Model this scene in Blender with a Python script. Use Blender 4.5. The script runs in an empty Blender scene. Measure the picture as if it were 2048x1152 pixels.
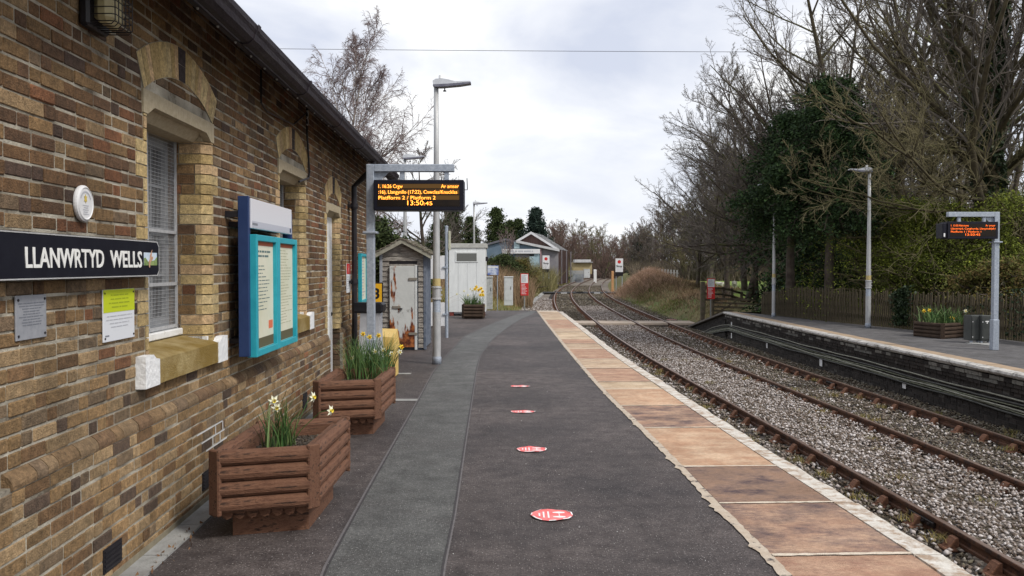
import bpy, math, random
import numpy as np
from mathutils import Vector, Matrix
random.seed(7); rng = np.random.default_rng(7)
R = math.radians
S = bpy.context.scene
C = S.collection
# ------------------------------------------------------------------ camera, sky, sun, exposure
CAMH = 1.73; F = 1750.0; PITCH = math.atan(44 / F)
cam = bpy.data.cameras.new('camera'); co = bpy.data.objects.new('camera', cam); C.objects.link(co)
co.location = (0, 0, CAMH); co.rotation_euler = (R(90) - PITCH, 0, 0)
cam.sensor_width = 36; cam.lens = 36 * F / 2048; cam.clip_end = 3000; cam.clip_start = .05
S.camera = co
SUN_EL, SUN_AZ = 46, 128          # azimuth measured from +Y towards +X
w = bpy.data.worlds.new('World'); S.world = w; w.use_nodes = True
nt = w.node_tree; nt.nodes.clear(); N = nt.nodes.new; L = nt.links.new
out = N('ShaderNodeOutputWorld'); bg = N('ShaderNodeBackground'); bg.inputs[1].default_value = .1
sky = N('ShaderNodeTexSky'); sky.sky_type = 'NISHITA'; sky.sun_disc = False
sky.sun_elevation = R(SUN_EL); sky.sun_rotation = R(SUN_AZ); sky.air_density = 1.2; sky.dust_density = 2
L(sky.outputs[0], bg.inputs[0])
tc = N('ShaderNodeTexCoord'); sep = N('ShaderNodeSeparateXYZ'); L(tc.outputs['Generated'], sep.inputs[0])
zz = N('ShaderNodeMath'); zz.operation = 'ADD'; zz.inputs[1].default_value = .22; L(sep.outputs[2], zz.inputs[0])
zm = N('ShaderNodeMath'); zm.operation = 'MAXIMUM'; zm.inputs[1].default_value = .06; L(zz.outputs[0], zm.inputs[0])
dx = N('ShaderNodeMath'); dx.operation = 'DIVIDE'; L(sep.outputs[0], dx.inputs[0]); L(zm.outputs[0], dx.inputs[1])
dy = N('ShaderNodeMath'); dy.operation = 'DIVIDE'; L(sep.outputs[1], dy.inputs[0]); L(zm.outputs[0], dy.inputs[1])
cmb = N('ShaderNodeCombineXYZ'); L(dx.outputs[0], cmb.inputs[0]); L(dy.outputs[0], cmb.inputs[1])
cn = N('ShaderNodeTexNoise'); cn.inputs['Scale'].default_value = 1.15; cn.inputs['Detail'].default_value = 7
cn.inputs['Roughness'].default_value = .52; cn.inputs['Distortion'].default_value = .35
mp = N('ShaderNodeMapping'); mp.inputs['Location'].default_value = (3.3, 1.0, 0); L(cmb.outputs[0], mp.inputs[0]); L(mp.outputs[0], cn.inputs['Vector'])
cr = N('ShaderNodeValToRGB'); e = cr.color_ramp.elements
e[0].position = .38; e[0].color = (.60, .64, .755, 1); e[1].position = .585; e[1].color = (1.0, 1.0, 1.0, 1)
k = e.new(.47); k.color = (.75, .775, .85, 1); k = e.new(.535); k.color = (.86, .875, .92, 1)
L(cn.outputs[0], cr.inputs[0])
hr = N('ShaderNodeMapRange'); hr.inputs[1].default_value = .0; hr.inputs[2].default_value = .22; hr.inputs[3].default_value = .75; hr.inputs[4].default_value = 0
L(sep.outputs[2], hr.inputs[0])
hm = N('ShaderNodeMixRGB'); hm.inputs[2].default_value = (.86, .885, .94, 1); L(hr.outputs[0], hm.inputs[0]); L(cr.outputs[0], hm.inputs[1])
bc = N('ShaderNodeBackground'); bc.inputs[1].default_value = .91; L(hm.outputs[0], bc.inputs[0])
mx = N('ShaderNodeMixShader'); mx.inputs[0].default_value = .93; L(bg.outputs[0], mx.inputs[1]); L(bc.outputs[0], mx.inputs[2]); L(mx.outputs[0], out.inputs[0])
sd = bpy.data.lights.new('sun', 'SUN'); sd.energy = 2.1; sd.angle = R(10); sd.color = (1, .955, .88)
so = bpy.data.objects.new('sun', sd); C.objects.link(so)
sv = Vector((math.sin(R(SUN_AZ)) * math.cos(R(SUN_EL)), math.cos(R(SUN_AZ)) * math.cos(R(SUN_EL)), math.sin(R(SUN_EL))))
so.rotation_euler = sv.to_track_quat('Z', 'Y').to_euler()
S.view_settings.view_transform = 'Standard'; S.view_settings.look = 'None'; S.view_settings.exposure = .38; S.view_settings.gamma = 1
S.render.engine = 'CYCLES'; S.cycles.max_bounces = 5; S.cycles.diffuse_bounces = 3; S.cycles.transparent_max_bounces = 6
S.cycles.use_denoising = True
# ------------------------------------------------------------------ ray helpers (turn a measured direction into a real place)
def ray(px, py):
    dxp = px - 1024; dyp = py - 576
    fy = F * math.cos(PITCH) - dyp * math.sin(PITCH); dn = F * math.sin(PITCH) + dyp * math.cos(PITCH)
    return (dxp, fy, -dn)
def G(px, py, z=0.0):
    r = ray(px, py); t = (z - CAMH) / r[2]; return (r[0] * t, r[1] * t)
def D(px, py, Y):
    r = ray(px, py); t = Y / r[1]; return (r[0] * t, Y, CAMH + r[2] * t)
WA = (-2.075, 0.0); WU = (-.0309, .99952); WN = (.99952, .0309)
def W(px, py, off=0.0):
    r = ray(px, py); t = (WA[0] * WN[0] + WA[1] * WN[1] + off) / (r[0] * WN[0] + r[1] * WN[1])
    X, Y = r[0] * t, r[1] * t
    return ((X - WA[0]) * WU[0] + (Y - WA[1]) * WU[1], CAMH + r[2] * t)
# ------------------------------------------------------------------ materials
MATS = {}
def mat(name, c1, c2=None, scale=8, rough=.8, bump=0, bscale=None, metal=0, spec=.3, c3=None, s3=2, t3=(.55, .62), island=None, tone=False, coord='Object', stretch=None, detail=6, lo=.35, hi=.65, em=None, trans=0, up=None):
    if name in MATS: return MATS[name]
    m = bpy.data.materials.new(name); m.use_nodes = True; t = m.node_tree; n = t.nodes.new; l = t.links.new
    b = t.nodes['Principled BSDF']; b.inputs['Roughness'].default_value = rough; b.inputs['Metallic'].default_value = metal
    b.inputs['Specular IOR Level'].default_value = spec
    c4 = lambda c: (c[0], c[1], c[2], 1)
    tc = n('ShaderNodeTexCoord'); src = tc.outputs[coord]
    if stretch:
        mp = n('ShaderNodeMapping'); mp.inputs['Scale'].default_value = stretch; l(src, mp.inputs[0]); src = mp.outputs[0]
    col = None
    if c2 is not None:
        nz = n('ShaderNodeTexNoise'); nz.inputs['Scale'].default_value = scale; nz.inputs['Detail'].default_value = detail; nz.inputs['Roughness'].default_value = .65
        l(src, nz.inputs['Vector']); rp = n('ShaderNodeValToRGB'); rp.color_ramp.elements[0].position = lo; rp.color_ramp.elements[1].position = hi
        rp.color_ramp.elements[0].color = c4(c1); rp.color_ramp.elements[1].color = c4(c2); l(nz.outputs[0], rp.inputs[0]); col = rp.outputs[0]
    if island:
        g = n('ShaderNodeNewGeometry'); ri = n('ShaderNodeValToRGB'); ri.color_ramp.interpolation = 'LINEAR'
        el = ri.color_ramp.elements
        while len(el) > 1: el.remove(el[-1])
        for i, c in enumerate(island):
            if i == 0: el[0].position = 0; el[0].color = c4(c)
            else: k = el.new(i / (len(island) - 1)); k.color = c4(c)
        l(g.outputs['Random Per Island'], ri.inputs[0])
        if col:
            mm = n('ShaderNodeMixRGB'); mm.blend_type = 'MULTIPLY'; mm.inputs[0].default_value = 1; l(ri.outputs[0], mm.inputs[1]); l(col, mm.inputs[2]); col = mm.outputs[0]
        else: col = ri.outputs[0]
    if tone:
        at = n('ShaderNodeAttribute'); at.attribute_name = 'tone'
        if col:
            mm = n('ShaderNodeMixRGB'); mm.blend_type = 'MULTIPLY'; mm.inputs[0].default_value = 1; l(at.outputs['Color'], mm.inputs[1]); l(col, mm.inputs[2]); col = mm.outputs[0]
        else: col = at.outputs['Color']
    if c3 is not None:
        nz3 = n('ShaderNodeTexNoise'); nz3.inputs['Scale'].default_value = s3; nz3.inputs['Detail'].default_value = 8; nz3.inputs['Roughness'].default_value = .7
        l(src, nz3.inputs['Vector']); mr = n('ShaderNodeMapRange'); mr.inputs[1].default_value = t3[0]; mr.inputs[2].default_value = t3[1]; l(nz3.outputs[0], mr.inputs[0])
        fac = mr.outputs[0]
        mm = n('ShaderNodeMixRGB'); l(fac, mm.inputs[0])
        if col: l(col, mm.inputs[1])
        else: mm.inputs[1].default_value = c4(c1)
        mm.inputs[2].default_value = c4(c3); col = mm.outputs[0]
    if up is not None:      # moss or lichen growing on upward faces
        g = n('ShaderNodeNewGeometry'); sp = n('ShaderNodeSeparateXYZ'); l(g.outputs['Normal'], sp.inputs[0])
        mr = n('ShaderNodeMapRange'); mr.inputs[1].default_value = up[1]; mr.inputs[2].default_value = up[2]; l(sp.outputs[2], mr.inputs[0])
        mm = n('ShaderNodeMixRGB'); l(mr.outputs[0], mm.inputs[0]); 
        if col: l(col, mm.inputs[1])
        else: mm.inputs[1].default_value = c4(c1)
        mm.inputs[2].default_value = c4(up[0]); col = mm.outputs[0]
    if col: l(col, b.inputs['Base Color'])
    else: b.inputs['Base Color'].default_value = c4(c1)
    if bump:
        nb = n('ShaderNodeTexNoise'); nb.inputs['Scale'].default_value = bscale or scale * 3; nb.inputs['Detail'].default_value = 5
        l(src, nb.inputs['Vector']); bp = n('ShaderNodeBump'); bp.inputs['Strength'].default_value = bump; bp.inputs['Distance'].default_value = .01
        l(nb.outputs[0], bp.inputs['Height']); l(bp.outputs[0], b.inputs['Normal'])
    if em: b.inputs['Emission Color'].default_value = c4(em[0]); b.inputs['Emission Strength'].default_value = em[1]
    if trans: b.inputs['Transmission Weight'].default_value = trans
    MATS[name] = m; return m
def grime(m, scale, lo, hi, stretch=(1, 1, 1), a=.3, b=.7, detail=6):      # large scale dirt, damp and wear
    t = m.node_tree; n = t.nodes.new; l = t.links.new; bs = t.nodes['Principled BSDF']; src = bs.inputs['Base Color'].links[0].from_socket
    g = n('ShaderNodeNewGeometry'); mp = n('ShaderNodeMapping'); mp.inputs['Scale'].default_value = stretch; l(g.outputs['Position'], mp.inputs[0])
    nz = n('ShaderNodeTexNoise'); nz.inputs['Scale'].default_value = scale; nz.inputs['Detail'].default_value = detail; nz.inputs['Roughness'].default_value = .6; l(mp.outputs[0], nz.inputs['Vector'])
    mr = n('ShaderNodeMapRange'); mr.inputs[1].default_value = a; mr.inputs[2].default_value = b; mr.inputs[3].default_value = lo; mr.inputs[4].default_value = hi; l(nz.outputs[0], mr.inputs[0])
    mm = n('ShaderNodeMixRGB'); mm.blend_type = 'MULTIPLY'; mm.inputs[0].default_value = 1; l(src, mm.inputs[1]); l(mr.outputs[0], mm.inputs[2]); l(mm.outputs[0], bs.inputs['Base Color'])
# ------------------------------------------------------------------ mesh builder
class MB:
    def __init__(s): s.v = []; s.f = []; s.t = []; s.m = []; s.tone = None; s.mi = 0
    def face(s, idx): s.f.append(tuple(idx)); s.t.append(s.tone or (1, 1, 1)); s.m.append(s.mi)
    def add(s, vs, fs):
        o = len(s.v); s.v += [tuple(v) for v in vs]
        for f in fs: s.face([i + o for i in f])
        return s
    def box(s, x0, x1, y0, y1, z0, z1):
        return s.add([(x0,y0,z0),(x1,y0,z0),(x1,y1,z0),(x0,y1,z0),(x0,y0,z1),(x1,y0,z1),(x1,y1,z1),(x0,y1,z1)],
                     [(0,3,2,1),(4,5,6,7),(0,1,5,4),(1,2,6,5),(2,3,7,6),(3,0,4,7)])
    def bev(s, x0, x1, y0, y1, z0, z1, b=.01):          # box with chamfered edges
        X = (x0, x1); Y = (y0, y1); Z = (z0, z1); vs = []; idx = {}
        for i in (0, 1):
            for j in (0, 1):
                for k in (0, 1):
                    sx, sy, sz = (1, -1)[i], (1, -1)[j], (1, -1)[k]
                    for a in range(3):
                        p = [X[i] + sx * b, Y[j] + sy * b, Z[k] + sz * b]; p[a] = (X[i], Y[j], Z[k])[a]
                        idx[(i, j, k, a)] = len(vs); vs.append(p)
        fs = []
        def q(l): fs.append(tuple(idx[t] for t in l))
        q([(0,0,0,0),(0,0,1,0),(0,1,1,0),(0,1,0,0)]); q([(1,0,0,0),(1,1,0,0),(1,1,1,0),(1,0,1,0)])
        q([(0,0,0,1),(1,0,0,1),(1,0,1,1),(0,0,1,1)]); q([(0,1,0,1),(0,1,1,1),(1,1,1,1),(1,1,0,1)])
        q([(0,0,0,2),(0,1,0,2),(1,1,0,2),(1,0,0,2)]); q([(0,0,1,2),(1,0,1,2),(1,1,1,2),(0,1,1,2)])
        for j in (0, 1):
            for k in (0, 1): q([(0,j,k,1),(1,j,k,1),(1,j,k,2),(0,j,k,2)])
        for i in (0, 1):
            for k in (0, 1): q([(i,0,k,0),(i,1,k,0),(i,1,k,2),(i,0,k,2)])
        for i in (0, 1):
            for j in (0, 1): q([(i,j,0,0),(i,j,1,0),(i,j,1,1),(i,j,0,1)])
        for i in (0, 1):
            for j in (0, 1):
                for k in (0, 1): q([(i,j,k,0),(i,j,k,1),(i,j,k,2)])
        return s.add(vs, fs)
    def prism(s, poly, a0, a1, axis='z'):
        n = len(poly); vs = []
        for a in (a0, a1):
            for p in poly:
                vs.append({'z': (p[0], p[1], a), 'x': (a, p[0], p[1]), 'y': (p[0], a, p[1])}[axis])
        fs = [tuple(range(n)), tuple(range(2 * n - 1, n - 1, -1))] + [(i, (i + 1) % n, n + (i + 1) % n, n + i) for i in range(n)]
        return s.add(vs, fs)
    def tube(s, pts, r, n=8, cap=True):
        pts = [Vector(p) for p in pts]; rs = r if hasattr(r, '__len__') else [r] * len(pts); o = len(s.v); up = None
        for i, p in enumerate(pts):
            d = (pts[min(i + 1, len(pts) - 1)] - pts[max(i - 1, 0)]).normalized()
            if up is None: up = Vector((0, 0, 1)) if abs(d.z) < .9 else Vector((1, 0, 0))
            a = d.cross(up).normalized(); b = a.cross(d); up = b if b.length > .1 else up
            for k in range(n):
                t = 2 * math.pi * k / n; q = p + (a * math.cos(t) + b * math.sin(t)) * rs[i]; s.v.append(tuple(q))
        for i in range(len(pts) - 1):
            for k in range(n):
                k2 = (k + 1) % n; s.face((o + i*n + k, o + i*n + k2, o + (i+1)*n + k2, o + (i+1)*n + k))
        if cap:
            s.face([o + k for k in range(n)][::-1]); s.face([o + (len(pts)-1)*n + k for k in range(n)])
        return s
    def sweep(s, prof, pts, side=None):                 # closed profile [(across, up)] along a path in plan
        o = len(s.v); n = len(prof)
        for i, p in enumerate(pts):
            a = pts[max(i - 1, 0)]; b = pts[min(i + 1, len(pts) - 1)]; d = Vector((b[0]-a[0], b[1]-a[1], 0)).normalized(); r = Vector((d.y, -d.x, 0))
            for (u, v) in prof: s.v.append((p[0] + r.x * u, p[1] + r.y * u, p[2] + v))
        for i in range(len(pts) - 1):
            for k in range(n):
                k2 = (k + 1) % n; s.face((o + i*n + k, o + (i+1)*n + k, o + (i+1)*n + k2, o + i*n + k2))
        s.face([o + k for k in range(n)]); s.face([o + (len(pts)-1)*n + k for k in range(n)][::-1]); return s
    def lathe(s, prof, cx=0, cy=0, n=20):
        o = len(s.v)
        for (r, z) in prof:
            for k in range(n): t = 2*math.pi*k/n; s.v.append((cx + r*math.cos(t), cy + r*math.sin(t), z))
        for i in range(len(prof) - 1):
            for k in range(n): k2 = (k+1) % n; s.face((o+i*n+k, o+i*n+k2, o+(i+1)*n+k2, o+(i+1)*n+k))
        return s
    def mesh(s, name, mats):
        me = bpy.data.meshes.new(name); me.from_pydata(s.v, [], s.f)
        for m in (mats if isinstance(mats, (list, tuple)) else [mats]): me.materials.append(m)
        if any(s.m): me.polygons.foreach_set('material_index', s.m)
        if s.tone is not None:
            a = me.attributes.new('tone', 'FLOAT_COLOR', 'FACE'); a.data.foreach_set('color', [c for t in s.t for c in (t[0], t[1], t[2], 1.0)])
        me.update(); return me
    def build(s, name, mats, parent=None, smooth=False, **kw):
        me = s.mesh(name, mats)
        if smooth: me.polygons.foreach_set('use_smooth', [True] * len(me.polygons))
        return put(name, me, parent, **kw)
def put(name, me, parent=None, loc=None, rot=None, **kw):
    o = bpy.data.objects.new(name, me); C.objects.link(o)
    if parent: o.parent = parent
    if loc: o.location = loc
    if rot: o.rotation_euler = rot
    for k, v in kw.items(): o[k] = v
    return o
def thing(name, label, cat, loc=(0, 0, 0), rz=0, group=None):
    o = bpy.data.objects.new(name, None); C.objects.link(o); o.location = loc; o.rotation_euler = (0, 0, rz); o.empty_display_size = .1
    o['label'] = label; o['category'] = cat
    if group: o['group'] = group
    return o
def tag(o, label, cat, group=None):
    o['label'] = label; o['category'] = cat
    if group: o['group'] = group
    return o
def dup(root, loc=None, rz=None, label=None, scale=None):
    def cp(o, par):
        c = o.copy(); C.objects.link(c)
        if par: c.parent = par
        for ch in list(o.children): cp(ch, c)
        return c
    r = cp(root, None)
    if loc: r.location = loc
    if rz is not None: r.rotation_euler = (0, 0, rz)
    if label: r['label'] = label
    if scale: r.scale = scale if hasattr(scale, '__len__') else (scale,) * 3
    return r
def npmesh(name, V, Fq, mats, smooth=False, mi=None):
    V = np.asarray(V, np.float32); Fq = np.asarray(Fq, np.int32); k = Fq.shape[1]; nf = len(Fq)
    me = bpy.data.meshes.new(name); me.vertices.add(len(V)); me.vertices.foreach_set('co', V.ravel())
    me.loops.add(nf * k); me.loops.foreach_set('vertex_index', Fq.ravel()); me.polygons.add(nf)
    me.polygons.foreach_set('loop_start', np.arange(nf, dtype=np.int32) * k)
    if smooth: me.polygons.foreach_set('use_smooth', np.ones(nf, bool))
    for m in (mats if isinstance(mats, (list, tuple)) else [mats]): me.materials.append(m)
    if mi is not None: me.polygons.foreach_set('material_index', np.asarray(mi, np.int32))
    me.update(calc_edges=True); me.validate(); return me
def text(name, body, size, m, parent, M, width=None, ext=.002, offset=0.0, align='LEFT', spacing=1.0, **kw):
    cu = bpy.data.curves.new(name, 'FONT'); cu.body = body; cu.size = size; cu.extrude = ext; cu.offset = offset; cu.align_x = align; cu.resolution_u = 3; cu.space_character = spacing
    o = bpy.data.objects.new(name, cu); C.objects.link(o); dg = bpy.context.evaluated_depsgraph_get(); dg.update()
    me = bpy.data.meshes.new_from_object(o.evaluated_get(dg)); bpy.data.objects.remove(o); me.materials.clear(); me.materials.append(m)
    if width:
        xs = [v.co.x for v in me.vertices]; k = width / (max(xs) - min(xs)); x0 = min(xs) if align == 'LEFT' else (0 if align == 'CENTER' else max(xs))
        for v in me.vertices: v.co.x = (v.co.x - x0) * k
    me.name = name; o = put(name, me, parent, **kw); o.matrix_local = M; return o
# frames for writing: local x = reading direction, local y = up
FR_WALL = lambda s, d, z: Matrix.Translation((s, d, z)) @ Matrix.Rotation(R(90), 4, 'X')         # on a face looking along -Y of the parent
# ------------------------------------------------------------------ alignment of the line
R3 = [(-15, 6.9), (0, 6.52), (6, 6.38), (10.7, 6.27), (16.2, 6.09), (21.6, 5.89), (26.8, 5.76), (32.3, 5.71), (41, 5.83), (54, 6.10), (65, 6.47), (75, 6.95), (83, 7.42), (93, 8.16), (110, 9.75), (135, 12.35), (172, 17.0), (204, 22.0), (239, 28.6), (280, 37.5), (330, 50), (400, 71)]
_ry = np.array([p[0] for p in R3], float); _rx = np.array([p[1] for p in R3], float)
_yy = np.arange(-15, 400, .5); _xx = np.interp(_yy, _ry, _rx)
for _ in range(3):
    kk = np.ones(15) / 15; pad = np.r_[_xx[0] + (_xx[0]-_xx[1]) * np.arange(7, 0, -1), _xx, _xx[-1] + (_xx[-1]-_xx[-2]) * np.arange(1, 8)]; _xx = np.convolve(pad, kk, 'valid')
def r3(y): return float(np.interp(y, _yy, _xx))
def r3v(y): return np.interp(y, _yy, _xx)
def line(off, y0, y1, step, z):
    ys = np.arange(y0, y1 + 1e-6, step); out = []
    for y in ys:
        s = (r3(y + .5) - r3(y - .5)); n = math.hypot(1, s); out.append((r3(y) + off / n, y - off * s / n, z))
    return out
RAILZ = -.92; BALZ = -1.1
def sm(a, b, x): t = np.clip((x - a) / (b - a), 0, 1); return t * t * (3 - 2 * t)
def ground(x, y):
    x = np.asarray(x, float); y = np.asarray(y, float); c = r3v(y)
    dl = (c - 3.335 - 1.7) - x; dr = x - (c + 1.505 + .95)
    h = np.full(np.broadcast(x, y).shape, BALZ - .05)
    left = -.35 + .3 * sm(5, 14, dl) + .012 * np.clip(y - 60, 0, 200)
    h = np.where(dl > 0, h + (left - h) * sm(0, 3.2, dl), h)
    right = -.25 + .0035 * np.clip(y - 40, 0, 300)
    h = np.where(dr > 0, h + (right - h) * sm(0, 2.8, dr), h)
    ax = c + 1.505 + 3.9
    h = h + (.95 + .22*np.sin(y*.42) + .15*np.sin(y*.97 + x)) * np.exp(-((x - ax) / 2.4) ** 2 - ((y - 79) / 14) ** 2) * sm(0, 1.5, dr)
    h = h + .35 * np.exp(-((x - ax + 1.5) / 1.8) ** 2 - ((y - 48) / 7) ** 2) * sm(0, 1.5, dr)
    h = h + .05 * np.sin(x * .9 + y * .31) * np.sin(y * .47 - x * .3) * ((dl > 1) | (dr > 1))
    return h
def gz(x, y): return float(ground(x, y))
# ------------------------------------------------------------------ ground
xs = np.unique(np.r_[np.linspace(-400, -40, 19), np.linspace(-40, -8, 17), np.linspace(-8, 30, 77), np.linspace(30, 110, 41), np.linspace(110, 500, 20)])
ys = np.unique(np.r_[np.linspace(-80, -10, 8), np.linspace(-10, 60, 71), np.linspace(60, 300, 97), np.linspace(300, 1500, 25)])
gx, gy = np.meshgrid(xs, ys); gh = ground(gx, gy); gh = np.where((gx > -3) & (gx < 13) & (gy < 40), np.minimum(gh, -.2), gh)
V = np.c_[gx.ravel(), gy.ravel(), gh.ravel()]; nx_, ny_ = len(xs), len(ys)
i0 = (np.arange(ny_ - 1)[:, None] * nx_ + np.arange(nx_ - 1)[None]).ravel()
M_ground = mat('ground', (.10, .085, .035), (.17, .15, .06), 1.2, .95, .6, 30, c3=(.09, .13, .03), s3=.35, t3=(.5, .6))
put('ground', npmesh('ground', V, np.c_[i0, i0 + 1, i0 + nx_ + 1, i0 + nx_], M_ground, True), kind='structure')
M_field = mat('field', (.13, .20, .035), (.20, .27, .06), .4, .95, .5, 20)
def patch(name, m, x0f, x1f, ys_, n, dz):
    V = []; 
    for y in ys_:
        a, b = x0f(y), x1f(y)
        for i in range(n + 1):
            x = a + (b - a) * i / n; V.append((x, y, gz(x, y) + dz))
    k = n + 1; i0 = (np.arange(len(ys_) - 1)[:, None] * k + np.arange(n)[None]).ravel()
    return put(name, npmesh(name, V, np.c_[i0, i0 + 1, i0 + k + 1, i0 + k], m, True), kind='structure')
patch('field', M_field, lambda y: r3(y) + 1.505 + 8.5 - (2 if y < 60 else 0), lambda y: r3(y) + 90, np.arange(41, 150, 1.5), 60, .03)
M_bal = mat('ballast_bed', (.11, .09, .07), (.26, .23, .205), 30, .95, 1, 60, c3=(.085, .065, .035), s3=.8, t3=(.48, .62))
patch('track_bed', M_bal, lambda y: r3(y) - 3.335 - 1.5, lambda y: r3(y) + 1.505 + .9, np.arange(-12, 300, 1.0), 10, .02)
# ------------------------------------------------------------------ near platform
M_asph = mat('asphalt', (.055, .044, .042), (.116, .097, .092), 6, .66, .9, 160, c3=(.028, .024, .026), s3=.42, t3=(.40, .70), detail=12)
# fine light aggregate specks in the asphalt
def specks(m, scale, thr, colr):
    t = m.node_tree; n = t.nodes.new; l = t.links.new; b = t.nodes['Principled BSDF']; src = b.inputs['Base Color'].links[0].from_socket
    tc = n('ShaderNodeTexCoord'); v = n('ShaderNodeTexVoronoi'); v.inputs['Scale'].default_value = scale; l(tc.outputs['Object'], v.inputs['Vector'])
    lt = n('ShaderNodeMath'); lt.operation = 'LESS_THAN'; lt.inputs[1].default_value = thr; l(v.outputs['Distance'], lt.inputs[0])
    wn = n('ShaderNodeSeparateColor'); l(v.outputs['Color'], wn.inputs[0]); g2 = n('ShaderNodeMath'); g2.operation = 'GREATER_THAN'; g2.inputs[1].default_value = .62; l(wn.outputs[0], g2.inputs[0])
    mu = n('ShaderNodeMath'); mu.operation = 'MULTIPLY'; l(lt.outputs[0], mu.inputs[0]); l(g2.outputs[0], mu.inputs[1])
    mm = n('ShaderNodeMixRGB'); l(mu.outputs[0], mm.inputs[0]); l(src, mm.inputs[1]); mm.inputs[2].default_value = (*colr, 1); l(mm.outputs[0], b.inputs['Base Color'])
specks(M_asph, 66, .24, (.24, .22, .21))
grime(M_asph, 55, .55, 1.5, detail=3); grime(M_asph, .8, .82, 1.2, (1, .6, 1))
EDGE = [(2.66, -6), (2.60, 2), (2.56, 4.89), (2.55, 5.29), (2.50, 6.3), (2.43, 7.6), (2.385, 8.6), (2.34, 9.9), (2.30, 11.11), (2.25, 12.86), (2.16, 15.14), (2.09, 17.91), (2.02, 23.3), (1.98, 26.9), (1.93, 30.5), (1.90, 34.0)]
INN = [(1.62, -6), (1.56, 2), (1.50, 5.17), (1.455, 6.31), (1.425, 7.48), (1.36, 9.27), (1.28, 11.11), (1.235, 12.54), (1.19, 14.84), (1.14, 17.7), (1.08, 22.26), (1.03, 26.46), (.96, 34.0)]
ex = lambda y: float(np.interp(y, [p[1] for p in EDGE], [p[0] for p in EDGE]))
ix = lambda y: float(np.interp(y, [p[1] for p in INN], [p[0] for p in INN]))
b = MB(); poly = [(ix(y), y) for y in np.arange(-6, 34.01, .5)] + [(-5.2, 34.0), (-6.5, 30), (-9, 16.4), (-2.9, 16.3), (-2.3, -6)]
b.prism(poly, -.5, 0); pl = b.build('platform', M_asph, kind='structure')
M_face = mat('platform_face_brick', (.05, .035, .03), (.12, .09, .075), 12, .9, .6)
b = MB(); b.prism([(ex(y) - .22, y) for y in np.arange(-6, 33.9, 1)] + [(ix(y) + .2, y) for y in np.arange(33, -6.1, -1)], -1.2, -.105); b.build('platform_wall', M_face, kind='structure')
# the copings: each slab a piece of its own
slabs = thing('platform_coping', 'tan and rust stained stone slabs with a white lip along the near platform edge', 'platform edging')
M_slab = [mat('slab_%s' % k, a, c, 1.6, .8, .7, 60, c3=d, s3=s, t3=t, stretch=(1.5, 2.1, 1), detail=12) for k, a, c, d, s, t in [
    ('tan', (.42, .30, .20), (.55, .43, .31), (.33, .20, .13), 2.2, (.45, .75)), ('rust', (.37, .215, .14), (.53, .36, .25), (.26, .135, .095), 2.6, (.42, .72)),
    ('dark', (.34, .20, .135), (.48, .32, .22), (.11, .075, .075), 2.0, (.40, .66)), ('pale', (.48, .36, .24), (.58, .46, .33), (.36, .24, .15), 1.5, (.45, .7)),
    ('plum', (.21, .125, .085), (.46, .30, .20), (.095, .062, .062), 1.6, (.42, .62)), ('pink', (.46, .285, .18), (.58, .42, .29), (.36, .19, .11), 2.0, (.42, .72))]]
for m_ in M_slab: grime(m_, 26, .78, 1.2, (1, 2.0, 1), detail=8); grime(m_, 1.3, .78, 1.15)
joints = [-6, -4.6, -3.3, -1.9, -.6, .8, 2.1, 3.6, 5.17, 6.31, 7.47, 9.27, 10.75, 12.2, 13.0]
while joints[-1] < 33: joints.append(min(34.0, joints[-1] + random.choice([1.2, 1.45, 1.7, 2.0, 2.3])))
kinds = {6: 1, 7: 1, 8: 2, 9: 4, 10: 5, 11: 2, 12: 5, 13: 3, 14: 1, 15: 0}
M_jnt = mat('joint_mortar', (.50, .42, .33), (.66, .58, .48), 30, .9, .5)
b = MB(); b.prism([(ex(y) - .155, y) for y in np.arange(-6, 34.01, .5)] + [(ix(y) + .01, y) for y in np.arange(34, -6.1, -.5)], -.09, -.003); b.build('mortar_bed', M_jnt, slabs, kind='stuff')
for i in range(len(joints) - 1):
    y0, y1 = joints[i] + .02, joints[i+1] - .02; k = kinds.get(i, random.choice([0, 0, 3, 0, 1]) if i > 13 else 1); sk = .035 if y0 < 12 else .02
    b = MB(); z = random.uniform(0, .006); n = 5; P = []
    P += [(ix(y0) + .05, y0)] + [(ex(y0) - .165 , y0 + sk)] + [(ex(y1) - .165, y1 + sk)] + [(ix(y1) + .05, y1)]
    b.prism(P, -.08, .004 + z); b.build('slab', M_slab[k], slabs)
b = MB()
for yj in joints[1:-1]:
    n_ = 16; up_, lo_ = [], []
    for q_ in range(n_ + 1):
        f_ = q_/n_; x_ = (ix(yj) + .05)*(1 - f_) + (ex(yj) - .16)*f_; yy_ = yj + (.035 if yj < 12 else .02)*f_; w_ = random.uniform(.010, .022) if yj < 14 else .02; up_.append((x_, yy_ + w_, .0125)); lo_.append((x_, yy_ - w_ - random.uniform(0, .006), .0125))
    for q_ in range(n_): b.add([lo_[q_], lo_[q_+1], up_[q_+1], up_[q_]], [(0, 1, 2, 3)])
b.build('joint_pointing', M_jnt, slabs, kind='stuff')
M_white = mat('worn_white_paint', (.50, .46, .40), (.66, .63, .58), 9, .75, .6, 60, c3=(.34, .25, .18), s3=8, t3=(.47, .60))
M_cream = mat('worn_cream_line', (.42, .34, .26), (.50, .43, .35), 12, .85, .5, 60, c3=(.10, .085, .08), s3=9, t3=(.56, .62))
for i in range(len(joints) - 1):
    y0, y1 = joints[i] + .006, joints[i+1] - .006; ys_ = np.linspace(y0, y1, 6)
    b = MB(); ed = [ex(y) + random.uniform(-.014, .014) for y in ys_]
    b.prism([(ex(y) - .155, y) for y in ys_] + [(e_, y) for e_, y in zip(ed[::-1], ys_[::-1])], -.1, .012); b.build('edge_stone', M_white, slabs)
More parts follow.
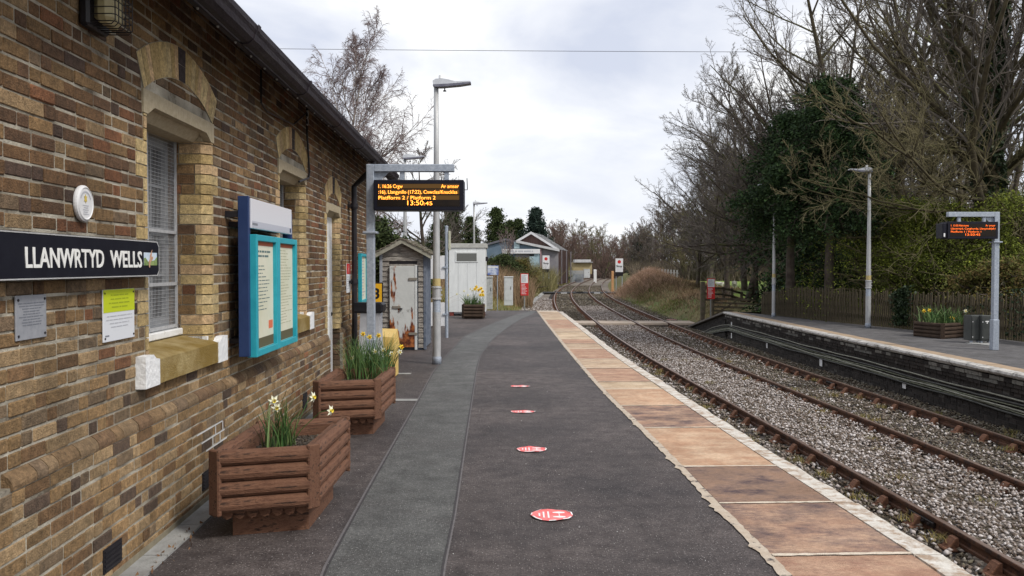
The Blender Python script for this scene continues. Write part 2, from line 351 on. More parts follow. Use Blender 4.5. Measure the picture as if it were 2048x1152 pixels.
b = MB(); ys_ = np.arange(-6, 34, .06); a1 = [(ix(y) + .052 + random.uniform(-.006, .006), y) for y in ys_]; a2 = [(ix(y) - .012 + random.uniform(-.010, .006) - (.03 if random.random() < .06 else 0), y) for y in ys_]
for i in range(len(ys_) - 1): b.add([(*a2[i], .008), (*a1[i], .008), (*a1[i+1], .008), (*a2[i+1], .008)], [(0, 1, 2, 3)])
b.build('painted_line', M_cream, kind='structure')
# resurfaced strip through the asphalt
lf = [G(*p) for p in [(560, 1400), (644, 1151), (684, 1075), (742, 969), (795, 875), (835, 804), (867, 744), (889, 716), (930, 672), (985, 647), (1035, 628), (1062, 622.5)]]
rt = [G(*p) for p in [(862, 1400), (887, 1151), (911, 1031), (929, 907), (942, 818), (953, 745), (961, 712), (985, 680), (1012, 658), (1040, 640), (1066, 628), (1072, 622.5)]]
def resamp(P, n):
    P = np.array(P); d = np.r_[0, np.cumsum(np.hypot(*np.diff(P, axis=0).T))]; t = np.linspace(0, d[-1], n); return np.c_[np.interp(t, d, P[:, 0]), np.interp(t, d, P[:, 1])]
A, B = resamp(lf, 60), resamp(rt, 60)
M_strip = mat('resurfaced_asphalt', (.066, .066, .064), (.118, .118, .114), 4, .66, .8, 170, c3=(.075, .072, .070), s3=.8, t3=(.5, .65), detail=10); specks(M_strip, 75, .26, (.25, .25, .24))
b = MB()
for i in range(59): b.add([(*A[i], .004), (*B[i], .004), (*B[i+1], .004), (*A[i+1], .004)], [(0, 1, 2, 3)])
b.build('path', M_strip, kind='structure')
grime(M_strip, 55, .6, 1.45, detail=3); grime(M_strip, .9, .85, 1.2, (1, .5, 1))
M_seal = mat('joint_sealant', (.11, .10, .105), (.15, .14, .14), 20, .8); M_seal2 = mat('joint_dark_seam', (.036, .033, .035), (.055, .05, .052), 20, .7)  # pale and dark seam strips along both edges of the path
for P, o1, o2, z, m in ((A, -.016, .0, .007, M_seal), (A, .0, .014, .006, M_seal2), (B, -.020, -.006, .007, M_seal2), (B, -.006, .006, .008, M_seal)):
    b = MB()
    for i in range(52): b.add([(P[i][0] + o1, P[i][1], z), (P[i][0] + o2, P[i][1], z), (P[i+1][0] + o2, P[i+1][1], z), (P[i+1][0] + o1, P[i+1][1], z)], [(0, 1, 2, 3)])
    b.build('path_seam', m, kind='structure')
M_conc = mat('concrete', (.25, .25, .24), (.36, .36, .35), 6, .9, .6, 50, c3=(.16, .15, .14), s3=3, t3=(.5, .7))
b = MB()
for y0, wd in ((13.9, .42), (11.15, .62)):
    x1 = -1.62 if y0 > 12 else -1.22; b.box(x1 - wd, x1, y0, y0 + .16, .0045, .009)
b.build('concrete_patch', M_conc, kind='structure')
# concrete channel at the foot of the wall, in lengths
ch = thing('wall_channel', 'pale grey concrete channel strip at the foot of the brick wall', 'drain channel')
for i in range(20):
    s0 = .2 + i * .62; b = MB(); P = [(WA[0] + WU[0]*s + WN[0]*o, WA[1] + WU[1]*s + WN[1]*o) for s, o in ((s0, .045), (s0, .19), (s0 + .605, .19), (s0 + .605, .045))]
    b.prism(P[::-1], -.02, .014); b.build('channel_length', M_conc, ch)
b = MB(); P = [(WA[0] + WU[0]*s + WN[0]*o, WA[1] + WU[1]*s + WN[1]*o) for s, o in ((-6, .0), (-6, .045), (15.4, .045), (15.4, .0))]
M_fil = mat('mortar_fillet', (.16, .14, .10), (.24, .21, .15), 8, .95, .6); b.prism(P[::-1], -.02, .05); b.build('mortar_fillet', M_fil, kind='structure')
# ------------------------------------------------------------------ far platform
FEDGE = [(8.62, -6), (8.50, 6), (8.42, 10), (8.33, 14), (8.26, 18), (8.2, 22), (8.17, 27), (8.2, 33.9)]
fx = lambda y: float(np.interp(y, [p[1] for p in FEDGE], [p[0] for p in FEDGE])) + .0
FZ = -.05
FENCE = [(9.15, 32.0), (10.5, 26.0), (11.6, 22.3), (12.2, 18), (12.4, 12), (12.5, 2)]
M_asph2 = mat('asphalt_grey', (.085, .08, .082), (.14, .135, .135), 5, .88, .8, 120, c3=(.055, .052, .05), s3=.8, t3=(.5, .7))
b = MB(); b.prism([(fx(y) + .5, y) for y in np.arange(-6, 33.6, 1)] + [(fx(33.9)+.5, 33.9)] + [(x + .2, y) for x, y in FENCE] + [(12.6, -6)], -1.0, FZ); b.build('far_platform', M_asph2, kind='structure')
b = MB(); # ramp down at the end
b.add([(8.34, 33.9, FZ), (11.2, 33.9, FZ), (11.2, 39.3, -.98), (8.09, 39.3, -.98), (8.34, 33.9, -1.2), (8.09, 39.3, -1.2), (11.2, 33.9, -1.2), (11.2, 39.3, -1.2)], [(0, 1, 2, 3), (0, 3, 5, 4), (3, 2, 7, 5), (1, 6, 7, 2)])
b.build('platform_ramp', M_asph2, kind='structure')
fc = thing('far_platform_coping', 'weathered white edged coping of the platform across the tracks', 'platform edging')
M_slabf = mat('slab_far', (.32, .23, .15), (.40, .30, .21), 3, .85, .5, c3=(.16, .13, .11), s3=1.5, t3=(.52, .68), stretch=(.8, 3, 1))
M_wornw = mat('weathered_white', (.38, .36, .33), (.56, .54, .51), 8, .85, .8, 50, c3=(.12, .11, .10), s3=6, t3=(.52, .64))
y = -6.0
while y < 33.8:
    y1 = min(33.9, y + random.choice([.95, 1.2, 1.4])); q = [(fx(y) + .17, y + .01), (fx(y) + .5, y + .01), (fx(y1) + .5, y1 - .01), (fx(y1) + .17, y1 - .01)]
    b = MB(); b.prism(q, -.12, FZ + .006 + random.uniform(0, .006)); b.build('slab', M_slabf, fc)
    e0 = random.uniform(-.015, .015); b = MB(); zt = FZ + .014
    b.sweep([(-.03 + e0, -.075), (-.05 + e0, -.045), (-.03 + e0, -.01), (.02, .0), (.17, .0), (.17, -.1), (0, -.1)], [(fx(y + .005), y + .005, zt), (fx(y1 - .005), y1 - .005, zt)]); b.build('edge_stone', M_wornw, fc)
    y = y1
b = MB(); pr = [(-.05, -.08), (-.05, -.01), (.16, .0), (.16, -.1)]
M_rampedge = mat('ramp_edge', (.10, .09, .08), (.20, .18, .16), 8, .9, .8)
b.sweep(pr, [(8.2, 33.9, FZ + .01), (7.95, 39.3, -.95)]); b.build('ramp_edge', M_rampedge, fc)
# brick face of the far platform: courses stepping out at the top
fw = thing('far_platform_wall', 'sooty black brick face of the far platform with corbelled top courses', 'platform wall')
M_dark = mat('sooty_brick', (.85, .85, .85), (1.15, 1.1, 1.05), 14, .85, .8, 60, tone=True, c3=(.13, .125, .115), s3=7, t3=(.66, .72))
M_mort2 = mat('sooty_mortar', (.045, .042, .04), (.08, .075, .07), 20, .95)
b = MB(); b.prism([(fx(y) + .13, y) for y in np.arange(-6, 33.9, 1)] + [(fx(y) + .6, y) for y in np.arange(33.9, -6, -1)], -1.25, -.13); b.build('wall_core', M_mort2, fw)
b = MB(); b.add([(8.31, 33.9, -.15), (8.06, 39.3, -1.1), (8.06, 39.3, -1.25), (8.31, 33.9, -1.25), (8.8, 33.9, -.15), (8.6, 39.3, -1.1)], [(0, 3, 2, 1), (0, 1, 5, 4)]); b.build('ramp_wall_core', M_mort2, fw)
cand = []
for k in range(13):
    z1 = -.165 - k * .076; dpt = {0: .02, 1: .05, 2: .08}.get(k, .12); y = 4 + (k % 2) * .11
    while y < 33.7:
        Ln = .215 if random.random() < .6 else .1; cand.append((y, Ln, z1, dpt)); y += Ln + .011
cand = [c for c in cand if 11 < c[0]]
cand.sort(key=lambda c: c[0] + random.random() * .02 + (100 if c[0] < 13.5 else 0))
bb = MB(); bb.tone = (1, 1, 1)
for j, (y, Ln, z1, dpt) in enumerate(cand):
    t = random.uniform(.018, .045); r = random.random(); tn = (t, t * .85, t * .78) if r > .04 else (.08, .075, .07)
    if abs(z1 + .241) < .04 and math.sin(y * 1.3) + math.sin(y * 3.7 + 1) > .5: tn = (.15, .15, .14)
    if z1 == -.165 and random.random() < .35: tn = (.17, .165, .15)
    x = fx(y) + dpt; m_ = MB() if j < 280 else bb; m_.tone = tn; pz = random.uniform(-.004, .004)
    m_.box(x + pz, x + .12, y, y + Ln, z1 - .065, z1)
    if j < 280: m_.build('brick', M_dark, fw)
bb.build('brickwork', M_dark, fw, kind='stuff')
b = MB()
for k in range(11):      # sloping courses of the ramp wall
    z0 = -.17 - k * .075
    for i in range(22):
        y0 = 33.95 + i * .235; 
        if y0 > 39: break
        t0, t1 = (y0 - 33.9) / 5.4, (y0 + .22 - 33.9) / 5.4; x0 = 8.3 - .25 * t0 - .02; za, zb = z0 - .93 * t0, z0 - .93 * t1
        if zb < -1.12: continue
        c = random.uniform(.02, .05); b.tone = (c, c*.9, c*.85)
        b.add([(x0, y0, za), (x0, y0, za - .065), (x0 - .012, y0 + .22, zb - .065), (x0 - .012, y0 + .22, zb), (x0 + .1, y0, za), (x0 + .1, y0 + .22, zb)], [(0, 1, 2, 3), (0, 3, 5, 4)])
b.build('ramp_brickwork', M_dark, fw, kind='stuff')
M_cable = [mat('cable_%d' % i, a, c, 5, .6, stretch=(1, 1.2, 8)) for i, (a, c) in enumerate([((.16, .16, .13), (.36, .36, .30)), ((.03, .03, .03), (.09, .09, .08)), ((.09, .10, .06), (.26, .27, .20))])]
for i, (z0, rr, mi) in enumerate([(-.50, .016, 0), (-.575, .02, 1), (-.62, .014, 2), (-.665, .018, 0), (-.70, .014, 2), (-.74, .02, 1)]):
    pts = []; ph = random.random() * 6
    for y in np.arange(-4, 33.5, .45):
        pts.append((fx(y) + .085 - .01 * (i % 2), y, z0 + .009 * math.sin(y * (.8 + .15 * i) + ph) + .006 * math.sin(y * 2.3 + ph)))
    pts += [(8.24, 34.3, z0 - .1), (8.16, 35.6, z0 - .28), (8.1, 36.6, max(z0 - .5, -1.08)), (8.02, 37.4, -1.1)]
    b = MB().tube(pts, rr, 6); tag(b.build('cable', M_cable[mi], smooth=True), ['uppermost pale cable pinned along the sooty platform face', 'thick black cable second from the top along the sooty platform face', 'thin mossy cable just under the thick black one on the platform face', 'pale grey cable in the middle of the lower bunch on the platform face', 'thin greenish cable lying under the pale grey one on the platform face', 'lowest black cable running along the sooty platform face'][i], 'cable', 'cables along the far platform face')
M_wht = mat('white_paint', (.72, .72, .72), (.80, .80, .80), 4, .5)
for px, py, sz, lb in ((1640, 725, (.1, .2), 'largest white marker plate low on the far platform wall'), (1801, 771, (.08, .13), 'small white square plate on the far platform wall'), (1533, 691, (.06, .16), 'narrow white plate low on the far platform wall'), (1461, 645, (.07, .3), 'tall white stripe plate on the wall under the top of the ramp'), (1461, 672, (.06, .2), 'short white stripe plate at the foot of the wall under the ramp top')):
    X = 8.25; Yp = X * 1750 / (px - 1024) ; z = D(px, py, Yp)[2]; b = MB().bev(-.012, .0, -sz[0], sz[0], -sz[1] / 2, sz[1] / 2, .003)
    tag(b.build('marker_plate', M_wht, loc=(fx(Yp) + (.055 if z > -.4 else .11), Yp, max(z, -.9))), lb, 'marker')
# ------------------------------------------------------------------ tracks
M_rail = mat('rusty_rail', (.085, .040, .026), (.15, .075, .045), 6, .62, .5, 60, metal=.35, c3=(.055, .035, .03), s3=9, t3=(.5, .6))
M_rtop = mat('rail_top', (.20, .13, .10), (.30, .22, .18), 30, .42, metal=.6, stretch=(1, .05, 1))
M_chair = mat('rusty_chair', (.11, .05, .03), (.20, .095, .055), 18, .85, .6)
M_slp = mat('sleeper_wood', (.030, .026, .026), (.07, .06, .055), 5, .9, .9, 30, stretch=(1, 6, 1))
RP = [(-.033, 0), (-.036, -.012), (-.034, -.04), (-.012, -.052), (-.012, -.105), (-.03, -.115), (-.032, -.145), (.032, -.145), (.03, -.115), (.012, -.105), (.012, -.052), (.034, -.04), (.036, -.012), (.033, 0)]
def make_chair():
    b = MB()
    b.bev(-.19, .19, -.095, .095, -.185, -.15, .012)
    for s in (-1, 1):
        P = [(s*.045, -.15), (s*.165, -.15), (s*.13, -.11), (s*.085, -.055), (s*.05, -.05)]
        if s > 0: P = P[::-1]
        b.prism(P, -.06, .06, 'y')
    b.box(.012, .045, -.09, .09, -.10, -.06)
    for sx in (-.14, .14): b.tube([(sx, 0, -.16), (sx, 0, -.115)], .014, 6)
    return b.mesh('chair', M_chair)
CH = make_chair(); SLM = MB().bev(-1.28, 1.28, -.125, .125, -.31, -.185, .012).mesh('sleeper', M_slp)
def track(off0, off1, lb, ymax, fish):
    t = thing('railway_track', lb, 'railway track', (0, 0, 0))
    for off in (off0, off1):
        n0 = .5; pts = line(off, -12, 34, .8, RAILZ) + line(off, 35.5, 300, 1.5, RAILZ)
        r = MB().sweep(RP, pts).build('rail', M_rail, t)
        MB().sweep([(-.026, .0005), (-.026, .0025), (.026, .0025), (.026, .0005)], pts).build('running_surface', M_rtop, r)
    mid = (off0 + off1) / 2; y = -2.0
    while y < ymax:
        s = r3(y + .3) - r3(y - .3); ang = -math.atan2(s, .6); x = r3(y) + mid
        jit = random.uniform(-.02, .02)
        o = put('sleeper', SLM, t, (x, y, RAILZ), (0, 0, ang + jit * .3))
        for off in (off0, off1):
            q = off - mid; put('chair', CH, t, (x + q * math.cos(ang), y + q * math.sin(ang), RAILZ), (0, 0, ang + (0 if off == off1 else math.pi)))
        y += .76 + random.uniform(-.03, .03)
    for off, yy in fish:
        x = r3(yy) + off
        b = MB()
        for s in (-1, 1): b.bev(s*.014 if s > 0 else -.045, .045 if s > 0 else -.014, -.27, .27, -.11, -.05, .006)
        for k in (-.2, -.07, .07, .2):
            for s in (-1, 1): b.tube([(s*.045, k, -.08), (s*.075, k, -.08)], .016, 6)
        b.build('fishplate', mat('oily_iron', (.015, .014, .014), (.04, .03, .028), 20, .45, metal=.4), t, loc=(x, yy, RAILZ), rot=(0, 0, -math.atan2(r3(yy+.5)-r3(yy-.5), 1)))
    return t
track(-3.335, -1.83, 'rusty railway track close beside the tan stone platform edge', 100, [(-1.83, 9.4)])
track(0, 1.505, 'rusty railway track beside the sooty brick face of the far platform', 100, [(0, 19.6), (1.505, 20.3), (0, 9.6)])
# wooden foot crossing between the two platform ends
fcg = thing('foot_crossing', 'flat pale timber foot crossing over both tracks at the platform ends', 'crossing')
M_board = mat('crossing_board', (.36, .29, .23), (.48, .40, .33), 4, .9, .6, stretch=(1, 5, 1))
for a, c in ((-4.3, -3.42), (-3.25, -1.92), (-1.74, -.09), (.09, 1.415), (1.6, 2.75)):
    for k in range(3):
        y0 = 40.6 + k * .62; x0, x1 = r3(y0) + a, r3(y0) + c; MB().bev(x0, x1, y0, y0 + .6, -1.03, RAILZ - .004, .01).build('board', M_board, fcg)
MB().box(r3(41) - 4.3, r3(41) + 2.75, 40.62, 42.4, -1.2, -1.035).build('bearer', M_slp, fcg)
# rubber crossing panels further on
M_rub = mat('black_rubber', (.018, .018, .02), (.035, .035, .038), 6, .7)
for off, lb in ((-3.335, 'black rubber crossing panel between the rails of the outer curving track'), (0, 'black rubber crossing panel between the rails of the inner curving track')):
    t = thing('rubber_crossing', lb, 'crossing panel', (r3(88) + off + .7525, 88, RAILZ), -math.atan2(r3(89)-r3(87), 2) * .3)
    for a, c in ((-2.1, -.86), (-.68, .68), (.86, 2.1)): MB().bev(a, c, -.2, 2.6, -.12, -.008, .02).build('panel', M_rub, t)
    MB().box(-.3, .3, -.22, -.201, -.1, -.03).build('white_plate', M_wht, t)
# ------------------------------------------------------------------ ballast stones, real stones nearby
OCT_V = np.array([(1,0,0),(-1,0,0),(0,1,0),(0,-1,0),(0,0,1),(0,0,-1)], float); OCT_F = np.array([(0,2,4),(2,1,4),(1,3,4),(3,0,4),(2,0,5),(1,2,5),(3,1,5),(0,3,5)])
def scatter(name, P, size, m, flat=.7, **kw):
    n = len(P); P = np.asarray(P, float); sc = size * rng.uniform(.55, 1.35, (n, 1, 3)) * np.array([1, 1, flat])
    v = OCT_V[None] * rng.uniform(.7, 1.15, (n, 6, 1)) + rng.uniform(-.22, .22, (n, 6, 3)); v = v * sc
    a = rng.uniform(0, 6.283, n); b_ = rng.uniform(-.6, .6, n); ca, sa, cb, sb = np.cos(a), np.sin(a), np.cos(b_), np.sin(b_)
    x, y, z = v[..., 0], v[..., 1], v[..., 2]; y2 = y * cb[:, None] - z * sb[:, None]; z2 = y * sb[:, None] + z * cb[:, None]
    X = x * ca[:, None] - y2 * sa[:, None]; Y = x * sa[:, None] + y2 * ca[:, None]
    V = np.stack([X, Y, z2], -1) + P[:, None]; Fx = (OCT_F[None] + (np.arange(n) * 6)[:, None, None]).reshape(-1, 3)
    return put(name, npmesh(name, V.reshape(-1, 3), Fx, m), kind='stuff', **kw)
M_st1 = mat('ballast_stone', (.75, .75, .75), (1.1, 1.1, 1.1), 60, .9, island=[(.10, .07, .05), (.18, .14, .11), (.30, .255, .225), (.46, .41, .39), (.66, .62, .60)])
M_st2 = mat('dirty_ballast_stone', (.75, .75, .75), (1.1, 1.1, 1.1), 60, .9, island=[(.055, .042, .03), (.095, .075, .055), (.14, .11, .08), (.18, .16, .11), (.32, .29, .26)])
def bal(n, y0, y1, a, c, size, zb, m, name, label):
    y = y0 + (y1 - y0) * rng.random(n) ** 1.35; u = rng.random(n) * (c - a) + a; x = r3v(y) + u
    z = zb + rng.uniform(-.02, .03, n) + .02 * np.sin(x * 3 + y * 1.7) * np.sin(y * 2.3)
    return tag(scatter(name, np.c_[x, y, z], size, m), label, 'ballast')
bal(36000, 4.5, 60, -1.78, -.05, .028, BALZ + .075, M_st1, 'ballast', 'pale pinkish grey ballast heaped between the two tracks')
bal(20000, 9, 60, .06, 1.46, .025, BALZ + .006, M_st2, 'ballast', 'dirty brownish ballast between the rails of the far track')
bal(14000, 4.5, 60, -3.3, -1.88, .032, BALZ + .008, M_st2, 'ballast', 'dark ballast between the rails of the near track')
bal(9000, 9, 40, 1.55, 2.35, .03, BALZ + .05, M_st2, 'ballast', 'dark ballast at the foot of the far platform wall')
bal(4000, 5, 40, -3.3, -1.88, .036, BALZ + .02, M_st1, 'ballast', 'scattered white stones along the near track')
bal(4500, 9, 60, .06, 1.46, .03, BALZ + .02, M_st1, 'ballast', 'scattered white stones between the rails of the far track')
bal(9000, 58, 125, -3.3, 1.46, .06, BALZ + .03, M_st2, 'ballast', 'brownish ballast spread under both tracks around the rubber crossing panels')
bal(9000, 35, 75, -6.6, -3.4, .05, BALZ + .0, M_st1, 'ballast', 'loose grey stones beside the outer rail beyond the platform end')
bal(3500, 42, 80, 1.6, 3.6, .05, BALZ + .0, M_st2, 'ballast', 'loose dark stones at the foot of the bracken bank')
# ------------------------------------------------------------------ blades: grass, bracken, weeds
def blades(name, P, h, wd, lean, m, seg=2, **kw):
    P = np.asarray(P, float); n = len(P); h = h * rng.uniform(.5, 1.3, n); a = rng.uniform(0, 6.283, n); ln = lean * rng.uniform(.2, 1.2, n); wa = rng.uniform(0, 6.283, n)
    W_ = np.stack([np.cos(wa), np.sin(wa), np.zeros(n)], -1) * (wd * rng.uniform(.6, 1.3, n))[:, None] * .5
    Dv = np.stack([np.cos(a), np.sin(a)], -1) * ln[:, None]; rows = []
    for i in range(seg + 1):
        t = i / seg; off = np.c_[Dv * (h * t ** 1.7)[:, None], h * (t - .35 * ln * t * t)]; ww = W_ * (1 - t * .85) if i else W_
        rows += [P + off - ww, P + off + ww]
    V = np.stack(rows, 1); k = 2 * (seg + 1); Fq = np.concatenate([np.array([(2*i, 2*i+1, 2*i+3, 2*i+2)]) for i in range(seg)]); Fq = (Fq[None] + (np.arange(n) * k)[:, None, None]).reshape(-1, 4)
    return put(name, npmesh(name, V.reshape(-1, 3), Fq, m), kind='stuff', **kw)
M_brk = mat('bracken', (.75, .75, .75), (1.2, 1.15, 1.1), .6, .95, island=[(.08, .05, .03), (.19, .125, .07), (.30, .21, .125), (.40, .30, .19), (.24, .15, .10)])
M_brk2 = mat('rusty_stems', (.8, .8, .8), (1.15, 1.1, 1.0), .6, .95, island=[(.20, .12, .085), (.32, .21, .15), (.42, .29, .22), (.30, .20, .15)])
M_dry = mat('dry_grass', (.8, .8, .8), (1.15, 1.1, 1.0), .8, .95, island=[(.16, .12, .045), (.26, .20, .08), (.36, .29, .13), (.20, .19, .06), (.12, .14, .035)])
M_grs = mat('green_grass', (.8, .8, .8), (1.1, 1.1, 1.0), .8, .95, island=[(.07, .11, .02), (.11, .17, .03), (.17, .22, .05), (.20, .22, .07)])
def on_ground(x, y, dz=-.02): return np.c_[x, y, ground(x, y) + dz]
n = 42000; y = rng.uniform(41, 98, n); u = 1.3 + rng.random(n) * 9.0; x = r3v(y) + 1.505 + u; q = rng.random(n) < np.clip((u - 1.2) / 1.6, .1, 1); q &= ~((u > 5.2) & (y < 66)); q &= ~((u > 3.4) & (y < 46))
tag(blades('bracken', on_ground(x[q], y[q]), .30, .03, 1.3, M_brk, 3), 'tangled brown dead bracken over the bank beside the inner track', 'bracken')
n = 9000; y = 81 + rng.normal(0, 6, n); u = 3.2 + rng.normal(0, 1.1, n); x = r3v(y) + 1.505 + u
x3_ = r3v(y) + 1.505 + rng.uniform(1.2, 7, 9000); tag(blades('bramble_stems', on_ground(x3_, y - 8), .55, .022, 1.6, mat('bramble', (.7, .7, .7), (1.2, 1.2, 1.2), .5, .95, island=[(.05, .03, .02), (.10, .05, .035), (.14, .13, .04), (.20, .12, .07)]), 4), 'dark arching bramble stems among the bracken', 'brambles')
tag(blades('reddish_bush', on_ground(x, y), .65, .028, .8, M_brk2, 3), 'pinkish brown twiggy scrub on the crest of the bank behind the inner stop board', 'scrub')
n = 8000; y = rng.uniform(44, 84, n); u = 1.0 + rng.random(n) * 1.6; x = r3v(y) + 1.505 + u; q = rng.random(n) < .5 + .5*np.sin(y*.5)
tag(blades('grass', on_ground(x[q], y[q]), .15, .03, .6, M_grs), 'short green grass at the foot of the bracken bank', 'grass')
n = 12000; y = rng.uniform(35, 82, n); u = 2.2 + rng.random(n) ** .8 * 9; x = r3v(y) - 3.335 - u
tag(blades('dry_grass', on_ground(x, y), .32, .03, .6, M_dry), 'straw coloured rough grass beyond the end of the near platform', 'grass')
n = 14000; y = rng.uniform(70, 125, n); u = 2.4 + rng.random(n) * 9; x = r3v(y) - 3.335 - u
tag(blades('dry_grass', on_ground(x, y), .8, .05, .5, M_brk), 'brown overgrown verge along the outside of the curving track', 'undergrowth')
n = 4000; y = rng.uniform(41, 95, n); x = r3v(y) + 10 + rng.random(n) * 25
tag(blades('pasture_grass', on_ground(x, y), .14, .05, .4, M_grs), 'bright green pasture grass behind the gate', 'grass')
wd_ = []
for _ in range(60):
    y = rng.uniform(5.5, 26) ; u = rng.choice([rng.uniform(-1.7, -.15), rng.uniform(-1.7, -.15), rng.uniform(.1, 1.4), rng.uniform(-2.6, -1.9), rng.uniform(1.6, 2.2)]); c_ = rng.normal(0, .07, (int(rng.uniform(25, 80)), 2)); wd_ += [(r3(y) + u + a, y + b_, BALZ + .06) for a, b_ in c_]
tag(blades('weeds', wd_, .085, .010, .9, M_dry), 'small yellow green weed tufts growing in the ballast', 'weeds')
# ------------------------------------------------------------------ station building (local x along the wall, local y into the building)
BLD = thing('station_building', 'brown and buff brick station building with arched windows and dark eaves', 'building', (WA[0], WA[1], 0), math.atan2(WU[1], WU[0]))
def clay(name, **k): return mat(name, (.55, .55, .52), (1.3, 1.28, 1.2), 22, .88, .9, 120, tone=True, detail=9, lo=.3, hi=.7, **k)
M_brick = clay('brick', c3=(.055, .045, .035), s3=55, t3=(.64, .72)); M_yel = clay('buff_brick')
M_mort = mat('lime_mortar', (.36, .32, .25), (.60, .56, .47), 14, .95, .9, 90, c3=(.11, .09, .065), s3=3.5, t3=(.44, .64))
for m_ in (M_brick, M_yel): grime(m_, 1.3, .55, 1.28, (1, 1, .5)); grime(m_, 70, .75, 1.3, detail=3)
grime(M_mort, 1.0, .6, 1.15, (1, 1, .45))
M_stone = mat('lintel_stone', (.36, .30, .20), (.45, .38, .27), 30, .9, .6, 150)
M_sill = mat('mossy_sandstone', (.27, .20, .09), (.36, .28, .13), 5, .9, .7, 90, c3=(.20, .13, .03), s3=2.2, t3=(.42, .6))
M_blk = mat('black_paint', (.012, .011, .014), (.022, .02, .024), 6, .45)
M_wpaint = mat('peeling_white_paint', (.66, .66, .65), (.76, .76, .75), 6, .6, .5, 60, c3=(.40, .36, .30), s3=16, t3=(.60, .66))
M_gframe = mat('grey_sash_paint', (.20, .21, .23), (.30, .31, .33), 5, .6)
M_glass = mat('dark_glass', (.018, .02, .024), rough=.08, spec=.7)
M_wire = mat('galvanised_wire', (.38, .39, .41), (.52, .53, .55), 40, .5, metal=.3)
ZC = .0755
S0, S1, ZT = -1.5, 15.7, 3.60
def lerp3(a, b, t): return tuple(a[i] + (b[i] - a[i]) * t for i in range(3))
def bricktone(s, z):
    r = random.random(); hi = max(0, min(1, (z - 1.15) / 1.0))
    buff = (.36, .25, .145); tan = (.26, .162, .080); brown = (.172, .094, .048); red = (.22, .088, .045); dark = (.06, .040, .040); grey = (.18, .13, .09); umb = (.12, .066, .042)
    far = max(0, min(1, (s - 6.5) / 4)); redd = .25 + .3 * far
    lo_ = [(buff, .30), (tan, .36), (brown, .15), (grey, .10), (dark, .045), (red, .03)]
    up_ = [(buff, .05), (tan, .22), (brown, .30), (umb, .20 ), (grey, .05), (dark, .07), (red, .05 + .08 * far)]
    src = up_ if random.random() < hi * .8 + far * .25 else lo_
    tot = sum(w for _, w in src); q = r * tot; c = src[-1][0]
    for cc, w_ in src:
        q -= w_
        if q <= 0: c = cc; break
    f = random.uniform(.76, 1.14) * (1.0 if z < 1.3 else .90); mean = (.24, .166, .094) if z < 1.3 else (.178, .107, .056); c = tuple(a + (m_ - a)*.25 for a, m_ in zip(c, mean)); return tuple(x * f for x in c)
def yeltone():
    c = random.choice([(.50, .38, .20), (.46, .34, .17), (.54, .42, .24), (.50, .35, .21), (.40, .29, .14)]); f = random.uniform(.98, 1.18); return tuple(x * f for x in c)
# openings: centre, half width at face, half width inside, sill z, lintel underside, lintel half width, arch radii, kind
OPEN = [dict(c=6.02, hf=.63, hr=.572, z0=1.0, zl=2.665, lh=.69, kind='window'), dict(c=9.50, hf=.63, hr=.572, z0=1.0, zl=2.665, lh=.69, kind='window'),
        dict(c=2.98, hf=.55, hr=.50, z0=0.0, zl=2.665, lh=.71, kind='door'), dict(c=12.0, hf=.50, hr=.45, z0=0.0, zl=2.42, lh=.56, kind='door'), dict(c=-.4, hf=.63, hr=.572, z0=1.0, zl=2.665, lh=.69, kind='window')]
OPEN[3]['c'] = 12.02
def blocked(z, z1):
    out = []
    for o in OPEN:
        c = o['c']; k = int(math.floor((z + .01) / ZC)); wide = (k // 3) % 2 == 0
        if o['kind'] == 'window' and z1 > o['z0'] + .01 and z < o['z0'] + .14 and z > .8: out.append((c - .83, c + .83))
        if z > (o['z0'] if o['kind'] == 'window' else .83) - .02 and z < o['zl'] - .02: hw = o['hf'] + (.165 if wide else .05); out.append((c - hw, c + hw))
        elif o['kind'] == 'door' and z <= .82: out.append((c - o['hf'] - .0, c + o['hf'] + .0))
        if z1 > o['zl'] + .01 and z < o['zl'] + .14: out.append((c - o['lh'] - .005, c + o['lh'] + .005))
    return sorted(out)
allb = []
k = 0
while k * ZC < ZT:
    z0, z1 = k * ZC + .0115, (k + 1) * ZC; y0 = 0.0 if k > 10 else -.04
    if k == 10: k += 1; continue
    bl = blocked(z0, z1); segs = []; a = S0
    for p, q in bl:
        if p > a: segs.append((a, p))
        a = max(a, q)
    segs.append((a, S1))
    for (a, c) in segs:
        s = a; i = k
        first = random.choice([.103, .215, .16]) if a == S0 else random.choice([.103, .215])
        while s < c - .02:
            Ln = first if first else (random.choice([.103, .225, .225]) if i % 2 else random.choice([.225, .103])); first = None; i += 1
            Ln *= random.uniform(.97, 1.03)
            if c - (s + Ln) < .06: Ln = c - s - .002
            allb.append((s + .0022, s + Ln - .0022, y0, z0, z1)); s += Ln
    k += 1
def bsize(b_):
    s = (b_[0] + b_[1]) / 2
    if s < 3.72: return 0
    return 1 / s + (0 if b_[3] > .1 else 0)
def inview(b_):
    s = (b_[0] + b_[1]) / 2; dz = ((b_[3] + b_[4]) / 2 - 1.73) / s * 1750
    return s > 3.72 and -600 < dz < 525
order = sorted([i for i, b_ in enumerate(allb) if inview(b_)], key=lambda i: allb[i][0]); single = set(order[:290])
bb = MB(); bb.tone = (1, 1, 1)
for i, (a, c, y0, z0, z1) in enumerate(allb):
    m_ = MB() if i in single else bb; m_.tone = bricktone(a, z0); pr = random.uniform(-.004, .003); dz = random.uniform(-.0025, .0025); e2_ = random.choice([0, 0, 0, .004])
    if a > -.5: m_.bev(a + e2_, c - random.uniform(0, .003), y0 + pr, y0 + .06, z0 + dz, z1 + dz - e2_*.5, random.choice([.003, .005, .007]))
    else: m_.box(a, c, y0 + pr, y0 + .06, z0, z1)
    if i in single: m_.build('brick', M_brick, BLD)
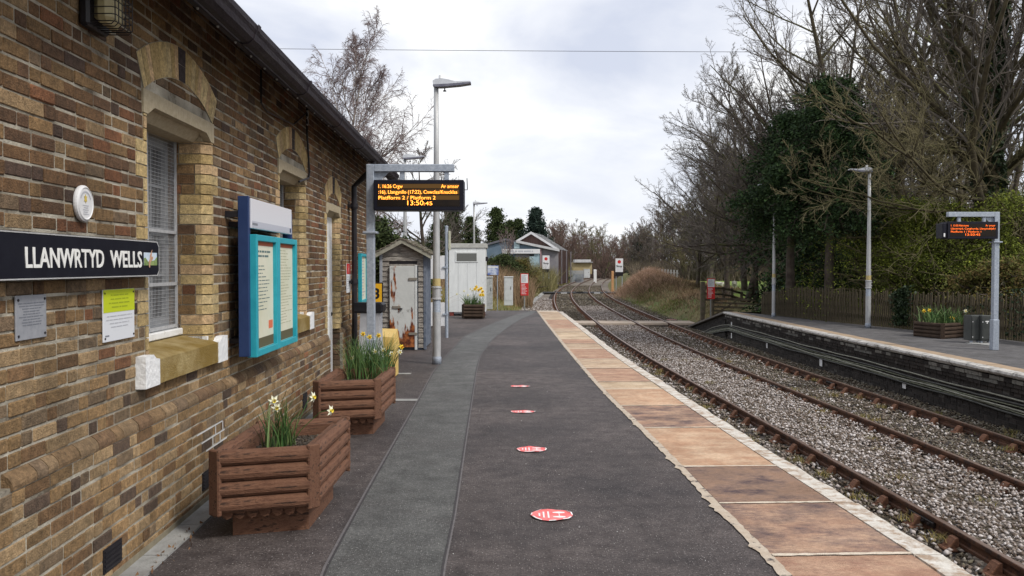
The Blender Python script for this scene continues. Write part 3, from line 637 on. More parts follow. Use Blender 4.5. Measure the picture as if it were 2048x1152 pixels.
bb.build('brickwork', M_brick, BLD, kind='stuff')
# moulded plinth course, half rounded bricks
s = S0
while s < S1:
    Ln = random.choice([.215, .103, .215]); e_ = min(S1, s + Ln - .008)
    if not any(o['kind'] == 'door' and s > o['c'] - o['hf'] - .2 and s < o['c'] + o['hf'] for o in OPEN):
        b = MB(); b.tone = lerp3(bricktone(s, 1.2), (.15, .10, .07), .4); z0 = 10 * ZC + .006; pr = random.uniform(-.002, .002)
        P = [(.04, z0), (-.044 + pr, z0), (-.046 + pr, z0 + .018), (-.042 + pr, z0 + .036), (-.028, z0 + .055), (-.004, z0 + .073), (.04, z0 + .073)]
        b.prism(P, s, e_, 'x').build('plinth_brick', M_brick, BLD) if s > 3.0 else b.prism(P, s, e_, 'x').build('plinth_brick', M_brick, BLD) if s > 2.9 else None
    s += Ln
b = MB(); b.box(S0, 2.9, -.05, .0, 10*ZC, 10*ZC + .07).build('plinth_course', M_mort, BLD)
# mortar backing wall with openings
b = MB(); cuts = sorted((o['c'] - o['hf'] - .03, o['c'] + o['hf'] + .03, o['z0'], o['zl'] + .06) for o in OPEN); a = S0
for p, q, z0, z1 in cuts:
    b.box(a, p, .0045, .34, -.3, ZT)
    if z0 > .1: b.box(p, q, .0045, .34, -.3, z0 + .05)
    b.box(p, q, .0045, .34, z1, ZT); a = q
b.box(a, S1, .0045, .34, -.3, ZT)
a = S0
for p, q, z0, z1 in cuts:
    if z0 < .1: b.box(a, p + .03, -.0355, .004, -.3, 10 * ZC + .02); a = q - .03
b.box(a, S1, -.0355, .004, -.3, 10 * ZC + .02)
b.build('mortar', M_mort, BLD)
b = MB(); b.box(S0, S1, 6.0, 6.3, -.3, ZT); b.box(S0, S0 + .3, .34, 6.0, -.3, ZT); b.box(S1 - .3, S1, .34, 6.0, -.3, ZT); b.box(S0, S1, .34, 6, 3.5, 3.6)
for s_ in (S0 + .15, S1 - .15): b.add([(s_, -.0, ZT), (s_, 6.3, ZT), (s_, 3.15, 6.1)], [(0, 1, 2), (0, 2, 1)])
b.build('rear_wall', mat('dull_brick', (.15, .09, .06), (.25, .16, .10), 14, .9, .7), BLD)
# quoins, lintels, arches, sills, sashes
for oi, o in enumerate(OPEN):
    c, hf, hr, zl = o['c'], o['hf'], o['hr'], o['zl']; isd = o['kind'] == 'door'; zb = .83 if isd else o['z0'] + .155
    k = int(round((.83 if isd else o['z0']) / ZC)) ; dpt = .14 if isd else .33
    while k * ZC + .02 < zl:
        z0, z1 = k * ZC + .008, min((k + 1) * ZC, zl - .002); wide = (k // 3) % 2 == 0
        for sg in (-1, 1):
            fo = hf + (.16 if wide else .045); dd = min(.10 if wide else .215, dpt)
            P = [(c + sg*fo, -.002), (c + sg*hf, -.002), (c + sg*hr, .056), (c + sg*hr, dd), (c + sg*fo, dd)]
            if sg > 0: P = P[::-1]
            b = MB(); b.tone = yeltone(); b.prism(P, z0, z1).build('quoin_brick', M_yel, BLD)
            if dd < dpt - .02:
                a = dd + .008
                b = MB()
                while a < dpt - .01:
                    Ln = min(random.choice([.1, .2]), dpt - a); b.tone = bricktone(6, 1.4) ; x0, x1 = sorted((c + sg*hr, c + sg*(hr + .1))); b.box(x0, x1, a, a + Ln - .007, z0, z1); a += Ln
                b.build('reveal_brick', M_brick, BLD)
        k += 1
    for sg in (-1, 1):
        x0, x1 = sorted((c + sg*(hr + .006), c + sg*(hr + .12))); MB().box(x0, x1, .064, dpt, (o['z0'] + .1 if not isd else .83), zl + .01).build('reveal_mortar', M_mort, BLD)
    # stone lintel with cut shoulders
    lt = zl + .145; P = [(c - o['lh'], zl), (c - o['lh'], lt), (c + o['lh'], lt), (c + o['lh'], zl), (c + hf - .01, zl), (c + hf - .12, zl + .055), (c - hf + .12, zl + .055), (c - hf + .01, zl)]
    b = MB(); b.prism(P, -.008, .05, 'y'); b.prism([(.05, zl + .055), (.05, lt), (.34, lt), (.34, zl - .01), (.11, zl - .01)], c - hr, c + hr, 'x'); b.box(c - o['lh'], c - hr, .05, .34, zl, lt); b.box(c + hr, c + o['lh'], .05, .34, zl, lt)
    b.build('lintel', M_stone, BLD)
    # relieving arch
    h = o['lh'] - .02; sag = .18 if not isd else .16; Ri = (h*h + sag*sag) / (2*sag); th = math.asin(h / Ri); cz = lt + sag - Ri; Ro = Ri + .222; n = 22 if not isd else 16
    key = (n // 2 - 1, n // 2)
    for i in range(n):
        a0, a1 = -th + 2*th*i/n + .0016, -th + 2*th*(i+1)/n - .0016; P = [(c + r_*math.sin(a_), cz + r_*math.cos(a_)) for r_, a_ in ((Ri, a0), (Ro, a0), (Ro, a1), (Ri, a1))]
        if i in key: continue
        b = MB(); b.tone = yeltone() if random.random() < .85 else (.40, .26, .15); b.prism(P, -.005 + random.uniform(-.001, .001), .05, 'y').build('voussoir', M_yel, BLD)
    for j, (r0, r1) in enumerate(((Ri, Ri + .108), (Ri + .113, Ro))):
        a0, a1 = -th + 2*th*key[0]/n + .003, -th + 2*th*(key[1]+1)/n - .003; P = [(c + r_*math.sin(a_), cz + r_*math.cos(a_)) for r_, a_ in ((r0, a0), (r1, a0), (r1, a1), (r0, a1))]
        b = MB(); b.tone = (.05, .038, .045); b.prism(P, -.007, .05, 'y').build('key_brick', M_brick, BLD)
    b = MB(); P = [(c + (Ri - .002)*math.sin(-th + 2*th*i/12), cz + (Ri - .002)*math.cos(-th + 2*th*i/12)) for i in range(13)] + [(c + (Ro + .004)*math.sin(th - 2*th*i/12), cz + (Ro + .004)*math.cos(th - 2*th*i/12)) for i in range(13)]
    b.prism(P, -.0035, .04, 'y').build('arch_mortar', M_mort, BLD)
    if not isd:
        z0 = o['z0']
        P = [(-.052, z0), (-.052, z0 + .15), (.0, z0 + .168), (.30, z0 + .225), (.30, z0)]
        MB().prism([(p[0], p[1]) for p in P], c - .60, c + .60, 'x').build('sill', M_sill, BLD)
        for sg in (-1, 1):
            b = MB(); x0, x1 = c + sg*.83, c + sg*.602
            PP = [(x0, z0 - .004), (x0, z0 + .19), (c + sg*.70, z0 + .19), (c + sg*.66, z0 + .165), (c + sg*.60, z0 + .155), (c + sg*.60, z0 - .004)]
            b.prism(PP if sg < 0 else PP[::-1], -.058, .02, 'y'); x_, y_ = sorted((c + sg*hr, c + sg*.83)); b.box(*sorted((c + sg*hr, c + sg*.602)), .021, .30, z0 + .15, z0 + .2)
            b.build('sill_end', mat('thick_white_paint', (.68, .69, .70), (.80, .80, .80), 12, .6, 1, 30), BLD)
        # painted wooden sill and sash window behind a wire guard
        fr = MB().bev(c - hr, c + hr, .20, .34, z0 + .215, z0 + .265, .006).build('window_sill', M_wpaint, BLD)
        wi = MB()
        zb, zt = z0 + .265, zl - .01; ww = .07
        wi.box(c - hr, c - hr + ww, .30, .36, zb, zt); wi.box(c + hr - ww, c + hr, .30, .36, zb, zt); wi.box(c - hr + ww, c + hr - ww, .30, .36, zt - .07, zt); wi.box(c - hr + ww, c + hr - ww, .30, .36, zb, zb + .09)
        win = wi.build('window', M_gframe, BLD)
        zm = (zb + zt) / 2 + .02; MB().bev(c - hr + ww, c + hr - ww, .305, .35, zm - .03, zm + .03, .006).build('meeting_rail', M_gframe, win)
        for i in (1, 2, 3): MB().box(c - hr + ww + i*(2*hr - 2*ww)/4 - .011, c - hr + ww + i*(2*hr - 2*ww)/4 + .011, .31, .345, zb + .09, zt - .07).build('glazing_bar', M_gframe, win)
        for zz_ in (zb + .4, zm + .33): MB().box(c - hr + ww, c + hr - ww, .312, .343, zz_ - .01, zz_ + .01).build('glazing_bar', M_gframe, win)
        MB().box(c - hr + ww - .01, c + hr - ww + .01, .33, .336, zb, zt).build('pane', M_glass, win)
        g = MB(); y_ = .255; nn = int(2*hr / .026)
        for i in range(nn + 1): x = c - hr + 2*hr*i/nn; g.box(x - .0011, x + .0011, y_, y_ + .003, zb - .01, zt)
        nn = int((zt - zb) / .026)
        for i in range(nn + 1): z = zb + (zt - zb)*i/nn; g.box(c - hr, c + hr, y_ - .003, y_, z - .0011, z + .0011)
        gd = g.build('wire_guard', M_wire, BLD); fb = MB()
        for z in (zb + .02, zm, zb + .42*(zt - zb) - .25): fb.box(c - hr, c + hr, y_ - .02, y_ - .004, z - .012, z + .012)
        for x in (c - hr + .012, c + hr - .012, c): fb.box(x - .01, x + .01, y_ - .02, y_ - .004, zb, zt)
        fb.build('guard_frame', M_wire, gd)
    else:
        dr = MB().bev(c - hr, c + hr, .10, .14, .02, zl - .01, .006).build('door', M_wpaint, BLD)
        for z0_, z1_ in ((.25, 1.0), (1.15, 2.1)):
            for sg in (-1, 1): MB().bev(c + sg*.22 - .15, c + sg*.22 + .15, .094, .1, z0_, z1_, .003).build('door_panel', M_wpaint, dr)
        MB().lathe([(0, -.03), (.022, -.03), (.03, -.015), (.02, 0)], n=12).build('door_knob', M_blk, dr, loc=(c + .36, .085, 1.05), rot=(R(90), 0, 0))
        MB().box(c - hf, c + hf, -.03, .34, -.02, .03).build('door_step', M_stone, BLD)
        for sg in (-1, 1):
            for k in range(11):
                b = MB(); b.tone = lerp3(bricktone(5, 1.5), (.09, .065, .05), .5); x0, x1 = sorted((c + sg*hf, c + sg*(hf + .12))); b.bev(x0, x1, -.035 if k < 10 else -.02, .14, k*ZC + .008, (k+1)*ZC, .003 if k < 10 else .02).build('brick', M_brick, BLD)
# eaves: rafters, fascia, gutter in six foot lengths, slates
M_soff = mat('dark_soffit', (.018, .014, .018), (.035, .028, .032), 8, .8)
EA = .43; GZ = 3.30
for i in range(int((S1 - S0) / .4)):
    s_ = S0 + .2 + i * .4; b = MB(); b.prism([(-EA + .1, GZ + .07), (-EA + .1, GZ + .15), (.35, GZ + .15 + .62*(EA + .25)), (.35, GZ + .05 + .62*(EA + .25))], s_ - .035, s_ + .035, 'x'); b.build('rafter', M_soff, BLD)
b = MB(); b.add([(S0 - .2, -EA + .03, GZ + .12), (S1 + .5, -EA + .03, GZ + .12), (S1 + .5, .5, GZ + .12 + .62*(EA + .47)), (S0 - .2, .5, GZ + .12 + .62*(EA + .47))], [(0, 1, 2, 3), (0, 3, 2, 1)]); b.build('soffit_board', M_soff, BLD)
MB().box(S0 - .2, S1 + .2, -EA + .06, -EA + .095, GZ - .02, GZ + .12).build('fascia', M_soff, BLD)
M_gut = mat('gutter_paint', (.016, .011, .017), (.03, .024, .03), 7, .6, .5, 40, spec=.2, c3=(.05, .045, .045), s3=5, t3=(.55, .7), stretch=(.5, 2, 2))
gp = [(-EA + .055, GZ - .005), (-EA + .04, GZ - .02), (-EA, GZ - .015), (-EA - .035, GZ + .01), (-EA - .045, GZ + .045), (-EA - .06, GZ + .07), (-EA - .065, GZ + .105), (-EA - .05, GZ + .105), (-EA - .035, GZ + .06), (-EA, GZ + .02), (-EA + .045, GZ + .01)]
j0 = 8.0 - 1.83 * 6
for i in range(14):
    a, c_ = j0 + i*1.83, j0 + (i+1)*1.83 - .006
    if c_ < S0 or a > S1: continue
    MB().prism(gp, max(a, S0 - .2), min(c_, S1 + .5), 'x').build('gutter_length', M_gut, BLD)
    o_ = [(-EA + .0, GZ + .045)]; cxp, czp = -EA + .0, GZ + .045
    MB().prism([(cxp + (p[0]-cxp)*1.1, czp + (p[1]-czp)*1.12) for p in gp[:7]] + [(-EA - .03, GZ + .02), (-EA + .03, GZ + .0)], min(c_, S1) - .045, min(c_, S1) + .03, 'x').build('gutter_joint', M_gut, BLD)
b = MB()
for i in range(int((S1 - S0) / .4)):
    s_ = S0 + .38 + i * .4; b.lathe([(.0, GZ - .035), (.008, GZ - .03), (.009, GZ - .01), (.005, GZ + .0)], s_, -EA + .078, 6)
b.build('bolts', mat('pale_bolt', (.3, .3, .3)), BLD, kind='stuff')
M_slate = mat('slate', (.07, .07, .08), (.14, .14, .155), 6, .7, .5, tone=True)
b = MB(); b.tone = (1, 1, 1); sl = .72
for r_ in range(22):
    y0 = -EA + r_*.18; 
    for i in range(int((S1 - S0 + .4) / .3)):
        f = random.uniform(.7, 1.2); b.tone = (f, f, f); x = S0 - .2 + i*.3 + (.15 if r_ % 2 else 0); z = GZ + .155 + .62*1.15*(r_*.18) 
        b.add([(x, y0, z + .012), (x + .295, y0, z + .012), (x + .295, y0 + .2, z + .2*.713 + .006), (x, y0 + .2, z + .2*.713 + .006), (x, y0, z), (x + .295, y0, z)], [(0, 1, 2, 3), (0, 4, 5, 1)])
b.build('roof_slates', M_slate, BLD, kind='stuff')
b = MB(); zr = GZ + .155 + .713*(3.15+EA); b.add([(S0 - .2, 3.15, zr), (S1 + .5, 3.15, zr), (S1 + .5, 6.8, GZ + .1), (S0 - .2, 6.8, GZ + .1)], [(0, 1, 2, 3)]); b.box(S0 - .2, S1 + .5, 3.08, 3.22, zr - .02, zr + .07); b.build('rear_roof', mat('slate_plain', (.07, .07, .08), (.12, .12, .13), 6, .7), BLD)
# barge end of the rear wing beyond
MB().box(S1, S1 + 1.6, .1, 4, -.3, 3.3).build('rear_wing', mat('dull_brick', (.15, .09, .06)), BLD)
# down pipe
b = MB(); ps = 13.35; b.tube([(ps - .25, -EA + .02, GZ), (ps - .25, -EA + .02, GZ - .1), (ps - .12, -.22, GZ - .26), (ps, -.085, GZ - .36), (ps, -.085, 1.6), (ps, -.085, .1)], .042, 10)
for z in (2.6, 1.45, .5): b.lathe([(.0, z), (.055, z), (.058, z + .03), (.055, z + .08), (.042, z + .08)], ps, -.085, 12); b.box(ps - .09, ps + .09, -.05, 0, z + .02, z + .06)
b.build('downpipe', M_blk, BLD, smooth=False)
# black conduit and its curls on the wall
c1 = W(612, 232, .02); c2 = W(617, 345, .02); c0 = W(520, 195, .02); c3_ = W(585, 253, .02); c4_ = W(600, 365, .02)
b = MB(); b.tube([(c1[0], -.03, c1[1] + .12), (c1[0], -.03, c1[1] - .2), (c2[0], -.03, c2[1]), (c2[0] - .05, -.03, c2[1] - .07), (c4_[0] - .1, -.03, c4_[1])], .012, 6)
b.tube([(c0[0], -.03, c0[1] + .25), (c0[0], -.03, c0[1] - .05), (c0[0] + .2, -.03, c0[1] - .09), (c3_[0], -.03, c3_[1] + .02), (c1[0], -.03, c1[1] + .04)], .009, 6); b.build('conduit', M_blk, BLD)
b = MB()
for dz in (0, -.085):
    b.tube([(c1[0] - .12 + .05*math.cos(t), -.06, c1[1] + dz + .04*math.sin(t)) for t in np.linspace(2.4, -2.2, 9)], .006, 5)
b.build('cable_hook', M_wire, BLD)
MB().box(.0, .35, -.046, -.04, .06, .3).build('air_vent', M_blk, BLD)
for sx, sz_ in ((4.62, (.085, .215)), (6.26, (.11, .235)), (9.72, (.12, .30))):
    b = MB(); b.box(sx, sx + .23, -.047, -.038, *sz_); 
    for i in range(5): b.box(sx + .01, sx + .22, -.052, -.047, sz_[0] + .01 + i*(sz_[1]-sz_[0])/5.2, sz_[0] + .022 + i*(sz_[1]-sz_[0])/5.2)
    b.build('air_vent', M_blk, BLD)
# white chalky repointing of a few courses low on the wall
b = MB(); q0 = (6.5, .45); 
for k in range(3): b.box(q0[0] - .15 - .1*k, q0[0] + .36 - .06*k, -.0425, -.040, .380 + k*ZC - .004, .380 + k*ZC + .005)
for k in range(2, 4):
    for j in range(2): b.box(q0[0] - .36 + k*.18 + .07*j, q0[0] - .352 + k*.18 + .07*j, -.0445, -.040, .380 + j*ZC, .380 + (j+1)*ZC)
b.build('white_repointing', mat('chalky_mortar', (.5, .5, .5), (.62, .62, .62), 30, .9), BLD)
# ------------------------------------------------------------------ things fixed to the wall
def wall_thing(name, label, cat, s, d, z, group=None):
    P = (WA[0] + WU[0]*s - WN[0]*d, WA[1] + WU[1]*s - WN[1]*d, z); return thing(name, label, cat, P, math.atan2(WU[1], WU[0]), group)
M_ink = mat('print_grey', (.20, .21, .24)); M_ink2 = mat('print_pale', (.45, .46, .50))
def lines(parent, x0, x1, z0, z1, n, m, y=-.001, h=.35, ragged=.5, centre=False, name='print_lines'):
    b = MB(); dz = (z1 - z0) / n
    for i in range(n):
        z = z1 - (i + .5) * dz; wdt = (x1 - x0) * (1 - ragged * random.random()); xa = x0 if not centre else (x0 + x1 - wdt) / 2; x = xa
        while x < xa + wdt - .004:
            l_ = min(random.uniform(.012, .05) * (x1 - x0) / .2, xa + wdt - x); b.box(x, x + l_, y - .0006, y, z - dz*h/2, z + dz*h/2); x += l_ + .006 * (x1 - x0) / .2
    return b.build(name, m, parent)
# running in board
sR, zR0 = W(318, 551, .085); _, zRt = W(318, 487, .085); zR0, zR1 = 1.668, 1.880
sg = wall_thing('station_name_board', 'long black name board lettered LLANWRTYD WELLS in white on the brick wall', 'sign', 3.22, -.055, 0)
Lb = sR - 3.22; M_bsign = mat('black_enamel', (.006, .006, .012), (.010, .011, .018), 9, .55, spec=.12)
ch_ = .03; P = [(0, zR0 + ch_), (0, zR1 - ch_), (ch_, zR1), (Lb - ch_, zR1), (Lb, zR1 - ch_), (Lb, zR0 + ch_), (Lb - ch_, zR0), (ch_, zR0)]
MB().prism(P, -.03, .0, 'y').build('board', M_bsign, sg)
zc_ = (zR0 + zR1) / 2; sc_ = lambda p, m_: (Lb/2 + (p[0] - Lb/2)*(1 - m_*2/Lb), zc_ + (p[1] - zc_)*(1 - m_*2/(zR1 - zR0)))
b = MB(); n = len(P)
for i in range(n):
    a, c_ = P[i], P[(i+1) % n]; a1, c1_ = sc_(a, .002), sc_(c_, .002); a2, c2_ = sc_(a, .008), sc_(c_, .008); b.add([(a1[0], -.0325, a1[1]), (c1_[0], -.0325, c1_[1]), (c2_[0], -.0325, c2_[1]), (a2[0], -.0325, a2[1])], [(0, 3, 2, 1), (0, 1, 2, 3)])
b.build('white_border', M_wht, sg)
MB().box(.1, Lb - .1, 0, .055, zR0 + .04, zR1 - .04).build('backing_batten', M_blk, sg)
x0 = W(50, 510, .085)[0] - 3.22; x1 = W(283, 510, .085)[0] - 3.22
for wd_t, pa, pb in (('LLANWRTYD', 50, 207), ('WELLS', 220, 283)):
    xa_, xb_ = W(pa, 510, .085)[0] - 3.22, W(pb, 510, .085)[0] - 3.22; text('lettering', wd_t, .128, mat('white_letters', (.74, .74, .72)), sg, FR_WALL(xa_, -.0315, zc_ - .050), width=xb_ - xa_, ext=.002, offset=.002)
e0 = W(287, 510, .085)[0] - 3.22; e1 = W(313, 510, .085)[0] - 3.22
M_pic = [mat('pic_sky', (.40, .52, .66), (.62, .68, .74), 30), mat('pic_hill', (.12, .20, .07), (.28, .34, .13), 40), mat('pic_kite', (.42, .22, .13), (.55, .36, .26), 50)]
em = MB().box(e0, e1, -.0325, -.031, zc_ - .04, zc_ + .035).build('emblem', M_pic[0], sg)
MB().prism([(e0, zc_ - .04), (e1, zc_ - .04), (e1, zc_ + .012), (e1 - .04, zc_ - .01), (e0 + .06, zc_ - .018), (e0 + .02, zc_ + .006), (e0, zc_ + .002)], -.0335, -.0327, 'y').build('emblem_hills', M_pic[1], em)
ex0 = (e0 + e1) / 2; MB().prism([(ex0 + .018, zc_ + .052), (ex0 - .012, zc_ + .022), (ex0 - .016, zc_ - .002), (ex0 - .034, zc_ - .02), (ex0 - .03, zc_ - .05), (ex0 - .02, zc_ - .055), (ex0 - .008, zc_ - .02), (ex0 + .012, zc_ - .012), (ex0 + .032, zc_ + .0), (ex0 + .03, zc_ + .012), (ex0 + .008, zc_ + .012), (ex0 + .012, zc_ + .03)][::-1], -.036, -.034, 'y').build('emblem_bird', M_pic[2], em)
# round plaque
s_, z_ = W(173, 407, .03); pq = wall_thing('round_plaque', 'small round white plaque with a yellow daffodil above the name board', 'plaque', s_, -.004, z_)
M_plq = mat('white_plastic', (.62, .62, .63), (.70, .70, .71), 8, .5)
MB().lathe([(0, .022), (.078, .022), (.082, .026), (.086, .022), (.092, .018), (.094, .008), (.092, 0)], n=36).build('disc', M_plq, pq, rot=(R(90), 0, 0))
MB().prism([(.012*math.cos(a)*(1.6 if i % 2 else .8) - .003, .024 + .022*math.sin(a)*(1.1 if i % 2 else .7)) for i, a in enumerate(np.linspace(0, 2*math.pi, 12, endpoint=False))], -.0245, -.0235, 'y').build('daffodil_emblem', mat('plaque_yellow', (.55, .42, .10)), pq)
lines(pq, -.035, .035, -.06, -.005, 5, M_ink2, -.0235, .35, .4, True)
b = MB()
for a in np.linspace(.5, 2.64, 13): b.box(.06*math.cos(a) - .005, .06*math.cos(a) + .005, -.0245, -.0235, .06*math.sin(a) - .004, .06*math.sin(a) + .004)
b.build('curved_print', M_ink2, pq)
# grey plate and lime/white notice
def plate(name, lb, p0, p1, p2, p3, m):
    s0_ = W(*p0, .02)[0]; s1_ = W(*p1, .02)[0]; zt = W(*p0, .02)[1]; zb_ = W(*p2, .02)[1]; t = wall_thing(name, lb, 'plaque' if 'plate' in lb else 'notice', s0_, -.004, zb_); b = MB().bev(0, s1_ - s0_, -.008, 0, 0, zt - zb_, .002); b.build('plate', m, t)
    sc = MB()
    for x in (.018, s1_ - s0_ - .018):
        for z in (.02, zt - zb_ - .02): sc.lathe([(.0, 0), (.006, 0), (.006, .002)], n=8); 
    for x in (.018, s1_ - s0_ - .018):
        for z in (.02, zt - zb_ - .02): MB().tube([(x, -.008, z), (x, -.012, z)], .006, 8).build('screw', M_blk, t)
    return t, s1_ - s0_, zt - zb_
t, wv, hv = plate('grey_plaque', 'grey metal plate with faint engraving below the name board', (35, 592), (96, 590), (37, 683), None, mat('brushed_grey_metal', (.27, .28, .31), (.34, .35, .38), 20, .55, metal=.2)); lines(t, .02, wv - .02, .06, hv - .03, 9, mat('engraving', (.16, .17, .2)), -.009, .3, .4, True)
t, wv, hv = plate('lime_notice', 'notice with lime green top half and white lower half below the name board', (209, 580), (271, 577), (210, 686), None, mat('notice_white', (.66, .68, .72), rough=.4)); MB().box(.001, wv - .001, -.0095, -.0085, hv*.56, hv - .001).build('green_panel', mat('lime_green', (.50, .58, .02), rough=.4), t)
lines(t, .03, wv - .03, hv*.62, hv*.93, 4, mat('lime_ink', (.30, .36, .02)), -.0103, .3, .5, True); lines(t, .03, wv - .03, hv*.24, hv*.52, 4, M_ink2, -.0093, .25, .4, True); MB().box(.02, .07, -.0092, -.0088, hv*.10, hv*.13).build('small_mark', M_ink, t)
# bulkhead lamp with wire guard
s_ = 4.62; lp = wall_thing('bulkhead_lamp', 'black bulkhead lamp with yellowed lens behind a wire cage high on the wall', 'lamp', s_, -.003, 3.07)
MB().bev(-.13, .13, -.055, 0, -.11, .12, .015).build('housing', M_blk, lp)
MB().bev(-.095, .095, -.15, -.055, -.085, .09, .03).build('lens', mat('yellowed_lens', (.42, .36, .20), (.50, .44, .26), 8, .4), lp)
b = MB()
for x in np.linspace(-.11, .11, 6): b.tube([(x, -.05, -.1), (x, -.16, -.1), (x, -.18, -.08), (x, -.18, .09), (x, -.16, .11), (x, -.05, .11)], .003, 5)
for z in np.linspace(-.085, .095, 6): b.tube([(-.11, -.05, z), (-.115, -.16, z), (-.1, -.18, z), (.1, -.18, z), (.115, -.16, z), (.11, -.05, z)], .003, 5)
b.build('wire_cage', M_blk, lp)
# blue and teal poster case
pc = wall_thing('poster_case', 'blue framed information board with two teal poster frames and a blank white header', 'notice board', 7.0, -.10, 0)
M_navy = mat('navy_paint', (.016, .035, .11), (.022, .045, .13), 8, .5); M_teal = mat('teal_paint', (.02, .30, .38), (.03, .36, .44), 8, .4); M_paper = mat('poster_paper', (.62, .62, .47), (.72, .70, .58), 3, .35)
Lp = 1.60
MB().bev(0, .06, -.085, .0, 1.0, 2.29, .004).build('side_post', M_navy, pc); MB().bev(Lp - .06, Lp, -.085, .0, 1.02, 2.24, .004).build('side_post', M_navy, pc)
MB().box(.06, Lp - .06, -.05, -.01, 1.02, 1.98).build('back_panel', M_navy, pc)
MB().box(.1, Lp - .1, .0, .10, 2.05, 2.09).build('mounting_bar', M_blk, pc); MB().box(.0, .04, .0, .10, 2.12, 2.17).build('mounting_bar', M_blk, pc); MB().box(.1, Lp - .1, .0, .10, 1.1, 1.14).build('mounting_bar', M_blk, pc)
hd = MB().bev(.045, Lp - .10, -.10, -.055, 2.035, 2.275, .003).build('header', mat('header_white', (.66, .67, .72), rough=.35), pc)
MB().box(.05, Lp - .105, -.1015, -.1002, 2.042, 2.095).build('grey_band', mat('header_grey', (.46, .48, .55), rough=.35), hd); MB().box(.06, .22, -.1022, -.1016, 2.06, 2.08).build('small_print', M_ink, hd); MB().box(Lp - .19, Lp - .14, -.1022, -.1016, 2.05, 2.09).build('header_mark', M_navy, hd)
for j, (a, c_) in enumerate(((.045, .80), (.815, Lp - .02))):
    f = MB(); z0, z1 = .99, 1.985; w_ = .06
    f.bev(a, a + w_, -.135, -.055, z0, z1, .004); f.bev(c_ - w_, c_, -.135, -.055, z0, z1, .004); f.bev(a + w_, c_ - w_, -.133, -.055, z1 - .05, z1, .004); f.bev(a + w_, c_ - w_, -.133, -.055, z0, z0 + .055, .004); fo = f.build('poster_frame', M_teal, pc)
    p_ = MB().box(a + w_, c_ - w_, -.10, -.085, z0 + .055, z1 - .05).build('poster', M_paper, fo)
    MB().box(a + w_ + .003, c_ - w_ - .003, -.1015, -.1005, z1 - .085, z1 - .052).build('red_strip', mat('poster_red', (.42, .12, .06)), fo); MB().box(a + w_ + .003, c_ - w_ - .003, -.1015, -.1005, z0 + .058, z0 + .14).build('brown_footer', mat('poster_brown', (.10, .09, .05)), fo)
    if j == 0:
        lines(fo, a + .09, c_ - .12, z1 - .19, z1 - .115, 2, mat('print_green', (.12, .18, .18)), -.1005, .45, .2); lines(fo, a + .09, c_ - .08, z0 + .36, z1 - .24, 13, mat('print_green', (.12, .18, .18)), -.1005, .25, .6); MB().box(c_ - .23, c_ - .09, -.1016, -.1005, z0 + .20, z0 + .27).build('red_box', mat('poster_red2', (.62, .16, .08)), fo)
    else: lines(fo, a + .08, c_ - .08, z0 + .2, z1 - .10, 26, mat('print_faint', (.42, .42, .30)), -.1005, .25, .6)
# notice by the door, teal frame on the end of the wall
s0_, zt = W(693, 527, .01); s1_, zb_ = W(701, 582, .01); t = wall_thing('wall_notice', 'small notice with red top and white lower part on the wall beside the door', 'notice', s0_, -.004, zb_ - .02)
hh = zt - zb_ + .02; MB().bev(0, s1_ - s0_, -.008, 0, 0, hh, .002).build('plate', mat('notice_white', (.66, .68, .72)), t); MB().box(.002, s1_ - s0_ - .002, -.0095, -.0085, hh*.64, hh - .002).build('red_panel', mat('sign_red', (.55, .03, .03), rough=.4), t); lines(t, .03, s1_ - s0_ - .03, hh*.12, hh*.58, 6, M_ink2, -.009)
text('lettering', 'i', .16, M_wht, t, FR_WALL((s1_ - s0_)/2 - .02, -.0105, hh*.7), ext=.0008)
s0_, zt = W(722, 507, .04); s1_, zb_ = W(733, 603, .04); t = wall_thing('teal_poster_frame', 'teal framed poster at the far corner of the brick wall beyond the downpipe', 'notice board', s0_ - .1, -.004, zb_)
hh = zt - zb_; ww_ = s1_ - s0_ + .1; f = MB(); f.bev(0, .05, -.06, 0, 0, hh, .004); f.bev(ww_ - .05, ww_, -.06, 0, 0, hh, .004); f.bev(.05, ww_ - .05, -.058, 0, hh - .05, hh, .004); f.bev(.05, ww_ - .05, -.058, 0, 0, .05, .004); f.build('frame', M_teal, t); MB().box(.05, ww_ - .05, -.03, -.01, .05, hh - .05).build('poster', M_paper, t); lines(t, .1, ww_ - .1, .1, hh - .1, 12, M_ink2, -.031)
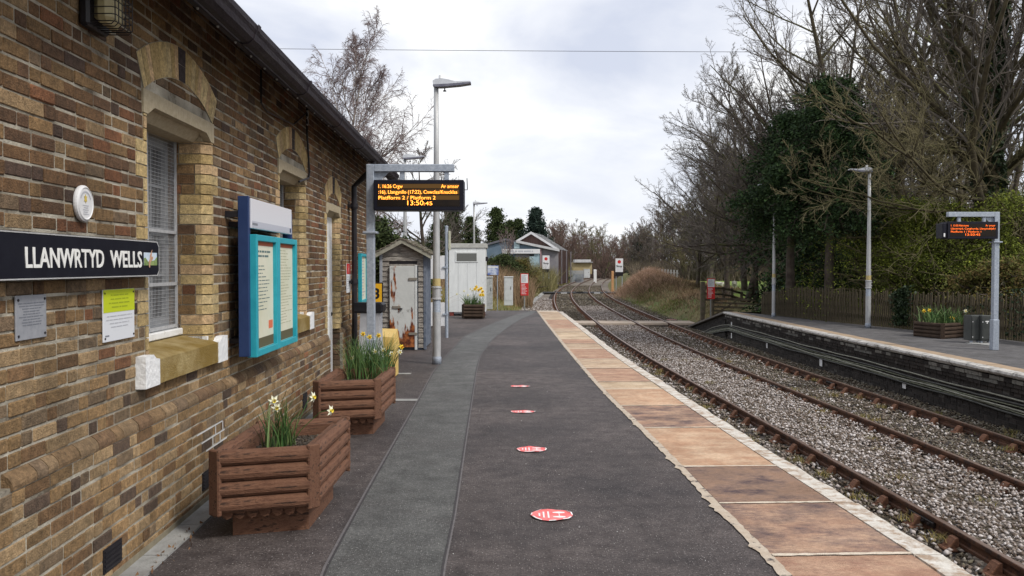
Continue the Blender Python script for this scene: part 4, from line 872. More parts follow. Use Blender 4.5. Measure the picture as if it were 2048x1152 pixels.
# ------------------------------------------------------------------ galvanised display posts
M_galv = mat('galvanised_steel', (.27, .31, .37), (.44, .48, .54), 28, .5, .3, 60, metal=.25, c3=(.34, .38, .46), s3=60, t3=(.5, .6), spec=.4)
M_case = mat('display_case', (.008, .008, .016), (.012, .012, .02), 9, .45, spec=.2); M_scr = mat('display_screen', (.012, .008, .006), (.02, .013, .008), 3, .3, spec=.2)
M_led = mat('led_amber', (.9, .35, .05), em=((1, .30, .035), 3.2)); M_led2 = mat('led_orange', (.9, .2, .03), em=((1, .13, .012), 1.3)); M_ledbg = mat('led_glow_row', (.05, .03, .01), em=((.5, .22, .03), .10))
def display(label, X, Y, zb, ztop, armx, dsp, rows, led, w, flip=1, sleeve=.75, rz=0):
    t = thing('information_display', label, 'departure board', (X, Y, zb), rz); H = ztop - zb
    b = MB().bev(-w/2, w/2, -w/2, w/2, 0, H, .008); b.build('post', M_galv, t)
    MB().bev(-w*.62, w*.62, -w*.62, w*.62, 0, sleeve, .01).build('post_sleeve', M_galv, t); zc = H - (.9 if led is M_led else .62)
    MB().bev(-w*.9, w*.9, -w*.9, w*.9, zc - .03, zc, .006).build('collar', M_galv, t)
    MB().bev(*sorted((flip*w/2, flip*armx)), -w/2, w/2, H - w*.95, H - .001, .006).build('arm', M_galv, t)
    P = [(flip*w/2, H - w*.95), (flip*(w/2 + .2), H - w*.95), (flip*w/2, H - w*.95 - .2)]
    MB().prism(P, -.006, .006, 'y').build('gusset', M_galv, t)
    x0, x1, z0, z1 = dsp
    z0 -= zb; z1 -= zb
    for f in (.3, .8): xx = x0 + (x1 - x0) * f; MB().bev(xx - .03, xx + .03, -.03, .03, z1, H - w*.95, .004).build('hanger', M_galv, t)
    yf = -.17; MB().bev(x0, x1, yf, .17, z0, z1, .006).build('display_case', M_case, t)
    m = .05; sc = MB().box(x0 + m, x1 - m, yf - .003, yf + .0, z0 + .05, z1 - .05).build('screen', M_scr, t)
    MB().box(x0 - .03, x0, yf, yf + .02, z0, z1); hh = (z1 - z0 - .1) / 4
    for i in range(4):
        if led is M_led: MB().box(x0 + m + .01, x1 - m - .01, yf - .004, yf - .0032, z1 - .05 - (i + 1)*hh + .012, z1 - .05 - i*hh - .006).build('led_row', M_ledbg if i < 3 else M_scr, sc)
    xl, xr = x0 + m + .015, x1 - m - .015; W_ = xr - xl
    for (body, row, a, c, sz) in rows:
        text('led_text', body, hh*sz*.95, led, sc, Matrix.Translation((xl + a*W_, yf - .005, z1 - .05 - (row + .78)*hh)) @ Matrix.Rotation(R(90), 4, 'X'), width=(c - a)*W_, ext=.0006, offset=-.0004)
    return t
q = D(742, 576, 11.8); k_ = 11.8 / 1750 / 1.0
px = lambda x: (x - 742) * k_
pz = lambda y: D(742, y, 11.8)[2]
t = display('galvanised post and arm carrying the lit amber departure board beside the building', q[0], 11.8, 0, pz(329), px(909), (px(752), px(929), pz(422), pz(362)),
        [('1. 16:26 Crgw', 0, 0, .30, .95), ('Ar amser', 0, .78, 1, .95), (':16), Llangynllo (17:22), Cnwclas/Knucklas', 1, 0, .98, .95), ('Platfform 2 / Platform 2', 2, 0, .71, .95), ('13:50', 3, .36, .56, 1.25), (':45', 3, .565, .67, .95)], M_led, .105)
b = MB(); b.tube([(px(929), -.1, pz(381)), (px(936), -.1, pz(381)), (px(936), -.1, pz(378))], .005, 5); b.tube([(px(936), -.1, pz(380)), (px(935), -.1, pz(358))], .006, 5); b.build('aerial', M_blk, t)
q = D(1990, 576, 18.5); k_ = 18.5 / 1750 * 1.0; px2 = lambda x: (x - 1990) * k_; pz2 = lambda y: D(1990, y, 18.5)[2]
t = display('galvanised post with dim orange departure board on the far platform beside two steel cabinets', q[0], 18.5, FZ, pz2(424), -px2(1893) , (px2(1886), px2(1986), pz2(478), pz2(444)),
        [('1. 13:50 Abertawe', 0, 0, .40, .9), ('Ar amser', 0, .78, 1, .9), ('Llanwrtyd, Cynghordy, Llanymddyfri', 1, 0, 1, .9), ('Platfform 1 / Platform 1', 2, 0, .68, .9), ('13:50:45', 3, .33, .66, 1.1)], M_led2, .11, flip=-1, sleeve=.65)
MB().bev(px2(1877), px2(1885.5), -.15, .15, pz2(477) - FZ, pz2(447) - FZ, .01).build('side_housing', M_case, t); MB().box(px2(1879), px2(1882), -.153, -.15, pz2(474) - FZ, pz2(467) - FZ).build('white_label', M_wht, t)
# ------------------------------------------------------------------ lamp posts
M_pole = mat('lamp_pole_grey', (.36, .37, .38), (.50, .50, .50), 9, .45, .2, 40, metal=.25, stretch=(1, 1, .3)); M_lum = mat('luminaire_pale', (.50, .52, .56), (.60, .62, .66), 7, .45); M_lumd = mat('luminaire_lens', (.10, .10, .14), (.18, .18, .22), 12, .4); M_band = mat('yellow_band', (.42, .33, .14), (.50, .40, .18), 14, .6)
def lamp_post(label, X, Y, zb, H, arm, ry=0, r0=.075, r1=.042, hatch=1.35, s=1.0):
    t = thing('lamp_post', label, 'lamp post', (X, Y, zb), ry, 'lamp posts on the two platforms')
    MB().lathe([(0, 0), (r0*1.1, 0), (r0*1.1, .12), (r0*.97, .14), (r0*.92, hatch)], n=16).build('lower_pole', M_galv, t, smooth=True)
    MB().lathe([(r0*.98, 0), (r0*.98, hatch*.68)], n=16).build('pole_sleeve', M_pole, t, smooth=True)
    MB().lathe([(r0*.9, hatch), (r1*1.1, H*.75), (r1, H - .02), (0, H - .02)], n=16).build('upper_pole', M_pole, t, smooth=True)
    b = MB().lathe([(r0, hatch - .22), (r0*1.2, hatch - .21), (r0*1.2, hatch - .19), (r0*1.0, hatch - .18), (r0*1.0, hatch - .02), (r0*1.2, hatch - .01), (r0*1.2, hatch + .01), (r0*.9, hatch + .02)], n=16)
    for z in (hatch - .15, hatch - .06): b.bev(r0*.6, r0*1.3, -.02, .02, z, z + .03, .004)
    b.build('hinge_collar', M_pole, t); MB().lathe([(r0*.93, hatch + .03), (r0*.93, hatch + .16)], n=16).build('yellow_band', M_band, t)
    d = 1 if arm > 0 else -1; A_ = abs(arm)
    P = [(-.05, .0), (-.055, .06), (.0, .09), (.10, .098), (.22, .078), (.34, .048), (A_, .052), (A_ + .01, .035), (A_, .02), (.40, -.002), (.1, -.028), (-.03, -.03)]
    P = [(x*d, H + z + .02) for x, z in P]; P = P if d > 0 else P[::-1]
    lum = MB().prism(P, -.085, .085, 'y').build('luminaire', M_lum, t); P2 = [(-.052, -.02), (-.05, .0), (.2, .012), (A_ + .006, .044), (A_ + .012, .02), (.42, -.012), (.1, -.04), (-.03, -.04)]
    P2 = [(x*d, H + z + .012) for x, z in P2]; P2 = P2 if d > 0 else P2[::-1]; MB().prism(P2, -.092, .092, 'y').build('lens_strip', M_lumd, lum)
    MB().lathe([(0, H + .13), (.035, H + .13), (.035, H + .18), (.0, H + .185)], .08*d, 0, 12).build('photocell', M_wht, t); MB().lathe([(.0, H - .10), (.03, H - .095), (.03, H - .08), (.01, H - .07), (.01, H - .04)], .15*d, 0, 10).build('sensor', M_blk, t)
    return t
x, y = G(873.5, 728); lamp_post('tall grey lamp post standing in front of the wooden hut and the amber departure board', x, y, 0, D(875, 172, y)[2], .60)
lamp_post('lamp post rising behind the roof of the weatherboarded hut', D(810, 400, 25)[0], 25, 0, D(810, 317, 25)[2], .55)
lamp_post('small distant lamp post rising behind the white kiosk', D(948, 400, 43)[0], 43, -.3, D(948, 408, 43)[2] + .3, .65)
x, y = G(1736, 656, FZ); lamp_post('tall pale lamp post on the far platform in front of the paling fence', x, y, FZ, D(1741, 343, y)[2] - FZ, -.58, 0)
x, y = G(1547, 634, FZ); lamp_post('slender lamp post by the fence end, its top hidden in dark branches', x, y, FZ, 4.55, -.55, 0, .062, .04)
# ------------------------------------------------------------------ planters and daffodils
M_log = mat('stained_log', (.115, .052, .031), (.25, .125, .074), 5, .75, 1, 40, c3=(.05, .026, .018), s3=5, t3=(.52, .62), stretch=(1, 7, 7), detail=10); M_log2 = mat('dark_log', (.035, .022, .015), (.075, .048, .032), 5, .85, .9, 30, stretch=(1, 6, 6))
M_soil = mat('soil', (.035, .028, .022), (.09, .075, .06), 30, .95, 1, 60); M_frag = mat('bark_chips', (.8, .8, .8), (1.1, 1.1, 1.1), 20, .9, island=[(.03, .02, .015), (.07, .05, .035), (.14, .11, .08), (.22, .19, .15)])
def planter(label, C4, z0, z1, nlog, m, group='log planters on the platforms', rot=0):
    c = [sum(p[i] for p in C4) / 4 for i in (0, 1)]; t = thing('log_planter', label, 'planter', (c[0], c[1], 0), 0, group)
    Q = [Vector((p[0] - c[0], p[1] - c[1], 0)) for p in C4]; rr = (z1 - z0) / nlog / 2
    for a in range(4):
        p, q_ = Q[a], Q[(a+1) % 4]; d = (q_ - p).normalized(); nrm = Vector((d.y, -d.x, 0)); Ln = (q_ - p).length
        for k in range(nlog):
            z = z0 + rr + k*2*rr; 
            M_ = Matrix.Translation((p.x + d.x*.02, p.y + d.y*.02, z)) @ Matrix(((d.x, nrm.x, 0, 0), (d.y, nrm.y, 0, 0), (0, 0, 1, 0), (0, 0, 0, 1)))
            b = MB(); prof = []
            for i in range(12): th = 2*math.pi*i/12; prof.append((math.cos(th)*rr*.9 - .0, math.sin(th)*rr*1.0))
            o0 = len(b.v); L_ = Ln - .04 + (0.03 if a in (1,) else 0)
            for xx, sc in ((0, .9), (.006, 1), (L_*.5, 1.015), (L_ - .006, 1), (L_, .9)):
                for u_, v_ in prof: b.v.append((xx, u_*sc, v_*sc))
            for i in range(4):
                for j in range(12): j2 = (j+1) % 12; b.face((i*12+j, i*12+j2, (i+1)*12+j2, (i+1)*12+j))
            b.face(list(range(12))[::-1]); b.face([48 + j for j in range(12)])
            o = b.build('log', m, t, smooth=False); o.matrix_local = M_
        # inner boards
        M_ = Matrix.Translation((p.x, p.y, 0)) @ Matrix(((d.x, nrm.x, 0, 0), (d.y, nrm.y, 0, 0), (0, 0, 1, 0), (0, 0, 0, 1))); o = MB().box(.03, Ln - .03, -rr*.9 - .03, -rr*.5, z0, z1 - .03).build('inner_board', m, t); o.matrix_local = M_
        dd = (q_ - p).normalized(); pp = Q[a - 1]; d2 = (p - pp).normalized(); n2 = Vector((d2.y, -d2.x, 0)); on = (nrm + n2).normalized()
        ang = math.atan2(on.y, on.x); o = MB().bev(-.005, .028, -.05, .05, z0 - .015, z1 + .005, .008).build('corner_post', m, t); o.matrix_local = Matrix.Translation(p - on*.012) @ Matrix.Rotation(ang, 4, 'Z')
    MB().prism([(v.x*.96, v.y*.96) for v in Q], z0 + .05, z1 - .11).build('soil', M_soil, t)
    MB().prism([(v.x*.80, v.y*.74) for v in Q], .0, z0 - .03).build('base', m, t)
    b = MB(); p, q_ = Q[0], Q[1]
    for i in range(7): pc_ = p.lerp(q_, (i + .7) / 7.6); d_ = (Q[3] - Q[0]).normalized(); b.tube([pc_*.97 + Vector((0, 0, z0 - .012)), pc_*.97 + d_*.8*(Q[3]-Q[0]).length + Vector((0, 0, z0 - .012))], .036, 8)
    b.build('floor_slats', m, t)
    P = []
    for _ in range(500):
        u, v = rng.random(), rng.random(); P.append(tuple((Q[0] + (Q[1]-Q[0])*(.08 + .84*u) + (Q[3]-Q[0])*(.08 + .84*v)) + Vector((0, 0, z1 - .105))))
    o = scatter('bark_chips', P, .011, M_frag, .5); o.parent = t
    return t, Q, c
M_leaf = mat('daffodil_leaf', (.85, .85, .85), (1.1, 1.1, 1.1), 5, .6, island=[(.03, .075, .022), (.05, .11, .03), (.08, .15, .04), (.13, .19, .06)]); M_leafd = mat('daffodil_leaf_pale', (.85, .85, .85), (1.1, 1.1, 1.1), 5, .6, island=[(.12, .15, .05), (.22, .22, .09), (.10, .16, .05)])
M_petw = mat('petal_white', (.72, .72, .55), (.80, .80, .68), 20, .6); M_pety = mat('petal_yellow', (.78, .55, .03), (.85, .66, .06), 20, .6); M_cup = mat('trumpet_yellow', (.78, .62, .08), rough=.6); M_cupo = mat('trumpet_orange', (.80, .36, .02), rough=.6)
def flower(parent, base, head, aim, r=.035, white=True, orange=False, seg=1):
    base, head, aim = Vector(base), Vector(head), Vector(aim).normalized(); mid = base.lerp(head, .55) + Vector((0, 0, (head - base).length * .18))
    pts = [base, base.lerp(mid, .55) + Vector((0, 0, .01)), mid.lerp(head, .45) + Vector((0, 0, .012)), head - aim*.02]
    st = MB().tube(pts, [.0035, .003, .0028, .003], 5, False).build('stem', M_leaf, parent); b = MB(); a = aim.cross(Vector((0, 0, 1))).normalized(); c_ = a.cross(aim)
    for k in range(6):
        t0 = k*math.pi/3 + .2; dv = (a*math.cos(t0) + c_*math.sin(t0)); sd_ = (a*-math.sin(t0) + c_*math.cos(t0)); f = random.uniform(.9, 1.1)
        b.add([head, head + dv*r*.45*f + sd_*r*.28 + aim*.004, head + dv*r*f - aim*r*.12, head + dv*r*.45*f - sd_*r*.28 + aim*.004, head + dv*r*.5*f - aim*.002], [(0, 1, 4, 3), (1, 2, 3, 4)])
    b.build('petals', M_petw if white else M_pety, st); b = MB(); n = 8; r0, r1, hh = r*.2, r*.34, r*(.4 if white else .75)
    for q_, rr_ in ((0, r0), (hh, r1*.85), (hh*1.05, r1)): b.v += [tuple(head + aim*q_ + (a*math.cos(2*math.pi*k/n) + c_*math.sin(2*math.pi*k/n))*rr_) for k in range(n)]
    for i in range(2):
        for k in range(n): b.face((i*n+k, i*n+(k+1)%n, (i+1)*n+(k+1)%n, (i+1)*n+k))
    b.build('trumpet', M_cupo if orange else M_cup, st)
def clump(name, label, x, y, z, pts, h, w, flowers, n2=0, lean=.5, cat='daffodils', group='daffodils in the planters'):
    t = thing(name, label, cat, (x, y, z), 0, group)
    o = blades('leaves', pts, h, w, lean, M_leaf, 3); o.parent = t
    if n2: o = blades('pale_leaves', pts[:n2], h*.8, w, lean*1.7, M_leafd, 3); o.parent = t
    for f in flowers: flower(t, *f)
    return t
PA = [(-1.85, 5.42), (-1.279, 5.60), (-1.275, 6.64), (-1.855, 6.46)]
t1, Q1, c1_ = planter('large brown log planter nearest the camera, mostly bare soil with one daffodil clump', PA, .185, .58, 4, M_log)
PB = [(-1.945, 8.69), (-1.37, 8.87), (-1.366, 9.92), (-1.955, 9.74)]
t2, Q2, c2_ = planter('brown log planter full of long daffodil leaves, standing before the departure board post', PB, .185, .58, 4, M_log)
def hd_(px_, py_, Y, o): p = D(px_, py_, Y); return (p[0] - o[0], p[1] - o[1], p[2] - o[2])
o1 = (*G(562, 895, .47), .47); cp = [(rng.normal(0, .05), rng.normal(0, .07), 0) for _ in range(70)]
clump('daffodil_clump', 'thin daffodil clump with four white flowers in the nearest log planter', *o1, cp, .36, .013, [
    ((0, 0, 0), hd_(547, 801, o1[1] - .05, o1), (.55, -.8, -.1), .042, True), ((.02, 0, 0), hd_(553, 815, o1[1] - .08, o1), (.4, -.85, -.2), .04, True), ((.05, .05, 0), hd_(626, 794, o1[1] + .15, o1), (.85, -.3, .0), .042, True), ((.06, -.03, 0), hd_(661, 821, o1[1] - .1, o1), (.85, -.35, -.05), .042, True)], 12, .42)
o2 = (*G(735, 752, .47), .47); cp = [(rng.uniform(-.2, .26) , rng.uniform(-.34, .38), 0) for _ in range(480)]
fl = []
for px_, py_, Yo, ai, wt, og in ((750, 703, -.1, (.5, -.8, 0), 1, 0), (766, 700, .1, (.3, -.9, -.2), 1, 0), (782, 707, 0, (.7, -.6, -.1), 1, 0), (803, 694, .05, (.6, -.7, .1), 0, 1), (800, 704, 0, (.3, -.9, 0), 1, 0), (726, 668, .3, (.2, -.9, 0), 0, 1), (739, 674, .3, (.3, -.9, 0), 0, 1), (757, 671, .35, (.3, -.9, 0), 0, 1), (704, 716, -.1, (-.3, -.9, 0), 1, 0)):
    h_ = hd_(px_, py_, o2[1] + Yo, o2); fl.append(((h_[0]*.45, h_[1]*.6, 0), h_, ai, .036, bool(wt), bool(og)))
clump('daffodil_clump', 'dense dark green daffodil clump with scattered white and orange flowers in the second log planter', *o2, cp, .41, .014, fl, 60, .45)
PC = [D(926, 600, 28.6)[:2], D(967, 600, 28.6)[:2], (D(967, 600, 28.6)[0] - .02, 29.3), (D(926, 600, 28.6)[0], 29.3)]
t3, Q3, c3__ = planter('small dark log planter with bright yellow daffodils in front of the white kiosk', PC, .05, .47, 4, M_log2)
o3 = (c3__[0], c3__[1], .37); cp = [(rng.uniform(-.27, .27), rng.uniform(-.25, .25), 0) for _ in range(160)]
fl = [((rng.uniform(-.1, .2), 0, 0), hd_(a, b_, 28.7 + rng.uniform(-.1, .1), o3), (rng.uniform(-.4, .4), -.9, 0), .075, False, True) for a, b_ in ((953, 574), (957, 580), (962, 577), (965, 583), (961, 590), (950, 578), (966, 590))] + [((rng.uniform(-.2, .1), 0, 0), hd_(a, b_, 28.7, o3), (0, -1, 0), .05, True) for a, b_ in ((928, 582), (936, 590), (945, 581), (941, 578), (914, 588), (970, 612))]
clump('daffodil_clump', 'bright yellow and white daffodils in the small planter by the white kiosk', *o3, cp, .38, .03, fl, 40, .5)
PD = [(10.22, 22.2), (10.5, 21.3), (11.35, 21.85), (11.05, 22.75)]
t4, Q4, c4__ = planter('dark weathered log planter on the far platform against the paling fence', PD, .0, .38, 4, M_log2)
o4 = (c4__[0], c4__[1], .28); cp = [(rng.uniform(-.42, .42), rng.uniform(-.4, .4), 0) for _ in range(260)]
fl = [((rng.uniform(-.2, .2), 0, 0), hd_(a, b_, 21.9, o4), (0, -1, 0), .06, wt, not wt) for a, b_, wt in ((1848, 622, False), (1859, 621, False), (1903, 636, False), (1907, 638, False), (1879, 650, False), (1931, 622, True), (1867, 645, True))]
clump('daffodil_clump', 'sprawling green daffodil clump with a few yellow flowers in the far platform planter', *o4, cp, .42, .03, fl, 60, .6)
for z in (t1, t2, t3): pass
t4.location.z = FZ
# ------------------------------------------------------------------ litter bin, grit bin, number sign
lx, ly = -2.06, 12.75
t = thing('litter_bin', 'pale grey bin with a black overhanging lid between the wall and the galvanised post', 'bin', (lx, ly, 0))
b = MB(); b.add([(-.17, -.16, 0), (.19, -.16, 0), (.19, .16, 0), (-.17, .16, 0), (-.13, -.14, 1.06), (.13, -.14, 1.06), (.13, .14, 1.06), (-.13, .14, 1.06)], [(0, 1, 5, 4), (1, 2, 6, 5), (2, 3, 7, 6), (3, 0, 4, 7), (4, 5, 6, 7)]); b.build('body', mat('pale_plastic', (.42, .42, .44), (.52, .52, .54), 8, .5), t)
MB().bev(-.24, .2, -.19, .19, 1.05, 1.20, .03).build('lid', M_blk, t)
gx_ = D(774, 660, 13.5)[0]
t = thing('grit_bin', 'pale orange yellow grit bin with sloping lid beside the daffodil planter', 'bin', (gx_, 13.5, 0)); M_grit = mat('faded_yellow_plastic', (.62, .40, .10), (.68, .50, .18), 5, .5, .2)
MB().bev(-.14, .125, -.12, .4, 0, .47, .02).build('body', M_grit, t)
b = MB(); b.add([(-.20, -.17, .45), (.14, -.17, .45), (.14, .45, .45), (-.20, .45, .45), (-.19, -.16, .66), (.13, -.16, .64), (.11, .40, .73), (-.19, .40, .74)], [(0, 1, 5, 4), (1, 2, 6, 5), (2, 3, 7, 6), (3, 0, 4, 7), (4, 5, 6, 7), (0, 3, 2, 1)]); b.build('lid', M_grit, t)
nx2 = D(754, 586, 15.6); t = thing('number_sign', 'yellow number 3 sign with black frame partly behind the galvanised post', 'sign', (nx2[0], 15.6, 0)); z0, z1 = D(754, 607, 15.6)[2], D(754, 565, 15.6)[2]
MB().bev(-.15, .11, -.02, .0, z0, z1, .006).build('frame', M_blk, t); MB().box(-.13, .09, -.023, -.0202, z0 + .02, z1 - .02).build('yellow_face', mat('signal_yellow', (.78, .43, .02), rough=.5), t); MB().tube([(-.02, .03, 0), (-.02, .03, z1 - .05)], .03, 8).build('post', M_blk, t)
text('number', '3', .26, M_blk, t, Matrix.Translation((-.07, -.0245, z0 + .09)) @ Matrix.Rotation(R(90), 4, 'X'), ext=.001, offset=.008)
# ------------------------------------------------------------------ weatherboarded hut
M_bd = mat('weathered_board', (.22, .20, .18), (.40, .37, .33), 7, .9, .8, 60, c3=(.10, .09, .085), s3=6, t3=(.5, .65), stretch=(1, 1, 6)); M_bdd = mat('slate_blue_board', (.08, .10, .14), (.16, .18, .22), 6, .85, .6); M_bda = mat('grey_barge', (.27, .26, .21), (.36, .35, .29), 8, .85, .6); M_roofh = mat('lichened_shingle', (.16, .13, .11), (.28, .25, .20), 14, .95, .8, c3=(.10, .13, .05), s3=7, t3=(.5, .65))
HY = 18.0; hx = D(806, 600, HY)[0]; t = thing('lamp_hut', 'small leaning weatherboarded hut with gabled shingle roof and a rusty white door', 'hut', (hx, HY, 0)); zz_ = lambda y: D(806, y, HY)[2]; xx_ = lambda x: (x - 806) * HY / 1750
ze, za = zz_(507), zz_(478); hw = .42
MB().box(-hw + .02, hw - .02, .015, 1.55, 0, ze + .02).build('body', M_bdd, t)
b = MB(); b.add([(-hw, .015, ze), (hw, .015, ze), (0, .015, za - .03)], [(0, 1, 2)]); b.build('gable', M_bdd, t)
z = .05; i = 0
while z < ze + .32:
    hw_ = hw if z < ze else hw * max(0, (za - z - .02) / (za - ze)); dz = .105
    segs = [(-hw_, hw_)] if z > zz_(533) else ([(-hw_, xx_(779))] + ([(xx_(837), hw_)]))
    for a, c in segs:
        if c - a < .05: continue
        b = MB(); j_ = random.uniform(-.006, .006); b.add([(a, -.03 + j_, z), (c, -.03 + j_, z), (c, .014, z), (a, .014, z), (a, -.008, z + dz), (c, -.008, z + dz), (c, .014, z + dz), (a, .014, z + dz)], [(0, 1, 5, 4), (3, 2, 1, 0), (1, 2, 6, 5), (0, 4, 7, 3), (4, 5, 6, 7)]); b.build('weatherboard', M_bd, t)
    z += dz; i += 1
for i in range(9): MB().bev(hw - .02, hw + .012, .05 + i*.165, .20 + i*.165, 0.02, ze, .006).build('side_board', M_bdd, t)
for sg in (-1, 1): MB().bev(*sorted((sg*(hw - .0), sg*(hw + .06))), -.03, .04, 0.01, ze - .02, .006).build('corner_board', mat('corner_board_grey', (.26, .29, .34), (.36, .38, .42), 6, .8) if sg < 0 else M_bdd, t)
for sg in (-1, 1):
    P = [(0, za), (0, za - .09), (sg*.60, ze - .115), (sg*.60, ze - .02)]; MB().prism(P if sg < 0 else P[::-1], -.14, -.10, 'y').build('barge_board', M_bda, t)
    b = MB(); n = 6
    for k in range(n):
        for j in range(9):
            f0, f1 = k/n, (k+1)/n + .03; xa, xb = sg*(.64*f0), sg*(.64*f1); z_a, z_b = za + .03 - (za - ze + .05)*f0, za + .03 - (za - ze + .05)*f1; u = random.uniform(-.006, .006); ya = -.16 + j*.205
            b.add([(xa, ya, z_a - .014 + u), (xa, ya + .2, z_a - .014 + u), (xb, ya + .2, z_b + .014 + u), (xb, ya, z_b + .014 + u), (xb, ya, z_b - .006 + u), (xb, ya + .2, z_b - .006 + u), (xa, ya, z_a - .03 + u)], [(0, 3, 2, 1), (2, 3, 4, 5), (0, 6, 4, 3), (0, 1, 2, 3)])
    b.build('shingles', M_roofh, t, kind='stuff')
MB().box(xx_(779), xx_(835), -.02, .012, zz_(533), zz_(520.5)).build('dark_fanlight', M_blk, t)
M_rdoor = mat('rusting_white_door', (.52, .54, .53), (.60, .62, .61), 4, .65, .3, c3=(.30, .30, .29), s3=7, t3=(.58, .68))
def rusty(m):
    t_ = m.node_tree; n = t_.nodes.new; l = t_.links.new; b_ = t_.nodes['Principled BSDF']; src = b_.inputs['Base Color'].links[0].from_socket
    tc = n('ShaderNodeTexCoord'); sp = n('ShaderNodeSeparateXYZ'); l(tc.outputs['Object'], sp.inputs[0]); mp = n('ShaderNodeMapping'); mp.inputs['Scale'].default_value = (9, 9, 2.2); l(tc.outputs['Object'], mp.inputs[0])
    nz = n('ShaderNodeTexNoise'); nz.inputs['Scale'].default_value = 1; nz.inputs['Detail'].default_value = 6; l(mp.outputs[0], nz.inputs['Vector'])
    mr = n('ShaderNodeMapRange'); mr.inputs[1].default_value = .95; mr.inputs[2].default_value = .25; mr.inputs[3].default_value = -.11; mr.inputs[4].default_value = .11; l(sp.outputs[2], mr.inputs[0])
    ad = n('ShaderNodeMath'); l(nz.outputs[0], ad.inputs[0]); l(mr.outputs[0], ad.inputs[1]); st = n('ShaderNodeMapRange'); st.inputs[1].default_value = .50; st.inputs[2].default_value = .56; l(ad.outputs[0], st.inputs[0])
    rc = n('ShaderNodeValToRGB'); rc.color_ramp.elements[0].color = (.10, .025, .012, 1); rc.color_ramp.elements[1].color = (.38, .13, .04, 1); rc.color_ramp.elements[0].position = .4; rc.color_ramp.elements[1].position = .62; n2 = n('ShaderNodeTexNoise'); n2.inputs['Scale'].default_value = 9; l(tc.outputs['Object'], n2.inputs['Vector']); l(n2.outputs[0], rc.inputs[0])
    mm = n('ShaderNodeMixRGB'); l(st.outputs[0], mm.inputs[0]); l(src, mm.inputs[1]); l(rc.outputs[0], mm.inputs[2]); l(mm.outputs[0], b_.inputs['Base Color'])
rusty(M_rdoor)
dr = MB().bev(xx_(780), xx_(830), -.07, -.035, zz_(694), zz_(532), .006).build('door', M_rdoor, t)
MB().bev(xx_(830), xx_(834.5), -.075, .01, zz_(699), zz_(530), .004).build('door_edge', mat('edge_white', (.52, .54, .54), (.6, .62, .62), 4, .6), t)
for y_ in (558, 614, 667): MB().bev(xx_(818 if y_ != 614 else 786), xx_(835 if y_ != 614 else 802), -.09, -.07, zz_(y_ + 2.5), zz_(y_ - 2.5), .003).build('bolt', mat('old_bolt', (.22, .20, .17)), dr)
MB().lathe([(0, -.02), (.03, -.015), (.03, .01), (0, .015)], n=8).build('padlock', M_blk, dr, loc=(xx_(803), -.09, zz_(617)))
# ------------------------------------------------------------------ sign post with two white boards
x, y = G(893.5, 675.5); t = thing('sign_post', 'slim grey post with two blank white boards behind the tall lamp post', 'sign', (x, y, 0)); zz2 = lambda yy: D(893, yy, y)[2]; xx2 = lambda xv: (xv - 893.5) * y / 1750
MB().lathe([(0, 0), (.038, 0), (.038, zz2(455)), (.042, zz2(455)), (.042, zz2(452)), (0, zz2(451))], n=12).build('post', M_galv, t, smooth=False)
M_bw = mat('board_white', (.66, .66, .68), (.74, .74, .75), 4, .45)
for a, b_ in ((511, 558), (605, 652)): MB().bev(xx2(856.5), xx2(890), -.012, .004, zz2(b_), zz2(a), .003).build('white_board', M_bw, t); MB().box(xx2(886), xx2(896), -.045, .045, zz2((a+b_)/2) - .02, zz2((a+b_)/2) + .02).build('clamp', M_galv, t)
MB().bev(xx2(897.5), xx2(900.5), -.05, .25, zz2(500), zz2(462), .004).build('side_board', mat('cream_board', (.42, .42, .32), (.5, .5, .4), 6, .7), t)
MB().box(xx2(895), xx2(900), -.02, .02, zz2(484), zz2(480)).build('clamp', M_galv, t)
# ------------------------------------------------------------------ white kiosk
KY = 30.4; kx = D(935, 600, KY)[0]; t = thing('kiosk', 'white timber equipment kiosk with a narrow louvred window standing on red feet', 'kiosk', (kx, KY, 0)); kz = lambda yy: D(935, yy, KY)[2]; kk_ = lambda xv: (xv - 935) * KY / 1750
M_kw = mat('kiosk_white', (.62, .64, .64), (.70, .72, .72), 3, .6, .3, c3=(.40, .42, .42), s3=6, t3=(.62, .72), stretch=(3, 3, .8))
MB().box(kk_(898), kk_(971), .0, 1.4, kz(624), kz(496)).build('body', M_kw, t)
for i in range(4): a = kk_(898) + i*(kk_(971) - kk_(898))/4; MB().bev(a + .004, a + (kk_(971)-kk_(898))/4 - .004, -.014, .0, kz(624), kz(496), .003).build('panel', M_kw, t)
MB().bev(kk_(896), kk_(973.5), -.05, 1.45, kz(496), kz(487), .008).build('roof', mat('roof_felt', (.36, .36, .34), (.46, .46, .43), 6, .8), t)
f = MB(); f.bev(kk_(911), kk_(956), -.035, -.012, kz(524.5), kz(503), .003); fw_ = f.build('window_frame', M_kw, t); MB().box(kk_(913.5), kk_(953.5), -.038, -.0352, kz(522.5), kz(506.5)).build('louvre_panel', mat('grey_louvre', (.10, .105, .10), (.16, .165, .155), 30, .4, stretch=(1, 1, 12)), fw_)
for a in (899, 930, 962): MB().bev(kk_(a), kk_(a + 8), .0, .3, .0, kz(624), .004).build('foot', mat('red_oxide', (.16, .035, .03), (.22, .05, .04), 9, .7), t)
MB().box(kk_(971) + .002, kk_(971) + .09, .1, .3, 1.9, 2.05).build('side_lamp', M_blk, t)
